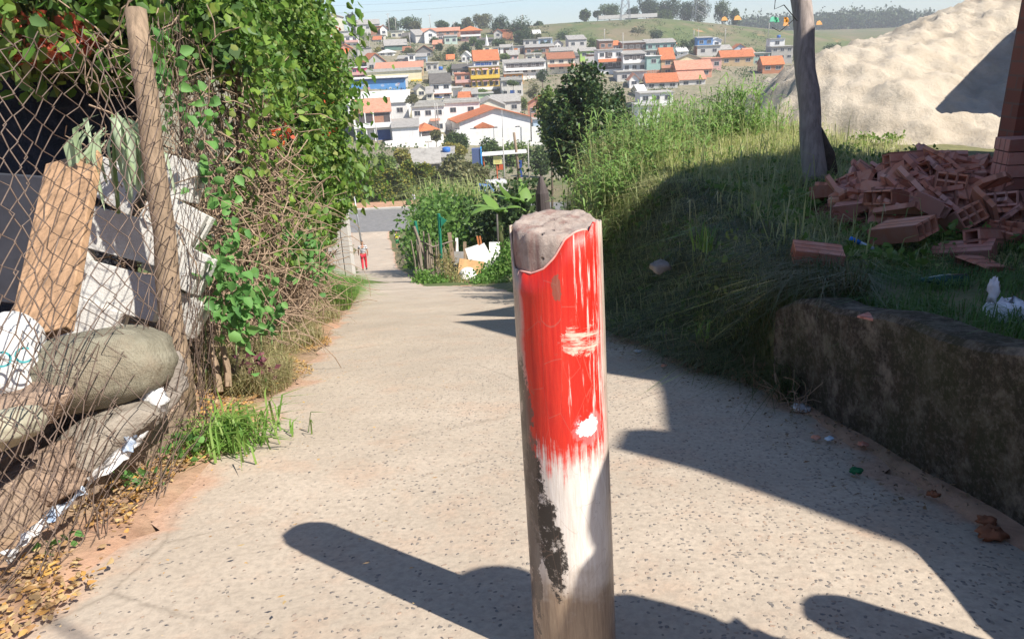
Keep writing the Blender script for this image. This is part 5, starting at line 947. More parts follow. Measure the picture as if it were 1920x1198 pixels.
def awning(z, x0, x1, mat, out=1.2, drop=.45):
    def f(root, W, H, dep): q = LB(); q.add([(W*x0, -.01, H*z), (W*x1, -.01, H*z), (W*x1, -out, H*z-drop), (W*x0, -out, H*z-drop), (W*x0, -.01, H*z+.1), (W*x1, -.01, H*z+.1), (W*x1, -out, H*z-drop+.1), (W*x0, -out, H*z-drop+.1)], [(3, 2, 1, 0), (4, 5, 6, 7), (0, 1, 5, 4), (1, 2, 6, 5), (2, 3, 7, 6), (3, 0, 4, 7)]); q.build('awning', mat, root)
    return f
def many(*fs):
    def f(*a):
        for g_ in fs: g_(*a)
    return f
# --- valley floor, nearest the road
def shop_front(root, W, H, dep):
    for x in (-.48, -.2, .02): q = LB(); q.bb(W*x, W*x+.25, -1.6, -1.35, 0, H); q.build('pillar', paint(C['white']), root)
    q = LB(); q.bb(-W/2, W/2, -1.8, .0, H*.47, H*.53); q.bb(-W/2, W/2, -1.8, -1.68, H*.53, H*.64); q.build('balcony', paint(C['white']), root)
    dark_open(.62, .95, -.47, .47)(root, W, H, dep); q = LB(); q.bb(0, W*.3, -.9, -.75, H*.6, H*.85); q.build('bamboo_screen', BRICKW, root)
    for a, b2 in ((-.44, -.3), (-.26, -.18), (.0, .44)): q = LB(); q.bb(W*a, W*b2, -.08, .05, 0, H*.36); q.build('roller_door', BLUED, root)
    q = LB(); q.bb(-.5*W, .5*W, -.12, -.02, H*.38, H*.45); sg = q.build('shop_sign', paint(C['white']), root)
house('two-storey shop with pale red roof, open veranda and blue roller doors, nearest the hedge', 668, 737, 213, 264, 'side', 'tilep', 'white', 2, 3, 9, 11, 2.6, 'brick', nowin=True, extra=shop_front)
def strip(label, x0, y0, x1, y1, hpx, th, mat, name='boundary_wall', cat='wall', grp='white boundary walls', d=None):
    """a free-standing wall between two ground pixels"""
    a = hit(x0, y0) if d is None else dpt(x0, y0, d[0]); b2 = hit(x1, y1) if d is None else dpt(x1, y1, d[1]); a, b2 = V3(a), V3(b2); q = MB(); dv = b2-a; dv.z = 0; nn = Vector((-dv.y, dv.x, 0)).normalized()*th; H = hpx*float(np.array(a) @ fw)/F
    q.add([a+Vector((0, 0, -2)), b2+Vector((0, 0, -2)), b2+Vector((0, 0, H)), a+Vector((0, 0, H)), a+nn+Vector((0, 0, -2)), b2+nn+Vector((0, 0, -2)), b2+nn+Vector((0, 0, H)), a+nn+Vector((0, 0, H))], [(0, 1, 2, 3), (7, 6, 5, 4), (3, 2, 6, 7), (0, 3, 7, 4), (1, 5, 6, 2)])
    return tag(q.build(name, mat, origin=a), label, cat, grp)
strip('long white boundary wall right below the shop, with a dark coping', 724, 292, 833, 278, 26, .25, paint((.80, .79, .77)), d=(168, 172))
house('low white annex with grey fibre roof beside the shop', 737, 787, 240, 264, 'mono', 'fibre', 'white', 1, 2, 6, 9, 1.0, d=172, nowin=True)
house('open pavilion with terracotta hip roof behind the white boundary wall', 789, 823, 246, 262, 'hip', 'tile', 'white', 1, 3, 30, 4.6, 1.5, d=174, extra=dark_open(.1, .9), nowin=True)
house('long white warehouse with grey sheet roof at the foot of the blue hall', 655, 765, 196, 226, 'mono', 'wroof', 'white', 1, 4, 2, 13, 2.2, d=196)
house('white two-storey house with roof terrace, left of the big tiled house', 776, 836, 203, 252, 'flat', 'slab', 'white', 2, 3, 4, 9, d=192, par=.8, extra=awning(.55, .05, .35, TILEP))
house('white house with wide windows and flat roof, adjoining the terrace house', 836, 902, 196, 250, 'flat', 'slab', 'white', 2, 2, 2, 9, d=196, par=.4)
def porch(root, W, H, dep):
    q = LB(); xa = -.18*W; prism_y(q, [(xa-2.3, H*.62), (xa+2.3, H*.62), (xa+2.3, H*.68), (xa, H*.68+1.0), (xa-2.3, H*.68)], -2.6, -.02); q.build('porch_roof', TILE, root)
    for s_ in (-1.9, 1.9): q = LB(); q.bb(xa+s_-.12, xa+s_+.12, -2.4, -2.15, 0, H*.62); q.build('porch_post', paint(C['white']), root)
    q = LB(); q.bb(-W*.36, W*.02, -.05, .04, .05, H*.6); q.build('porch_shade_panel', simple('painted_deep_shade', (.1, .09, .09)), root); window(root, W*.3, H*.4, 1.2, 1.3)  # dark panel under the porch, shade put into its colour
house('large white house with long terracotta gable roof and small tiled porch', 862, 1000, 226, 258, 'gable', 'tile', 'white', 1, 4, 14, 12, 2.7, d=188, extra=porch, nowin=True, overh=.9)
strip('long white boundary wall in front of the big tiled house', 855, 275, 1032, 266, 30, .25, paint((.72, .72, .70)), d=(180, 186))
house('cream gabled warehouse behind the big tiled house', 892, 948, 200, 226, 'gable', 'fibre', 'pcream', 1, 3, 4, 12, 1.8, d=205, nowin=True)
house('shed with dark grey corrugated roof right of the cream warehouse', 925, 978, 192, 214, 'side', 'fibre', 'lgrey', 1, 2, 8, 10, 1.6, d=212)
house('salmon house with red roof edge beside the willow', 991, 1030, 197, 250, 'gable', 'tile', 'salmon', 2, 2, -8, 8, 1.6, d=203)
house('white cottage with blue painted base right of the tiled house', 1001, 1032, 226, 262, 'flat', 'slab', 'lblue', 1, 1, 0, 7, d=196)
house('low building with blue parapet in front of the mango tree', 1000, 1060, 255, 275, 'flat', 'slab', 'white', 1, 2, 0, 7, d=206, nowin=True)
# --- second row
def mural(root, W, H, dep):
    rs = random.Random(5); cs = [(.35, .45, .65), (.55, .6, .7), (.55, .3, .4), (.2, .35, .6)]
    for i in range(22):
        q = LB(); x = rs.uniform(-.4, .4)*W; z = rs.uniform(.25, .7)*H; r_ = rs.uniform(.2, .7); n_ = 7; q.add([(x+r_*math.cos(6.28*j/n_), -.012, z+r_*.7*math.sin(6.28*j/n_)) for j in range(n_)]+[(x, -.012, z)], [(j, (j+1) % n_, n_) for j in range(n_)]); q.build('mural_mark', paint(cs[i % 4]), root)
    q = LB(); q.bb(-W*.5, W*.5, -.5, -.01, H*.92, H*.99); q.build('roof_edge', simple('dark_blue_trim', (.03, .07, .25), 9), root); q = LB(); q.add([(W*.36, -.03, H*.05), (W*.47, -.03, H*.05), (W*.42, -.03, H*.45)], [(0, 1, 2)]); q.build('mural_sail', simple('dark_blue_trim', (.03, .07, .25)), root)
house('long bright blue hall with painted mural and white roof', 655, 762, 150, 180, 'flat', 'wroof', 'blue', 1, 4, 3, 13, side='lgrey', d=224, nowin=True, extra=mural, wmat=paint((.10, .30, .62)), cat='hall', overh=.8)
house('tall yellow stained factory block behind the blue hall', 690, 793, 137, 176, 'flat', 'slab', 'cream', 2, 5, 6, 10, d=238, nowin=True, par=.5, extra=slab_balcony(.5, 'yellow', .6, .1, .3, .5, 'trim'), cat='factory')
house('long tan-roofed building with a row of windows above the factory', 704, 794, 129, 144, 'mono', 'tilep', 'tan', 1, 8, 4, 9, 1.6, d=250)
house('house with bright orange gable roof and grey front, upper left centre', 689, 724, 117, 136, 'gable', 'tile3', 'grey', 1, 2, 18, 17, 2.6, side='white', d=262, sw=3)
house('magenta painted house at the left edge beside the vines', 647, 686, 130, 152, 'flat', 'wroof', 'magenta', 2, 3, 5, 8, d=240, extra=slab_balcony(.45, 'pink'))
house('narrow white house with flat roof, right of the orange gable', 767, 780, 104, 132, 'flat', 'slab', 'white', 2, 1, 6, 7, d=275)
house('blue-grey open-fronted building right of the narrow white house', 780, 801, 108, 124, 'mono', 'fibre', 'lblue', 1, 2, 3, 7, 1, d=285, extra=dark_open(.1, .7))
house('grey corrugated-roof block between the orange gable and the narrow white house', 746, 768, 112, 128, 'mono', 'fibre', 'lgrey', 1, 2, 2, 7, 1, d=280)
house('concrete block house with bare grey side walls, left centre', 672, 698, 92, 116, 'flat', 'slab', 'grey', 1, 1, 12, 8, side='lgrey', d=290, nowin=True)
house('dark green hip-roofed shed in the upper left', 722, 764, 86, 97, 'side', 'fibre', 'dgreen', 1, 2, 10, 9, 2.2, d=320, nowin=True)
house('small house with brown gable roof left of the big trees', 782, 812, 97, 112, 'gable', 'tile2', 'dgrey', 1, 2, 4, 7, 2, d=300)
house('white canopy building below the dark green shed', 711, 738, 100, 106, 'hip', 'wroof', 'white', 1, 2, 0, 7, 1.2, d=300)
house('white flat house left of the grey-roofed white house', 805, 838, 139, 158, 'flat', 'slab', 'white', 1, 2, 4, 8, d=236, par=.5, tank=True)
def bgar(root, W, H, dep): q = LB(); q.bb(-.42*W, .0, -.08, .05, -.1, H*.22); q.build('garage_door', BLUED, root); q = LB(); q.bb(.1*W, .42*W, -.08, .05, -.1, H*.26); q.build('gate', SHUT, root); q = LB(); q.bb(-.5*W, .5*W, -.5, -.01, H*.36, H*.41); q.build('ledge', TILE2, root)
house('white two-storey house with dark grey roof, brown eaves and blue garage', 810, 848, 158, 189, 'side', 'fibred', 'white', 2, 2, 8, 9, 2.4, d=222, extra=bgar)
house('small cream gabled house at the right end of the blue hall', 782, 800, 169, 184, 'gable', 'fibre', 'pcream', 1, 1, 14, 6, 1.2, d=218)
house('pink and salmon stepped house left of the yellow building', 855, 884, 141, 172, 'flat', 'tilep', 'salmon', 2, 2, 5, 8, d=238, extra=slab_balcony(.5, 'pink'))
house('low house with orange garage door below the salmon house', 846, 868, 167, 186, 'flat', 'slab', 'pcream', 1, 1, 3, 7, d=224, doors=(0,))
# yellow building
def yb(root, W, H, dep):
    for z in (0., .5):
        q = LB(); q.bb(-.5*W, .5*W, -1.1, -.01, H*z+.02, H*z+.18); q.bb(-.5*W, .5*W, -1.1, -.98, H*z+.18, H*z+.95); q.build('balcony', paint(C['yellow'] if z else C['white']), root)
    for z in (.5, 1.): 
        for x0, x1 in ((-.47, -.36), (-.3, -.2), (-.1, .12), (.24, .34), (.38, .48)): awning(z-.07, x0, x1, paint(C['pink']), .9, .35)(root, W, H, dep)
house('three-storey yellow building with striped awnings and salmon side wall', 884, 938, 129, 169, 'flat', 'slab', 'yellow', 2, 5, 6, 9, side='salmon', d=238, extra=yb, doors=(), cat='building')
house('white house with orange tiled roof on top of the yellow building row', 889, 936, 114, 128, 'side', 'tile', 'white', 1, 3, 5, 9, 3.0, d=250, extra=dark_open(.1, .7, -.45, .2, BLUED))
house('orange flat-roofed house with columns right of the yellow building', 947, 981, 140, 153, 'flat', 'slab', 'oran', 1, 3, 3, 7, d=243, extra=dark_open(.05, .6, .1, .45))
house('grey two-level house with planted terrace below the orange house', 941, 981, 153, 182, 'flat', 'slab', 'lgrey', 2, 3, 4, 8, d=230, doors=(1,), par=.5)
house('pale green garage building below the yellow one', 896, 925, 177, 192, 'flat', 'slab', 'green', 1, 2, 3, 6, d=222, nowin=True)
house('grey shed left of the pale green garage', 868, 897, 178, 192, 'mono', 'fibre', 'lgrey', 1, 1, 3, 8, 1.2, d=220, doors=(0,))
house('white house with long balcony and dark veranda, centre right', 946, 1024, 119, 140, 'mono', 'fibre', 'white', 2, 5, 4, 8, .8, d=250, extra=many(dark_open(.55, .92), slab_balcony(.35, 'white')))
house('white house with brown tiled veranda right of the long balcony', 1027, 1078, 112, 134, 'side', 'tile2', 'pcream', 2, 3, 3, 8, 1.8, d=255, extra=awning(.55, -.5, .5, TILE2, 1.6, .8))
house('long grey-roofed low house above the brown veranda', 1033, 1075, 97, 106, 'mono', 'fibre', 'lgrey', 1, 3, 0, 8, 1.2, d=290)
house('lime green cottage, upper centre right', 1088, 1118, 97, 110, 'side', 'fibre', 'lime', 1, 2, 4, 6, 1.0, d=280)
house('bare brick house with small windows above the white two-storey one', 1124, 1150, 79, 96, 'mono', 'fibre', 'salmon', 1, 2, 3, 7, .6, d=300, wmat=BRICKW)
house('white two-storey house with terracotta strip between floors', 1121, 1167, 97, 132, 'flat', 'slab', 'white', 2, 3, 2, 8, d=248, extra=many(dark_open(.6, .9, -.2, .05), awning(.55, -.5, .5, TILE, 1.5, .9), dark_open(.05, .33, -.46, .46)))
house('white house with lilac parapet and open top storey', 1168, 1211, 104, 136, 'mono', 'fibre', 'white', 2, 3, 2, 8, .8, d=245, extra=many(dark_open(.72, .95), slab_balcony(.5, 'white', .9, .9)))
house('grey concrete yard building below the lilac parapet', 1157, 1212, 136, 154, 'flat', 'slab', 'lgrey', 1, 2, 2, 7, d=236, doors=(1,))
house('narrow house with pale green band over bare brick', 1212, 1238, 109, 146, 'flat', 'wroof', 'teal', 2, 1, 2, 8, d=243, extra=dark_open(.0, .35, -.5, .5, BRICKW))
house('tall narrow orange-tiled house with timber doors', 1239, 1264, 113, 144, 'side', 'tile', 'tan', 2, 1, 2, 8, 3.2, d=243, extra=slab_balcony(.48, 'salmon'))
house('cream gabled house right of the narrow orange one', 1265, 1316, 113, 128, 'gable', 'fibre', 'cream', 1, 3, -2, 8, 1.6, d=255)
house('terracotta-roofed long house below the cream gable', 1268, 1334, 131, 146, 'side', 'tilep', 'salmon', 1, 3, -3, 9, 2.4, d=238)
house('low house with bright terracotta roof just above the reeds', 1212, 1270, 155, 168, 'side', 'tile', 'lgrey', 1, 3, -4, 9, 2.2, d=225)
house('second low terracotta-roofed house partly behind the reeds', 1274, 1322, 150, 164, 'side', 'tilep', 'lgrey', 1, 2, -2, 9, 2.0, d=228)
house('pink-walled house behind the tallest reeds', 1316, 1352, 112, 132, 'flat', 'tilep', 'pink', 1, 2, -4, 8, d=252)
house('long unfinished brick row above the lilac parapet', 1166, 1214, 82, 97, 'mono', 'fibre', 'tan', 1, 4, 0, 7, .6, d=300, wmat=BRICKW, extra=dark_open(.3, .8, -.4, .3))
house('long low house with pale green-grey roof, upper right centre', 1212, 1268, 82, 95, 'mono', 'fibre', 'teal', 1, 4, 0, 8, 1.4, d=298)
house('grey house on concrete base below the pale green-grey roof', 1208, 1250, 96, 108, 'flat', 'slab', 'grey', 1, 3, 0, 7, d=285)
house('house with bright blue sheet top storey on a concrete base', 1308, 1336, 73, 88, 'mono', 'fibre', 'blue', 1, 2, -4, 7, .4, d=300)
house('white and grey house joined to the blue-topped one', 1335, 1352, 77, 90, 'gable', 'wroof', 'white', 1, 1, -4, 7, .9, d=302)
house('concrete walled house under the blue-topped one', 1307, 1350, 88, 106, 'flat', 'slab', 'lgrey', 1, 2, -4, 8, d=290, side='terra')
house('pale teal house left of the grey block, right side', 1412, 1442, 102, 122, 'flat', 'slab', 'teal', 2, 2, -5, 8, d=270)
house('white tower house rising behind the grey block', 1442, 1469, 76, 106, 'flat', 'slab', 'white', 2, 1, -6, 6, d=282, tank=True)
house('grey two-storey block on the far right of the town', 1446, 1485, 90, 114, 'flat', 'slab', 'grey', 2, 3, -6, 9, d=270)
house('red-roofed house low down beside the wooden post', 1430, 1468, 122, 136, 'side', 'tile3', 'terra', 1, 2, -6, 8, 2.2, d=240)
house('brown tiled shed behind the reeds', 1352, 1412, 108, 122, 'side', 'tile', 'tan', 1, 3, -4, 8, 2, d=262)
# --- upper rows
house('large pale cream house on the crest at the top left', 597, 645, 36, 60, 'gable', 'tilep', 'pcream', 1, 2, 10, 12, 2.0, d=385, nowin=True)
house('long grey-walled row below the cream house', 600, 655, 62, 80, 'flat', 'slab', 'lgrey', 2, 4, 6, 8, d=350, nowin=True)
house('low brick row with dark windows under the grey wall', 596, 652, 76, 90, 'flat', 'slab', 'terra', 1, 5, 6, 8, d=330)
house('white and pink house with railing left of the block house', 648, 673, 70, 92, 'flat', 'slab', 'white', 2, 2, 8, 8, d=330, extra=slab_balcony(.5, 'pink'))
house('white cottage with terracotta roof at the left edge of the town', 636, 660, 92, 104, 'gable', 'tile', 'salmon', 1, 2, 8, 8, 1.6, d=310)
house('grey house with white gable on the upper left crest', 668, 712, 47, 60, 'side', 'fibre', 'lgrey', 1, 3, 8, 8, 2.2, d=395)
house('bare brick cube house with orange roof edge on the upper left', 696, 714, 52, 68, 'flat', 'tile3', 'terra', 1, 1, 4, 8, d=380, wmat=BRICKW, nowin=True)
house('white house adjoining the brick cube', 714, 727, 55, 70, 'gable', 'tile3', 'white', 1, 1, 12, 8, 1.6, d=378)
house('small white house under the brick cube', 700, 722, 68, 80, 'flat', 'slab', 'pcream', 1, 2, 4, 7, d=360)
house('pale house with broken white wall right of the brick cube', 734, 756, 60, 76, 'flat', 'slab', 'pcream', 1, 2, 0, 7, d=375)
house('long grey shed roof on the slope, upper centre left', 752, 778, 72, 80, 'mono', 'fibred', 'dgrey', 1, 1, 0, 9, 2.2, d=360, nowin=True)
house('slanting grey roof house left of the pink one', 780, 799, 68, 86, 'mono', 'fibre', 'lgrey', 1, 1, 22, 8, 2.5, d=352, nowin=True)
house('white and pink house in the upper centre', 797, 820, 63, 86, 'gable', 'tilep', 'white', 2, 1, 6, 8, 1.4, d=350, side='pink')
house('grey cube house right of the pink one', 820, 833, 66, 80, 'flat', 'slab', 'lgrey', 1, 1, 4, 7, d=355)
house('mint green house with grey roof, upper centre', 834, 858, 70, 84, 'mono', 'fibre', 'pteal', 1, 2, 4, 7, .6, d=350)
house('wide house with orange hip roof and pink balcony near the crest', 864, 902, 60, 76, 'hip', 'tile3', 'pink', 2, 3, 2, 10, 2.2, d=365, extra=many(slab_balcony(.4, 'white'), dark_open(.5, .9, -.45, .45, simple('red_brick_plain', (.4, .14, .09), 8))), overh=1)
house('long terracotta-roofed row left of the orange hip roof', 790, 862, 60, 68, 'side', 'tilep', 'salmon', 1, 5, 0, 8, 1.6, d=385)
house('orange-walled house among the trees near the crest', 938, 962, 58, 72, 'flat', 'tilep', 'terra', 1, 1, 0, 8, d=380, nowin=True)
house('low dark-roofed house below the orange hip roof', 880, 925, 76, 84, 'mono', 'fibred', 'dgrey', 1, 3, 0, 7, .8, d=345)
house('white shed with arched door, centre', 923, 936, 90, 102, 'flat', 'slab', 'white', 1, 1, 0, 6, d=318, doors=(0,))
house('white garage house right of the arched shed', 938, 961, 90, 100, 'side', 'fibre', 'white', 1, 1, 2, 6, 1, d=318, doors=(0,))
house('grey gated house right of the white garage', 962, 984, 88, 102, 'flat', 'slab', 'lgrey', 1, 2, 2, 7, d=316, doors=(0, 1))
house('cream chapel-like house with a small white spire', 906, 922, 88, 102, 'flat', 'slab', 'cream', 1, 1, 2, 6, d=316, extra=lambda root, W, H, dep: LB().tube([(0, 1, H), (0, 1, H+2.2), (0, 1, H+4.5)], [.9, .6, .05], 6).build('spire', paint(C['white']), root))
house('house with light blue sheet front, upper right of centre', 1010, 1036, 74, 86, 'mono', 'fibre', 'lblue', 1, 2, 0, 6, .4, d=335)
house('grey house with dark hedge, upper right of centre', 982, 1010, 76, 88, 'flat', 'slab', 'lgrey', 1, 2, 0, 7, d=335)
house('small brick and white stepped house below the light blue one', 985, 1040, 90, 104, 'mono', 'fibre', 'tan', 1, 4, 0, 8, 1, d=312, wmat=BRICKW)
house('white flat house under the stepped brick one', 986, 1016, 104, 118, 'flat', 'slab', 'pcream', 1, 2, 3, 7, d=290, par=.4)
house('grey corrugated house in front of the lime green cottage', 1042, 1086, 108, 122, 'mono', 'fibred', 'grey', 1, 2, 2, 7, 1, d=275)
house('house with long grey roof left of the lime green cottage', 1066, 1100, 76, 92, 'mono', 'fibre', 'lgrey', 1, 2, 4, 8, 1.6, d=310)
house('small white house with walled yard under the cream gable', 1105, 1122, 104, 122, 'flat', 'slab', 'tan', 1, 1, 3, 7, d=270, wmat=BRICKW)
house('white cube house above the blue hall', 800, 822, 120, 136, 'flat', 'slab', 'lgrey', 1, 2, 3, 7, d=262)
house('dark sheet-roofed sheds right of the tan building', 848, 886, 130, 142, 'mono', 'fibred', 'grey', 1, 3, 2, 8, 1.2, d=256)
house('white row house behind the dark mango tree', 1200, 1262, 176, 196, 'flat', 'slab', 'white', 1, 3, 0, 8, d=205)
house('white and blue house glimpsed above the grass, left of the reeds', 1196, 1236, 200, 222, 'flat', 'slab', 'white', 1, 2, 0, 8, d=170)

# small infill houses
rsH = random.Random(12); FILL = [(748, 762, 84, 94, 332), (664, 682, 108, 120, 292), (700, 716, 76, 86, 352), (812, 828, 84, 94, 330), (866, 882, 106, 118, 288), (838, 852, 112, 122, 290), (905, 922, 104, 112, 296), (952, 972, 104, 114, 290), (1040, 1056, 84, 94, 322), (1056, 1070, 118, 128, 262), (966, 984, 60, 70, 385), (1000, 1014, 64, 74, 372), (926, 942, 62, 72, 378), (756, 770, 96, 104, 312), (1100, 1116, 118, 128, 262), (1350, 1372, 94, 106, 296), (1376, 1398, 92, 104, 298), (1396, 1414, 100, 112, 286), (1270, 1290, 98, 110, 288), (1250, 1268, 84, 94, 305), (1196, 1212, 124, 136, 250), (800, 812, 176, 188, 212), (660, 676, 52, 60, 400), (860, 880, 186, 198, 208), (1180, 1198, 150, 164, 228), (1196, 1212, 172, 182, 218), (1150, 1164, 86, 96, 304)]
WC = ['white', 'pcream', 'lgrey', 'salmon', 'white', 'cream', 'lblue', 'pink', 'white', 'terra']; RC = ['tile', 'fibre', 'tile3', 'tilep', 'fibre', 'tile2', 'wroof']; NM = dict(white='white', pcream='cream-white', lgrey='light grey', salmon='salmon', cream='cream', lblue='pale blue', pink='pink', terra='brick-red'); RN = dict(tile='terracotta', fibre='grey sheet', tile3='bright orange', tilep='pale red', tile2='brown', wroof='white sheet')
WH = ['above the blue hall roofs', 'at the left edge by the vines', 'high on the left slope', 'left of the central trees', 'above the salmon house', 'above the dark sheet-roofed sheds', 'behind the yellow building', 'above the long white balcony', 'left of the lime green cottage', 'below the lime green cottage', 'under the big dark crest tree', 'on the slope right of the crest trees', 'beside the orange-walled house', 'beside the dark green shed', 'beside the small walled yard', 'right of the blue-topped house', 'between blue-topped house and grey block', 'just left of the teal house', 'right of the round dark tree', 'above the round dark tree', 'between lilac parapet and green band', 'below the small cream gabled house', 'on the top left crest', 'below the grey garage shed', 'right beside the mango tree top', 'near the white row', 'between the two brick rows']
for i, (a0, a1, b0, b1, d_) in enumerate(FILL):
    wc, rc = WC[i % 10], RC[(i*3+1) % 7]; house('small %s house with %s roof %s' % (NM[wc], RN[rc], WH[i]), a0, a1, b0, b1, ('gable', 'side', 'mono', 'side')[i % 4], rc, wc, 1, 1+i % 3, rsH.uniform(-4, 10), 6, 1.5, d=d_)

# ------------------------------------------------------------ trees
FOL = dict(dark=leafmat('dark_foliage', [(.025, .05, .018), (.045, .08, .025), (.07, .11, .035)], .2), mid=leafmat('mid_foliage', [(.05, .085, .025), (.08, .13, .035), (.12, .17, .05)], .25),
           light=leafmat('light_foliage', [(.10, .16, .04), (.16, .24, .06), (.22, .28, .08)], .3), olive=leafmat('olive_foliage', [(.09, .10, .04), (.14, .15, .06), (.20, .18, .08)], .25), yellow=leafmat('yellow_foliage', [(.16, .18, .04), (.26, .25, .05), (.34, .28, .08), (.12, .16, .04)], .3),
           mango=leafmat('mango_foliage', [(.018, .045, .014), (.035, .075, .022), (.06, .11, .03), (.12, .13, .05)], .15, .4))
def tree(label, xl, xr, yt, yb, d, kind='mid', n=1500, trunk=.25, name='tree', cat='tree', group=None, nc=None, leaf=None, ground=True):
    s = d/F; cx = (xl+xr)/2; c = dpt(cx, yt*.55+yb*.45, d); rx = (xr-xl)/2*s; hz = (yb-yt)*s; b0 = dpt(cx, yb, d); g_ = float(G(b0[0], b0[1])); base = Vector((b0[0], b0[1], g_ if ground and g_ > b0[2]-25 else b0[2]))
    zt = dpt(cx, yt, d)[2]; cb = zt-hz*(1.0 if d > 250 else .9); rz = (zt-cb)/2; cz = (zt+cb)/2; root = thing(name, label, cat, base, group); q = MB(); tr = min(rx, rz)*.07
    fork = Vector((c[0]+rx*.06, c[1], cb+rz*.25)); q.tube([base-Vector((0, 0, .5)), base.lerp(fork, .5)+Vector((rx*.04, 0, 0)), fork], [tr*1.3, tr, tr*.8], 7)
    for i in range(5): a = i*1.26+cx; e = Vector((c[0]+math.cos(a)*rx*.6, c[1]+math.sin(a)*rx*.5, cz+rz*random.uniform(-.2, .5))); q.tube([fork-Vector((0, 0, .1*rz)), fork.lerp(e, .5)+Vector((0, 0, rz*.08)), e], [tr*.6, tr*.4, tr*.15], 5)
    q.build('trunk', BARK, root, smooth=True); nc = nc or (16 if n > 2500 else 10); lf_ = leaf or max(.3, 1.25*d/700)
    k_ = 1.22 if d > 250 else 1.; ir = name == 'mango_tree'; V, f = crown((c[0], c[1], cz), (rx*k_, rx*.85, rz*(1.08 if d > 250 else 1)), nc, n//nc, lf_, int(cx*7+yt), (.78, .78, .74) if not ir else (.95, .9, .95), .45, (0, 0, -.1), .7, cr=(.28, .5) if not ir else (.13, .34)); mesh_np('crown', V, f, FOL[kind], root); return root
CR = 'trees along the crest of the far hill'; TT = 'trees between the houses'; SB = 'bushes on the far slope'
for a in [('dark round tree beside the cream house on the crest', 645, 669, 22, 50, 392, 'dark'), ('leafy tree at the left end of the crest row, behind two thin poles', 720, 752, 32, 62, 430, 'mid'), ('wide grey-green tree, second from the left in the crest row', 745, 792, 27, 62, 432, 'mid'), ('brownish sparse tree with forked trunk, third in the crest row', 768, 790, 38, 66, 410, 'olive'),
    ('small crest tree left of the gap above the terracotta row', 816, 842, 36, 62, 430, 'mid'), ('low crest bush above the terracotta row', 847, 868, 42, 62, 420, 'dark'), ('crest tree behind the orange hip roof', 862, 888, 31, 60, 430, 'olive'), ('tallest grey-green tree on the left half of the crest', 882, 928, 20, 58, 445, 'olive'), ('dark tree right of the tallest grey-green one', 918, 956, 28, 70, 400, 'dark'), ('big dark tree with bare pole beside it, centre of the crest', 948, 1001, 26, 80, 372, 'dark'),
    ('shadowy tree below the big dark crest tree', 960, 1000, 52, 90, 352, 'dark'), ('small tree on the thin part of the crest', 1000, 1018, 40, 58, 440, 'mid'), ('single round tree standing free on the crest', 1086, 1109, 14, 42, 470, 'mid'), ('dark narrow tree left of the spreading one', 1112, 1128, 18, 36, 480, 'dark'), ('spreading airy tree left of the white roof on the crest', 1116, 1166, 3, 36, 490, 'mid'),
    ('tall dark tree, left of the crest wood', 1190, 1240, -14, 32, 495, 'dark'), ('tall dark tree in the middle of the crest wood', 1228, 1285, -18, 34, 495, 'dark'), ('dark tree behind the lattice pylon', 1286, 1334, -12, 36, 500, 'dark'), ('round airy tree with a thin trunk right of the pylon', 1338, 1371, -3, 34, 480, 'mid'), ('broad dark tree filling the crest wood between its tall ones', 1205, 1265, -6, 34, 500, 'dark'), ('second broad dark tree filling the crest wood, nearer the pylon', 1255, 1310, -4, 35, 500, 'dark'), ('low bush right of the airy round tree', 1368, 1388, 16, 36, 480, 'mid'), ('low bush under the crest wood', 1230, 1262, 14, 34, 470, 'mid'), ('low dark bush left of the crest wood', 1170, 1200, 8, 34, 480, 'dark')]:
    a = list(a); a[4] += 13 if a[1] > 1160 else 0; tree(*a[:6], kind=a[6], n=2600, group=CR)
for a in [('dark low bush on the slope left of the orange earth', 1072, 1091, 42, 58, 440, 'mid'), ('olive bush in the middle of the upper slope', 1104, 1134, 48, 68, 430, 'olive'), ('greenish bush above the grey roofs', 1040, 1074, 55, 80, 380, 'mid'), ('brownish airy bush on the slope', 1182, 1214, 43, 76, 400, 'olive'), ('dark bush right of the brownish one', 1216, 1250, 52, 76, 380, 'dark'), ('bush left of the lime green cottage', 1098, 1122, 72, 98, 315, 'mid'), ('large round dark tree left of the blue-topped house', 1262, 1305, 68, 106, 292, 'dark'), ('bush near the left of the upper slope', 1012, 1038, 46, 66, 420, 'olive'), ('scrubby bush high on the slope', 1010, 1030, 60, 74, 400, 'mid'), ('dark tree on the far side of the sand, right of the wooden post', 1540, 1580, 78, 102, 300, 'dark'), ('low bush right of the grey block', 1484, 1512, 100, 124, 260, 'mid')]:
    tree(*a[:6], kind=a[6], n=900, group=SB, name='bush' if 'bush' in a[0] else 'tree', cat='bush' if 'bush' in a[0] else 'tree')
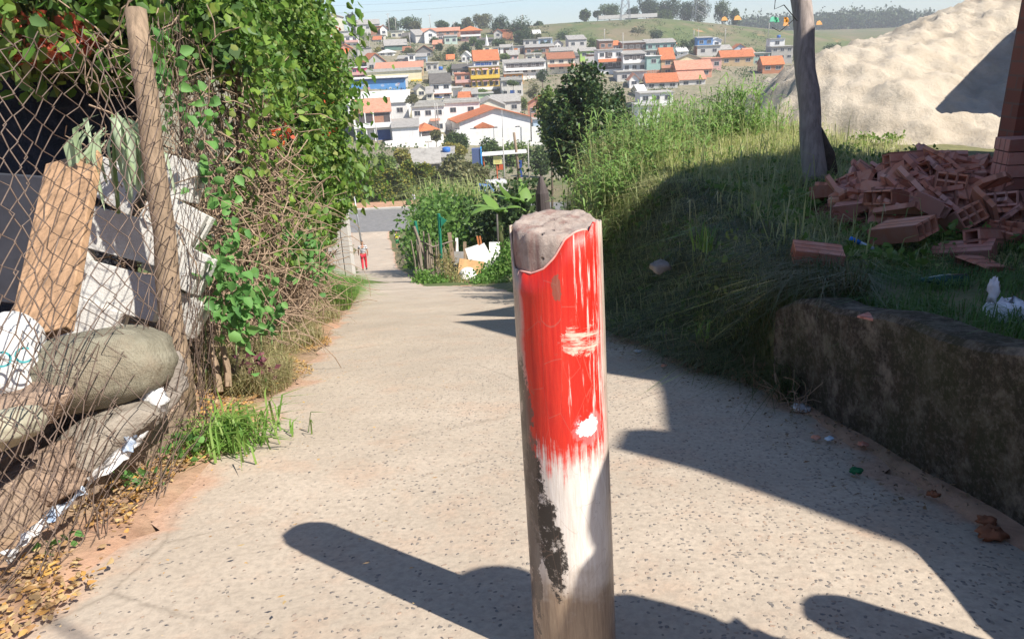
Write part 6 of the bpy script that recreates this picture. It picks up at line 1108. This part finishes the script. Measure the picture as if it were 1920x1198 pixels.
for a in [('olive bush right of the white house under the brick cube', 752, 772, 66, 82, 355, 'olive'), ('yellowish bush left of the dark green shed', 698, 716, 86, 102, 310, 'yellow'), ('round bush right of the dark green shed', 758, 778, 88, 104, 305, 'olive'), ('large airy tree in the centre of the slope, left half', 796, 846, 92, 134, 290, 'olive'), ('large dark tree in the centre of the slope, right half', 834, 864, 84, 118, 296, 'mid'),
    ('dark tree above the two big central ones', 862, 888, 78, 104, 310, 'dark'), ('green tree behind the orange tiled house', 884, 916, 74, 98, 325, 'mid'), ('round bush directly above the yellow building', 884, 906, 92, 112, 292, 'olive'), ('dark tree right of the cream chapel-like house', 920, 952, 70, 96, 322, 'dark'), ('light bush between the white garage and yellow building', 936, 956, 98, 116, 285, 'light'),
    ('palm-like green bush at the foot of the yellow building', 892, 916, 163, 182, 226, 'light'), ('dark tree in front of the long white balcony', 1000, 1032, 124, 160, 228, 'dark'), ('grey-green sparse tree left of the willow', 982, 1016, 146, 194, 214, 'olive'), ('yellow-green tree behind the tiled house', 972, 992, 178, 210, 200, 'light'), ('green bush on the terrace of the grey house', 946, 976, 150, 162, 226, 'mid'),
    ('small tree behind the pale red shop roof', 752, 800, 176, 198, 190, 'olive'), ('small bush on the slope below the central trees', 836, 860, 122, 140, 262, 'light'), ('green bush above the blue hall', 800, 812, 150, 162, 240, 'mid')]:
    tree(*a[:6], kind=a[6], n=1000, group=TT, name='bush' if 'bush' in a[0] else 'tree', cat='bush' if 'bush' in a[0] else 'tree')
rT = random.Random(33); used_ = []
for i in range(34):
    px = rT.uniform(640, 1400); yb_ = rT.uniform(78, 150) if px < 1050 else rT.uniform(86, 126); d_ = float(np.interp(yb_, [70, 110, 150, 180], [370, 300, 245, 215])); w_ = rT.uniform(8, 15); tree('leafy tree squeezed between the small houses of the slope', px-w_, px+w_, yb_-rT.uniform(12, 20), yb_, d_, ('mid', 'dark', 'olive', 'light')[i % 4], 800, group='scattered trees among the houses')
MG = 'trees and shrubs on the valley floor'
tree('big dark mango tree rising behind the bollard top', 1006, 1192, 104, 400, 38, 'mango', 17000, name='mango_tree', leaf=.22, nc=70)
tree('pale feathery willow-like tree left of the mango tree', 1000, 1062, 150, 300, 62, 'light', 6000, leaf=.26, group=None, name='willow_tree', nc=22)
tree('right hand lobe of a second dark tree behind the mango', 1130, 1190, 148, 300, 48, 'mango', 3500, leaf=.22)
for a in [('yellow-green round shrub in front of the white boundary wall', 738, 774, 272, 322, 118, 'yellow', 2600), ('broad-leaved shrub left of the yellow-green one', 690, 748, 284, 336, 108, 'light', 2600), ('leafy shrub at the left behind the hedge', 640, 700, 278, 335, 106, 'mid', 2400), ('dense green tree right of the open pavilion', 830, 884, 240, 296, 148, 'mid', 2800), ('yellowish low tree under the dense green one', 822, 884, 262, 304, 138, 'yellow', 2400),
    ('wide brownish-green tree in the middle of the valley floor', 800, 922, 284, 372, 96, 'olive', 6500), ('lush tree behind the bus shelter, left', 888, 948, 248, 318, 140, 'mid', 3200), ('lush tree behind the bus shelter, right', 935, 1004, 252, 330, 138, 'light', 3400), ('bushy tree right of the bus shelter', 984, 1040, 262, 345, 120, 'mid', 3600), ('small shrub before the white cottage', 800, 832, 242, 268, 160, 'olive', 1200)]:
    tree(*a[:6], kind=a[6], n=a[7], group=MG, leaf=.42, ground=True)
# far woods on the right horizon
P = []
for i in range(260):
    px = rng.uniform(1380, 1760); h_ = 8+9*abs(math.sin(px*.05))*rng.random()+(7 if px < 1700 else 0); c = dpt(px, 50-(px-1540)*.045-h_*.45, 800+rng.uniform(-60, 60)); P.append(np.array(c)+rng.normal(size=(90, 3))*np.array([4.5, 4, h_*.20]))
stuff('far_wood', 'hazy dark woods on the distant horizon right of the wooden post', 'woods', leaves(np.concatenate(P), 2.6, None, .8), FOL['dark'])
for i in range(9):
    px = 1545+i*17+3*math.sin(i*5); tree('slender tree number among the distant horizon wood'.replace('number ', '') if False else 'slender far tree standing up from the distant horizon wood', px-9, px+9, 14+4*math.sin(i*2.1), 44, 860, 'dark', 400, group='slender trees on the distant horizon')
# hillside scrub between houses
n = 5200; y = 120+rng.random(n)**.8*330; u = rng.uniform(-.28, .34, n); P = np.stack([u*y, y, far_g(u*y, y)+.25], 1); P = P[(np.sin(P[:, 0]*.11+P[:, 1]*.07)+np.sin(P[:, 0]*.31-P[:, 1]*.17)+rng.normal(size=len(P))*.4) > .15]
Q = np.repeat(P, 14, 0)+rng.normal(size=(len(P)*14, 3))*np.array([.9, .9, .45]); stuff('hillside_scrub', 'low scrub and weeds growing between the houses of the far slope', 'scrub', leaves(Q, .55, None, .8), FOL['mid'])

# ------------------------------------------------------------ foot of the lane: hedge, garden, stick fence
hd = thing('hedge', 'long dense green and yellow hedge along the far side of the road', 'hedge', V3(dpt(700, 390, 97.5)))
n = 26000; x = -30+rng.random(n)*24.5; hh = rng.random(n)**.7; z = -18.85+hh*(4.3+.5*np.sin(x*.9)+.3*np.sin(x*2.3)); y = 97.6+hh*1.1+.35*np.sin(x*1.7+z)+np.abs(rng.normal(size=n))*.5; V, f = leaves(np.stack([x, y, z], 1), .34, np.array([0, -.4, -.5]), .75, .4, False, .15, .8); mesh_np('foliage', V, f, leafmat('hedge_leaf', [(.06, .11, .02), (.10, .16, .03), (.20, .22, .03), (.30, .26, .05)], .25), hd)
q = MB(); q.bb(-30, -5.6, 99.0, 99.3, -19.2, -15.4); q.build('support_wall', DARKWOOD, hd)
# concrete wall and pilaster left of the lane
p = V3(hit(661, 545)); cw = thing('concrete_wall', 'rough pale concrete wall end with a square pilaster, left edge of the lane', 'wall', p); CW = paint((.56, .54, .50), 'pale_rough_render')
ht = float(dpt(655, 372, float(np.array(p) @ fw))[2])-p.z; q = MB(); q.bb(p.x-2.4, p.x-.10, p.y+.02, p.y+.20, p.z-1, p.z+ht-.05); q.build('wall_panel', simple('pebbled_render', (.48, .45, .41), 12, .3, .95, 1., .02), cw); q = MB(); q.bb(p.x-.10, p.x+.07, p.y-.05, p.y+.25, p.z-1, p.z+ht+.08); q.build('pilaster', CW, cw, bevel=.01)
q = MB(); q.bb(p.x-.42, p.x-.115, p.y-.04, p.y+.0, p.z-1, p.z+ht-.3); q.build('render_strip', CW, cw, bevel=.01)
def pole(label, px0, y0, y1, d, r_, mat, px1=None, name='utility_pole', cat='pole', group='utility poles in the town', arm=None):
    b0 = V3(dpt(px0, y0, d)); t0 = V3(dpt(px1 if px1 is not None else px0, y1, d)); t0.y = b0.y+.0; root = thing(name, label, cat, b0, group); q = MB(); q.tube([b0-Vector((0, 0, 1)), b0.lerp(t0, .5), t0], [r_*1.15, r_, r_*.8], 8); q.build('shaft', mat, root, smooth=True)
    if arm: q = MB(); q.box(t0-Vector((0, 0, .5)), (arm, .12, .12)); [q.box(t0+Vector((arm*k_, 0, -.38)), (.1, .1, .2)) for k_ in (-.45, 0, .45)]; q.build('crossarm', WOOD, root)
    return root
PC = simple('pole_concrete', (.45, .43, .40), 6, .2); 
pole('thin grey metal lamp pole left of the lane, beyond the concrete wall', 680, 468, 362, 60, .07, METAL, 671, group=None)
pole('pale street lamp post in front of the bus shelter', 946, 345, 258, 108, .10, PC, 943, 'street_lamp', 'street lamp', None)
lp = pole('slim pole right of the bus shelter', 992, 340, 262, 108, .09, PC, 989); pole('thick leaning wooden pole behind the bus shelter', 975, 340, 245, 112, .22, WOOD, 963)
pole('pole in front of the white boundary wall', 806, 300, 260, 140, .10, PC, 804, arm=1.2); pole('pole at the corner of the shop', 709, 268, 232, 168, .1, PC, 706); pole('left of the twin poles before the white terrace house', 818, 236, 193, 176, .10, PC, 816); pole('right of the twin poles before the white terrace house', 823, 238, 192, 177, .12, PC, 820)
pole('pole with antennas right of the big tiled house', 996, 258, 202, 182, .13, simple('dark_pole', (.12, .11, .1)), 994, arm=1.6); pole('pole in front of the tiled house gable', 942, 250, 205, 180, .07, METAL, 941)
for a in [('tall thin pole left of the crest trees', 731, 68, 26, 400, 729), ('short pole next to the tall thin one', 743, 64, 34, 410, 742), ('tall pole in the gap of the crest trees', 809, 66, 28, 400, 806), ('pole at the right end of the terracotta row', 852, 62, 42, 400, 851), ('bare pole beside the big dark crest tree', 975, 70, 28, 380, 979), ('pole left of the lime green cottage', 1133, 82, 55, 330, 1132),
          ('tall pole above the white two-storey house', 1168, 100, 62, 270, 1166), ('pole above the pale green-grey roof', 1309, 78, 54, 330, 1308), ('pole right of the blue-topped house', 1359, 82, 54, 320, 1358), ('thin pole on the slope above the dark round tree', 1300, 76, 57, 350, 1300), ('pole in front of the concrete block house', 694, 96, 60, 300, 690), ('pole between dark shed and grey roofs', 770, 90, 62, 320, 768), ('pole in the cluster of white garages', 962, 104, 82, 300, 961), ('pole before the dark central tree', 877, 136, 112, 262, 876), ('pole right of the yellow-orange house', 1002, 124, 100, 270, 1001), ('pole left of grey block at the right', 1440, 68, 44, 380, 1440)]:
    pole(a[0], a[1], a[2], a[3], a[4], .16, PC, a[5], arm=1.8)
def pylon(label, px, y0, y1, d, w_):
    b0 = V3(dpt(px, y0, d)); H = (y0-y1)*d/F; root = thing('lattice_pylon', label, 'pylon', b0, 'power line pylons'); q = MB(); R_ = lambda t_: w_*(1-t_*.82)/2
    for sx, sy in ((-1, -1), (1, -1), (1, 1), (-1, 1)): q.tube([b0+Vector((sx*R_(0), sy*R_(0), 0)), b0+Vector((sx*R_(1), sy*R_(1), H))], .16, 4)
    for k_ in range(7):
        t0, t1 = k_/7, (k_+1)/7
        for (ax, ay), (bx, by) in (((-1, -1), (1, -1)), ((1, -1), (1, 1)), ((1, 1), (-1, 1)), ((-1, 1), (-1, -1))): q.tube([b0+Vector((ax*R_(t0), ay*R_(t0), H*t0)), b0+Vector((bx*R_(t1), by*R_(t1), H*t1))], .09, 4); q.tube([b0+Vector((bx*R_(t0), by*R_(t0), H*t0)), b0+Vector((ax*R_(t1), ay*R_(t1), H*t1))], .09, 4)
    q.build('lattice', METAL, root); q = MB(); [q.box(b0+Vector((0, 0, H*k_)), (w_*1.3, .3, .3)) for k_ in (.72, .86, .98)]; q.build('crossarm', METAL, root); return b0, H
pA = pylon('lattice power pylon standing before the dark wood on the crest', 1313, 34, -70, 470, 9); pB = pylon('slimmer lattice pylon left of the crest wood', 1172, 48, -45, 440, 6)
for i, k_ in enumerate((.72, .86, .98)):
    a = pA[0]+Vector((-4, 0, pA[1]*k_)); b2 = pB[0]+Vector((-3, 0, pB[1]*k_)); c2 = V3(dpt(560, 26-i*14, 420)); q = MB(); q.tube([a.lerp(b2, t_)-Vector((0, 0, 5*t_*(1-t_))) for t_ in np.linspace(0, 1, 6)]+[b2.lerp(c2, t_)-Vector((0, 0, 14*t_*(1-t_))) for t_ in np.linspace(.05, 1, 16)], .05, 4); tag(q.build('power_line', simple('wire_grey', (.2, .2, .22), 5, .1), origin=a), 'power line across the sky, '+('lowest', 'middle', 'highest')[i]+' of the three', 'power line', 'power lines')
# long white roof and orange shelters on the crest
q = MB(); a = V3(dpt(1122, 33, 468)); b2 = V3(dpt(1232, 31, 468)); q.box((a+b2)/2+Vector((0, 3, .2)), ((b2-a).length, 8, 2.2)); tag(q.build('crest_shed', paint(C['lgrey']), origin=a), 'long low pale shed on the crest below the dark wood', 'shed')
def tent(label, xl, xr, yt, yb, d, mat): s = d/F; p_ = V3(dpt((xl+xr)/2, yb, d)); W = (xr-xl)*s/2; H = (yb-yt)*s*.6; W *= .7; q = MB(); q.add([p_+Vector(v) for v in ((-W, 0, -1), (W, 0, -1), (W*.8, W, -1), (-W*.8, W, -1), (-W*.7, .3*W, H*.6), (W*.6, .3*W, H*.5), (W*.1, W*.5, H))], [(0, 1, 5, 4), (1, 2, 5), (3, 0, 4), (4, 5, 6), (2, 3, 6), (5, 2, 6), (3, 4, 6)]); tag(q.build('tarpaulin_shelter', mat, origin=p_), label, 'shelter', 'bright shelters on the crest')
ORT = simple('orange_canvas', (.75, .33, .05), 3, .3)
tent('orange canvas shelter on the crest, left one right of the airy tree', 1350, 1368, 29, 36, 470, ORT); tent('orange canvas shelter on the crest, right one and larger', 1373, 1394, 26, 35, 470, ORT); tent('green canvas shelter on the crest left of the wooden post', 1441, 1458, 27, 38, 470, simple('green_canvas', (.1, .5, .3), 3, .2)); tent('orange shelter half behind the wooden post', 1466, 1482, 34, 46, 470, ORT); tent('orange mound shelter right of the wooden post', 1528, 1545, 36, 44, 470, ORT)
# cars
def car(label, px, py, d, mat, rz, grp='cars in the valley'):
    p_ = V3(dpt(px, py, d)); root = thing('car', label, 'car', p_, grp, R(rz)); prof = [(-2.1, .3), (2.1, .3), (2.15, .75), (1.95, .92), (1.1, 1.0), (.5, 1.42), (-.9, 1.45), (-1.6, 1.05), (-2.05, .98), (-2.15, .7)]; q = LB(); prism_y(q, prof, -.82, .82); q.build('body', mat, root, bevel=.08)
    for y0 in (-.84, .81): g_ = LB(); g_.add([(-1.35, y0, 1.03), (.95, y0, 1.0), (.42, y0, 1.34), (-.85, y0, 1.37), (-1.35, y0+.03, 1.03), (.95, y0+.03, 1.0), (.42, y0+.03, 1.34), (-.85, y0+.03, 1.37)], [(0, 1, 2, 3), (7, 6, 5, 4), (0, 4, 5, 1), (1, 5, 6, 2), (2, 6, 7, 3), (3, 7, 4, 0)]); g_.build('side_window', GLASS, root)
    for x in (-1.35, 1.35):
        for y in (-.75, .75): w2 = LB(); w2.tube([(x, y-.11, .31), (x, y+.11, .31)], .31, 14); wo = w2.build('wheel', simple('tyre_rubber', (.02, .02, .02), 5, .1), root, smooth=False); w3 = LB(); w3.tube([(x, y-.125, .31), (x, y+.125, .31)], .17, 10); w3.build('rim', METAL, wo)
    return root
car('white sedan parked on the grass before the white boundary wall', 1019, 270, 200, simple('white_car_paint', (.8, .8, .8), 2, .03, .25, 0, spec=.6), 4); car('black car parked right behind the white sedan', 1016, 259, 206, simple('black_car_paint', (.03, .03, .035), 2, .1, .25, 0, spec=.6), 8)
# bus shelter and kiosk
p = V3(dpt(944, 338, 112)); bs2 = thing('bus_shelter', 'open shelter with flat white roof and red posts beside the lamp post', 'shelter', p); s_ = 112/F
q = MB(); q.box(p+Vector((.3, 1, 3.9)), (6.6, 3, .18), (0, R(-1.5), 0)); q.build('roof', paint(C['white']), bs2)
for x in (-2.8, -.9, 2.2): q = MB(); q.tube([p+Vector((x, 0, -1)), p+Vector((x, 0, 3.8))], .10, 8); q.build('post', simple('red_paint_metal', (.55, .12, .05), 9, .2), bs2)
q = MB(); q.box(p+Vector((-.75, -.1, 3.0)), (1.25, .06, 1.15)); sg = q.build('notice_board', simple('yellow_board', (.75, .72, .28), 9, .1), bs2); q = MB(); [q.box(p+Vector((-.75, -.14, 3.3-.2*k_)), (.9-.2*(k_ % 2), .02, .05)) for k_ in range(4)]; q.build('printed_lines', simple('faded_red_print', (.5, .3, .15), 9, .1), bs2)
q = MB(); q.box(p+Vector((2.6, .1, 1.6)), (.5, .5, 2.4)); q.build('blue_pillar', simple('blue_pillar_paint', (.03, .08, .3), 9, .2), bs2); q = MB(); q.box(p+Vector((-.3, .4, 1.9)), (.9, .3, .8)); q.build('red_seat', simple('red_paint_metal', (.55, .12, .05)), bs2)
p = V3(dpt(894, 312, 118)); kk = thing('kiosk', 'blue painted sheet kiosk left of the bus shelter', 'kiosk', p); q = MB(); q.box(p+Vector((0, .6, 1.2)), (1.35, 1.2, 3)); q.build('cabin', simple('dull_blue_sheet', (.10, .14, .28), 9, .4), kk); q = MB(); q.box(p+Vector((.78, .5, 1.3)), (.18, 1.3, 3.1)); q.build('side_panel', simple('bright_blue_sheet', (.05, .32, .75), 9, .1), kk)
house('low grey-roofed shed behind the hedge, middle of the valley floor', 775, 826, 306, 326, 'side', 'fibre', 'dgrey', 1, 2, 6, 6, 1.8, d=122, nowin=True, group=None, cat='shed'); house('second grey roof with a water tank right of the hedge shed', 806, 852, 296, 318, 'mono', 'fibre', 'lgrey', 1, 1, 2, 6, .8, d=128, nowin=True, tank=True, group=None, cat='shed')
# clutter seen between the trees
for i, (px, py, w_, h_, c_, l) in enumerate([(912, 352, 30, 14, (.10, .22, .5), 'heap of blue sheeting'), (930, 345, 34, 14, (.62, .62, .64), 'pile of pale rubble'), (948, 360, 26, 10, (.40, .38, .36), 'stack of grey slabs')]):
    s_ = 84/F; rock(dpt(px, py, 84), (w_*s_/2, .8, h_*s_/2), (0, 0, .3), 60+i, simple('clutter_%d' % i, c_, 2, .5, .9, .9, .1), 'heap', l+' seen between the tall grass and banana leaves', 'heap', None, 14)
# stick fence
sf0 = V3(hit(806, 528)); dS = float(np.array(sf0) @ fw); sf = thing('stick_fence', 'crooked fence of grey sticks at the bend of the lane', 'fence', sf0); rs = random.Random(4)
for i in range(24):
    px = 782+i*3.1; yb_ = 520-i*.9; tp = 448+rs.uniform(-10, 10)-(18 if i in (5, 9) else 0)+(i > 15)*6; dd = dS+.05*i; a = V3(dpt(px+rs.uniform(-1, 1), yb_+8, dd)); b2 = V3(dpt(px+rs.uniform(-5, 3)-(6 if i < 5 else 0), tp, dd+rs.uniform(-.1, .1))); b2.y = a.y+rs.uniform(-.1, .1); q = MB(); r_ = rs.uniform(.018, .042); q.tube([a, a.lerp(b2, .5)+Vector((rs.uniform(-.03, .03), 0, 0)), b2], [r_, r_*.9, r_*.7], 6); q.build('stick', GREYWOOD, sf)
q = MB(); a = V3(dpt(776, 425, dS)); b2 = V3(dpt(800, 505, dS)); b2.y = a.y; q.tube([a, b2], .045, 6); q.build('leaning_stick', GREYWOOD, sf); q = MB(); q.tube([V3(dpt(788, 452, dS-.05)), V3(dpt(812, 463, dS-.05)), V3(dpt(850, 452, dS-.05))], .022, 6); q.build('rail', GREYWOOD, sf)
GP = simple('green_painted_metal', (.02, .20, .13), 12, .2, .5)
p = V3(dpt(829, 518, dS-.1)); gpst = thing('green_post', 'taller green metal post with a pointed green tag, right end of the stick fence', 'post', p, 'green metal posts'); t0 = V3(dpt(826, 392, dS-.1)); t0.y = p.y; q = MB(); q.tube([p-Vector((0, 0, .3)), t0], .045, 6); q.build('shaft', GP, gpst); q = MB(); k0 = V3(dpt(829, 396, dS-.12)); k0.y = t0.y-.06; q.add([k0, k0+Vector((.16, 0, -.12)), k0+Vector((0, 0, -.28)), k0+Vector((0, .02, 0)), k0+Vector((.16, .02, -.12)), k0+Vector((0, .02, -.28))], [(0, 2, 1), (3, 4, 5), (0, 1, 4, 3), (1, 2, 5, 4), (2, 0, 3, 5)]); q.build('tag', GP, gpst)
p = V3(dpt(786, 452, dS+1.5)); g2 = thing('green_post', 'shorter leaning green metal post behind the left end of the stick fence', 'post', p, 'green metal posts'); q = MB(); t0 = V3(dpt(780, 412, dS+1.5)); t0.y = p.y; q.tube([p-Vector((0, 0, .5)), t0], .05, 6); q.build('shaft', GP, g2)
def board(px, py0, py1, wpx, d, lean, mat, label, name='board', th=.03, rz=0., cat='board', grp='boards dumped in the garden'):
    a = V3(dpt(px, py0, d)); H = (py0-py1)*d/F*1.03; W = wpx*d/F; q = MB(); q.box(a+Vector((0, 0, H/2)), (W, th, H), (R(-18), R(lean), rz)); tag(q.build(name, mat, origin=a), label, cat, grp)
WB_ = simple('white_melamine', (.80, .80, .78), 6, .05, .4, .1)
board(893, 508, 462, 26, dS+.5, -16, WB_, 'wide white melamine board leaning left in the garden'); board(912, 505, 458, 20, dS+.8, -28, WB_, 'second white board leaning right behind the wide one'); board(929, 508, 455, 20, dS+.9, 2, WB_, 'upright white board at the right of the group')
board(861, 500, 472, 18, dS+.9, 4, simple('grey_board', (.28, .27, .26), 6, .2), 'short grey board left of the white ones'); board(858, 480, 447, 5, dS+1.0, 1, WB_, 'narrow white upright lath left of the white boards'); board(848, 490, 437, 7, dS+.9, -5, WOOD, 'wooden stake standing left of the white lath', 'stake', .05); board(873, 492, 454, 6, dS+1.0, 2, WOOD, 'wooden stake standing between grey and white boards', 'stake', .05)
for x in (898, 903): board(x, 470, 443, 3, dS+1.6, -8, simple('rusty_bar', (.45, .16, .06), 9, .2), 'rusty orange rod, '+('left' if x == 898 else 'right')+' of the pair behind the white boards', 'rod', .03)
CARD = simple('brown_cardboard', (.50, .31, .15), 5, .25); board(884, 517, 488, 48, dS+.2, 14, CARD, 'torn brown cardboard lying before the white boards', 'cardboard', .05, .2, 'cardboard')
p = V3(dpt(878, 522, dS-.1)); q = LB(); prof = [(.27, -.02), (.27, .03), (.24, .05), (.235, .14), (.20, .22), (.12, .28), (.03, .30)]; q.tube([(0, 0, z) for r_, z in prof], [r_ for r_, z in prof], 22); bsn = q.build('basin', WB_, None, smooth=True); bsn.location = p; bsn.rotation_euler = (R(-12), R(-8), 0); tag(bsn, 'upturned white basin lying on the weeds before the cardboard', 'basin')
pole('thin dark metal post among the banana stems', 935, 490, 395, dS+1.2, .03, simple('dark_pole', (.12, .11, .1)), 932, 'metal_post', 'post', None)
# garden growth
def bushel(label, pts, n, sz, mat, name='weed_patch', cat='weeds', spread=(.3, .3, .25), group=None, D=None, six=False, asp=.7):
    P = np.concatenate([dpt(px, py, d)+rng.normal(size=(n, 3))*np.array(spread) for px, py, d in pts]); root = thing(name, label, cat, V3(dpt(pts[0][0], pts[0][1]+12, pts[0][2])), group); V, f = leaves(P, sz, D, asp, .4, six); mesh_np('leaves', V, f, mat, root)
    q = MB(); [q.tube([V3(dpt(px, py+14, d)), V3(dpt(px+2, py, d))], [.02, .01], 4) for px, py, d in pts[:1]]; q.build('stem', TWIG, root); return root
d0 = dS
bushel('low green weeds spreading left of the stick fence foot', [(812+i*9, 532+i*1.2, d0-1.3+.1*i) for i in range(6)]+[(790, 520, d0-.4), (800, 528, d0-.8)], 420, .075, leafmat('garden_green', [(.08, .18, .03), (.13, .26, .05), (.20, .32, .08)], .35), spread=(.13, .25, .09))
bushel('bright leafy weeds right beside the bollard, in front of the garden', [(905+i*9, 530-i*7, d0-2.5+.2*i) for i in range(6)]+[(940, 545, d0-3.2), (920, 540, d0-3), (952, 500, d0-2.4), (900, 545, d0-3), (960, 470, d0-2)], 520, .075, _mc['garden_green'], spread=(.14, .25, .13))
bushel('dry yellowish weeds in front of the stick fence', [(838, 500, d0-.5), (846, 515, d0-.8), (832, 485, d0-.2), (858, 530, d0-1.3), (870, 540, d0-1.8), (885, 545, d0-2.2)], 380, .085, leafmat('dry_weed', [(.28, .22, .10), (.36, .30, .14), (.16, .20, .06)], .3), spread=(.12, .2, .13), asp=.25)
bushel('large mass of bright green bushes behind the stick fence', [(812, 405, d0+12), (818, 430, d0+8), (845, 420, d0+9), (830, 395, d0+13), (802, 430, d0+10), (860, 440, d0+7), (845, 455, d0+5), (868, 405, d0+11), (812, 450, d0+6)], 900, .17, leafmat('bush_green', [(.06, .13, .025), (.10, .20, .04), (.16, .27, .06)], .3), 'bush', 'bush', (.45, .9, .42))
bushel('shaded undergrowth beneath the banana plants', [(880, 425, d0+8), (905, 430, d0+6), (930, 430, d0+5), (950, 420, d0+5), (965, 400, d0+5), (985, 370, d0+5), (990, 420, d0+3)], 600, .17, FOL['dark'], 'bush', 'bush', (.5, .8, .4))
bushel('weedy bush between the lane and the road, right side', [(796, 455, 55), (799, 470, 50), (798, 440, 58), (796, 425, 64), (803, 410, 72), (797, 462, 46), (792, 490, 42)], 900, .22, _mc['bush_green'], 'bush', 'bush', (.45, 1.3, .5))
tg = thing('tall_grass', 'tall arching cane grass between the bushes and the brown-green tree', 'grass', V3(dpt(850, 420, d0+14))); P = np.concatenate([dpt(px, 412, d0+16)+rng.normal(size=(160, 3))*np.array([.7, 1.2, .2]) for px in (822, 838, 855, 870, 886, 905)]); V, f = blades(P, 1.9, .045, .45, np.array([-.35, 0, 0])); mesh_np('blades', V, f, leafmat('cane_leaf', [(.20, .27, .08), (.30, .36, .13), (.40, .40, .2)], .35), tg)
# banana plants
BAN = leafmat('banana_leaf', [(.12, .24, .05), (.18, .32, .07), (.22, .36, .10)], .4, .35)
def banana(label, px, py, d, h, leaves_):
    p_ = V3(dpt(px, py, d)); root = thing('banana_plant', label, 'banana plant', p_, 'banana plants in the garden'); top = p_+Vector((0, 0, h)); q = MB(); q.tube([p_-Vector((0, 0, .6)), p_.lerp(top, .5), top], [.12, .10, .06], 9); q.build('stem', simple('banana_stem', (.14, .16, .07), 6, .4), root, smooth=True)
    for ax, ay, L, w_, dr in leaves_:
        q = MB(); d1 = Vector((ax, ay, .75)).normalized(); sd = Vector((-ay, ax, 0)).normalized(); pts = []; N = 12; wv = lambda t_: w_*(math.sin(min(1, t_*1.15+.08)*math.pi)**.6 if t_ < .9 else .35)
        if sd.length < .1: sd = Vector((1, 0, 0))
        for i in range(N+1): t_ = i/N; c = top+Vector((d1.x*L*t_, d1.y*L*t_, L*(.75*t_-dr*t_*t_))); wd = wv(t_) if i < N else .02; pts += [c-sd*wd-Vector((0, 0, wd*.25)), c, c+sd*wd-Vector((0, 0, wd*.25))]
        q.add(pts, [(3*i+j, 3*i+j+1, 3*i+j+4, 3*i+j+3) for i in range(N) for j in (0, 1)]); q.build('leaf', BAN, root, smooth=True)
banana('banana plant with broad pale leaves spreading left, behind the white boards', 938, 445, d0+3, .8, [(-1, -.3, 1.3, .22, .6), (1, -.4, 1.1, .2, .7), (-.5, .5, 1.2, .2, .3), (.3, -1, 1., .2, .6), (-.9, -.6, 1.5, .23, .85)])
banana('taller banana plant with upright leaves right of the middle', 968, 440, d0+4, 1.0, [(-.4, -.3, 1.3, .2, .1), (.3, -.2, 1.4, .2, .1), (1, 0, 1.2, .2, .5), (-1, .2, 1.2, .2, .5), (0, -1, 1.0, .2, .4)])
banana('banana plant nearest the charred stake', 992, 430, d0+3.4, .8, [(-.8, -.4, 1.1, .2, .5), (.5, -.6, 1.1, .2, .3), (-.2, .6, 1.1, .2, .1), (-1, 0, 1.0, .18, .8)])

# ------------------------------------------------------------ haze over the valley
t = NT('haze_air'); t.t.nodes.remove(t.b); v = t.n('ShaderNodeVolumePrincipled'); v.inputs['Density'].default_value = .0005; v.inputs['Color'].default_value = (.93, .95, .99, 1); v.inputs['Anisotropy'].default_value = .2; t.t.links.new(v.outputs[0], t.out.inputs['Volume'])
HAZE = True
if HAZE: q = MB(); q.bb(-1500, 1500, -40, 1320, -45, 45); hz = q.build('haze', t.m); tag(hz, 'thin pale haze filling the valley air', 'haze', kind='stuff')
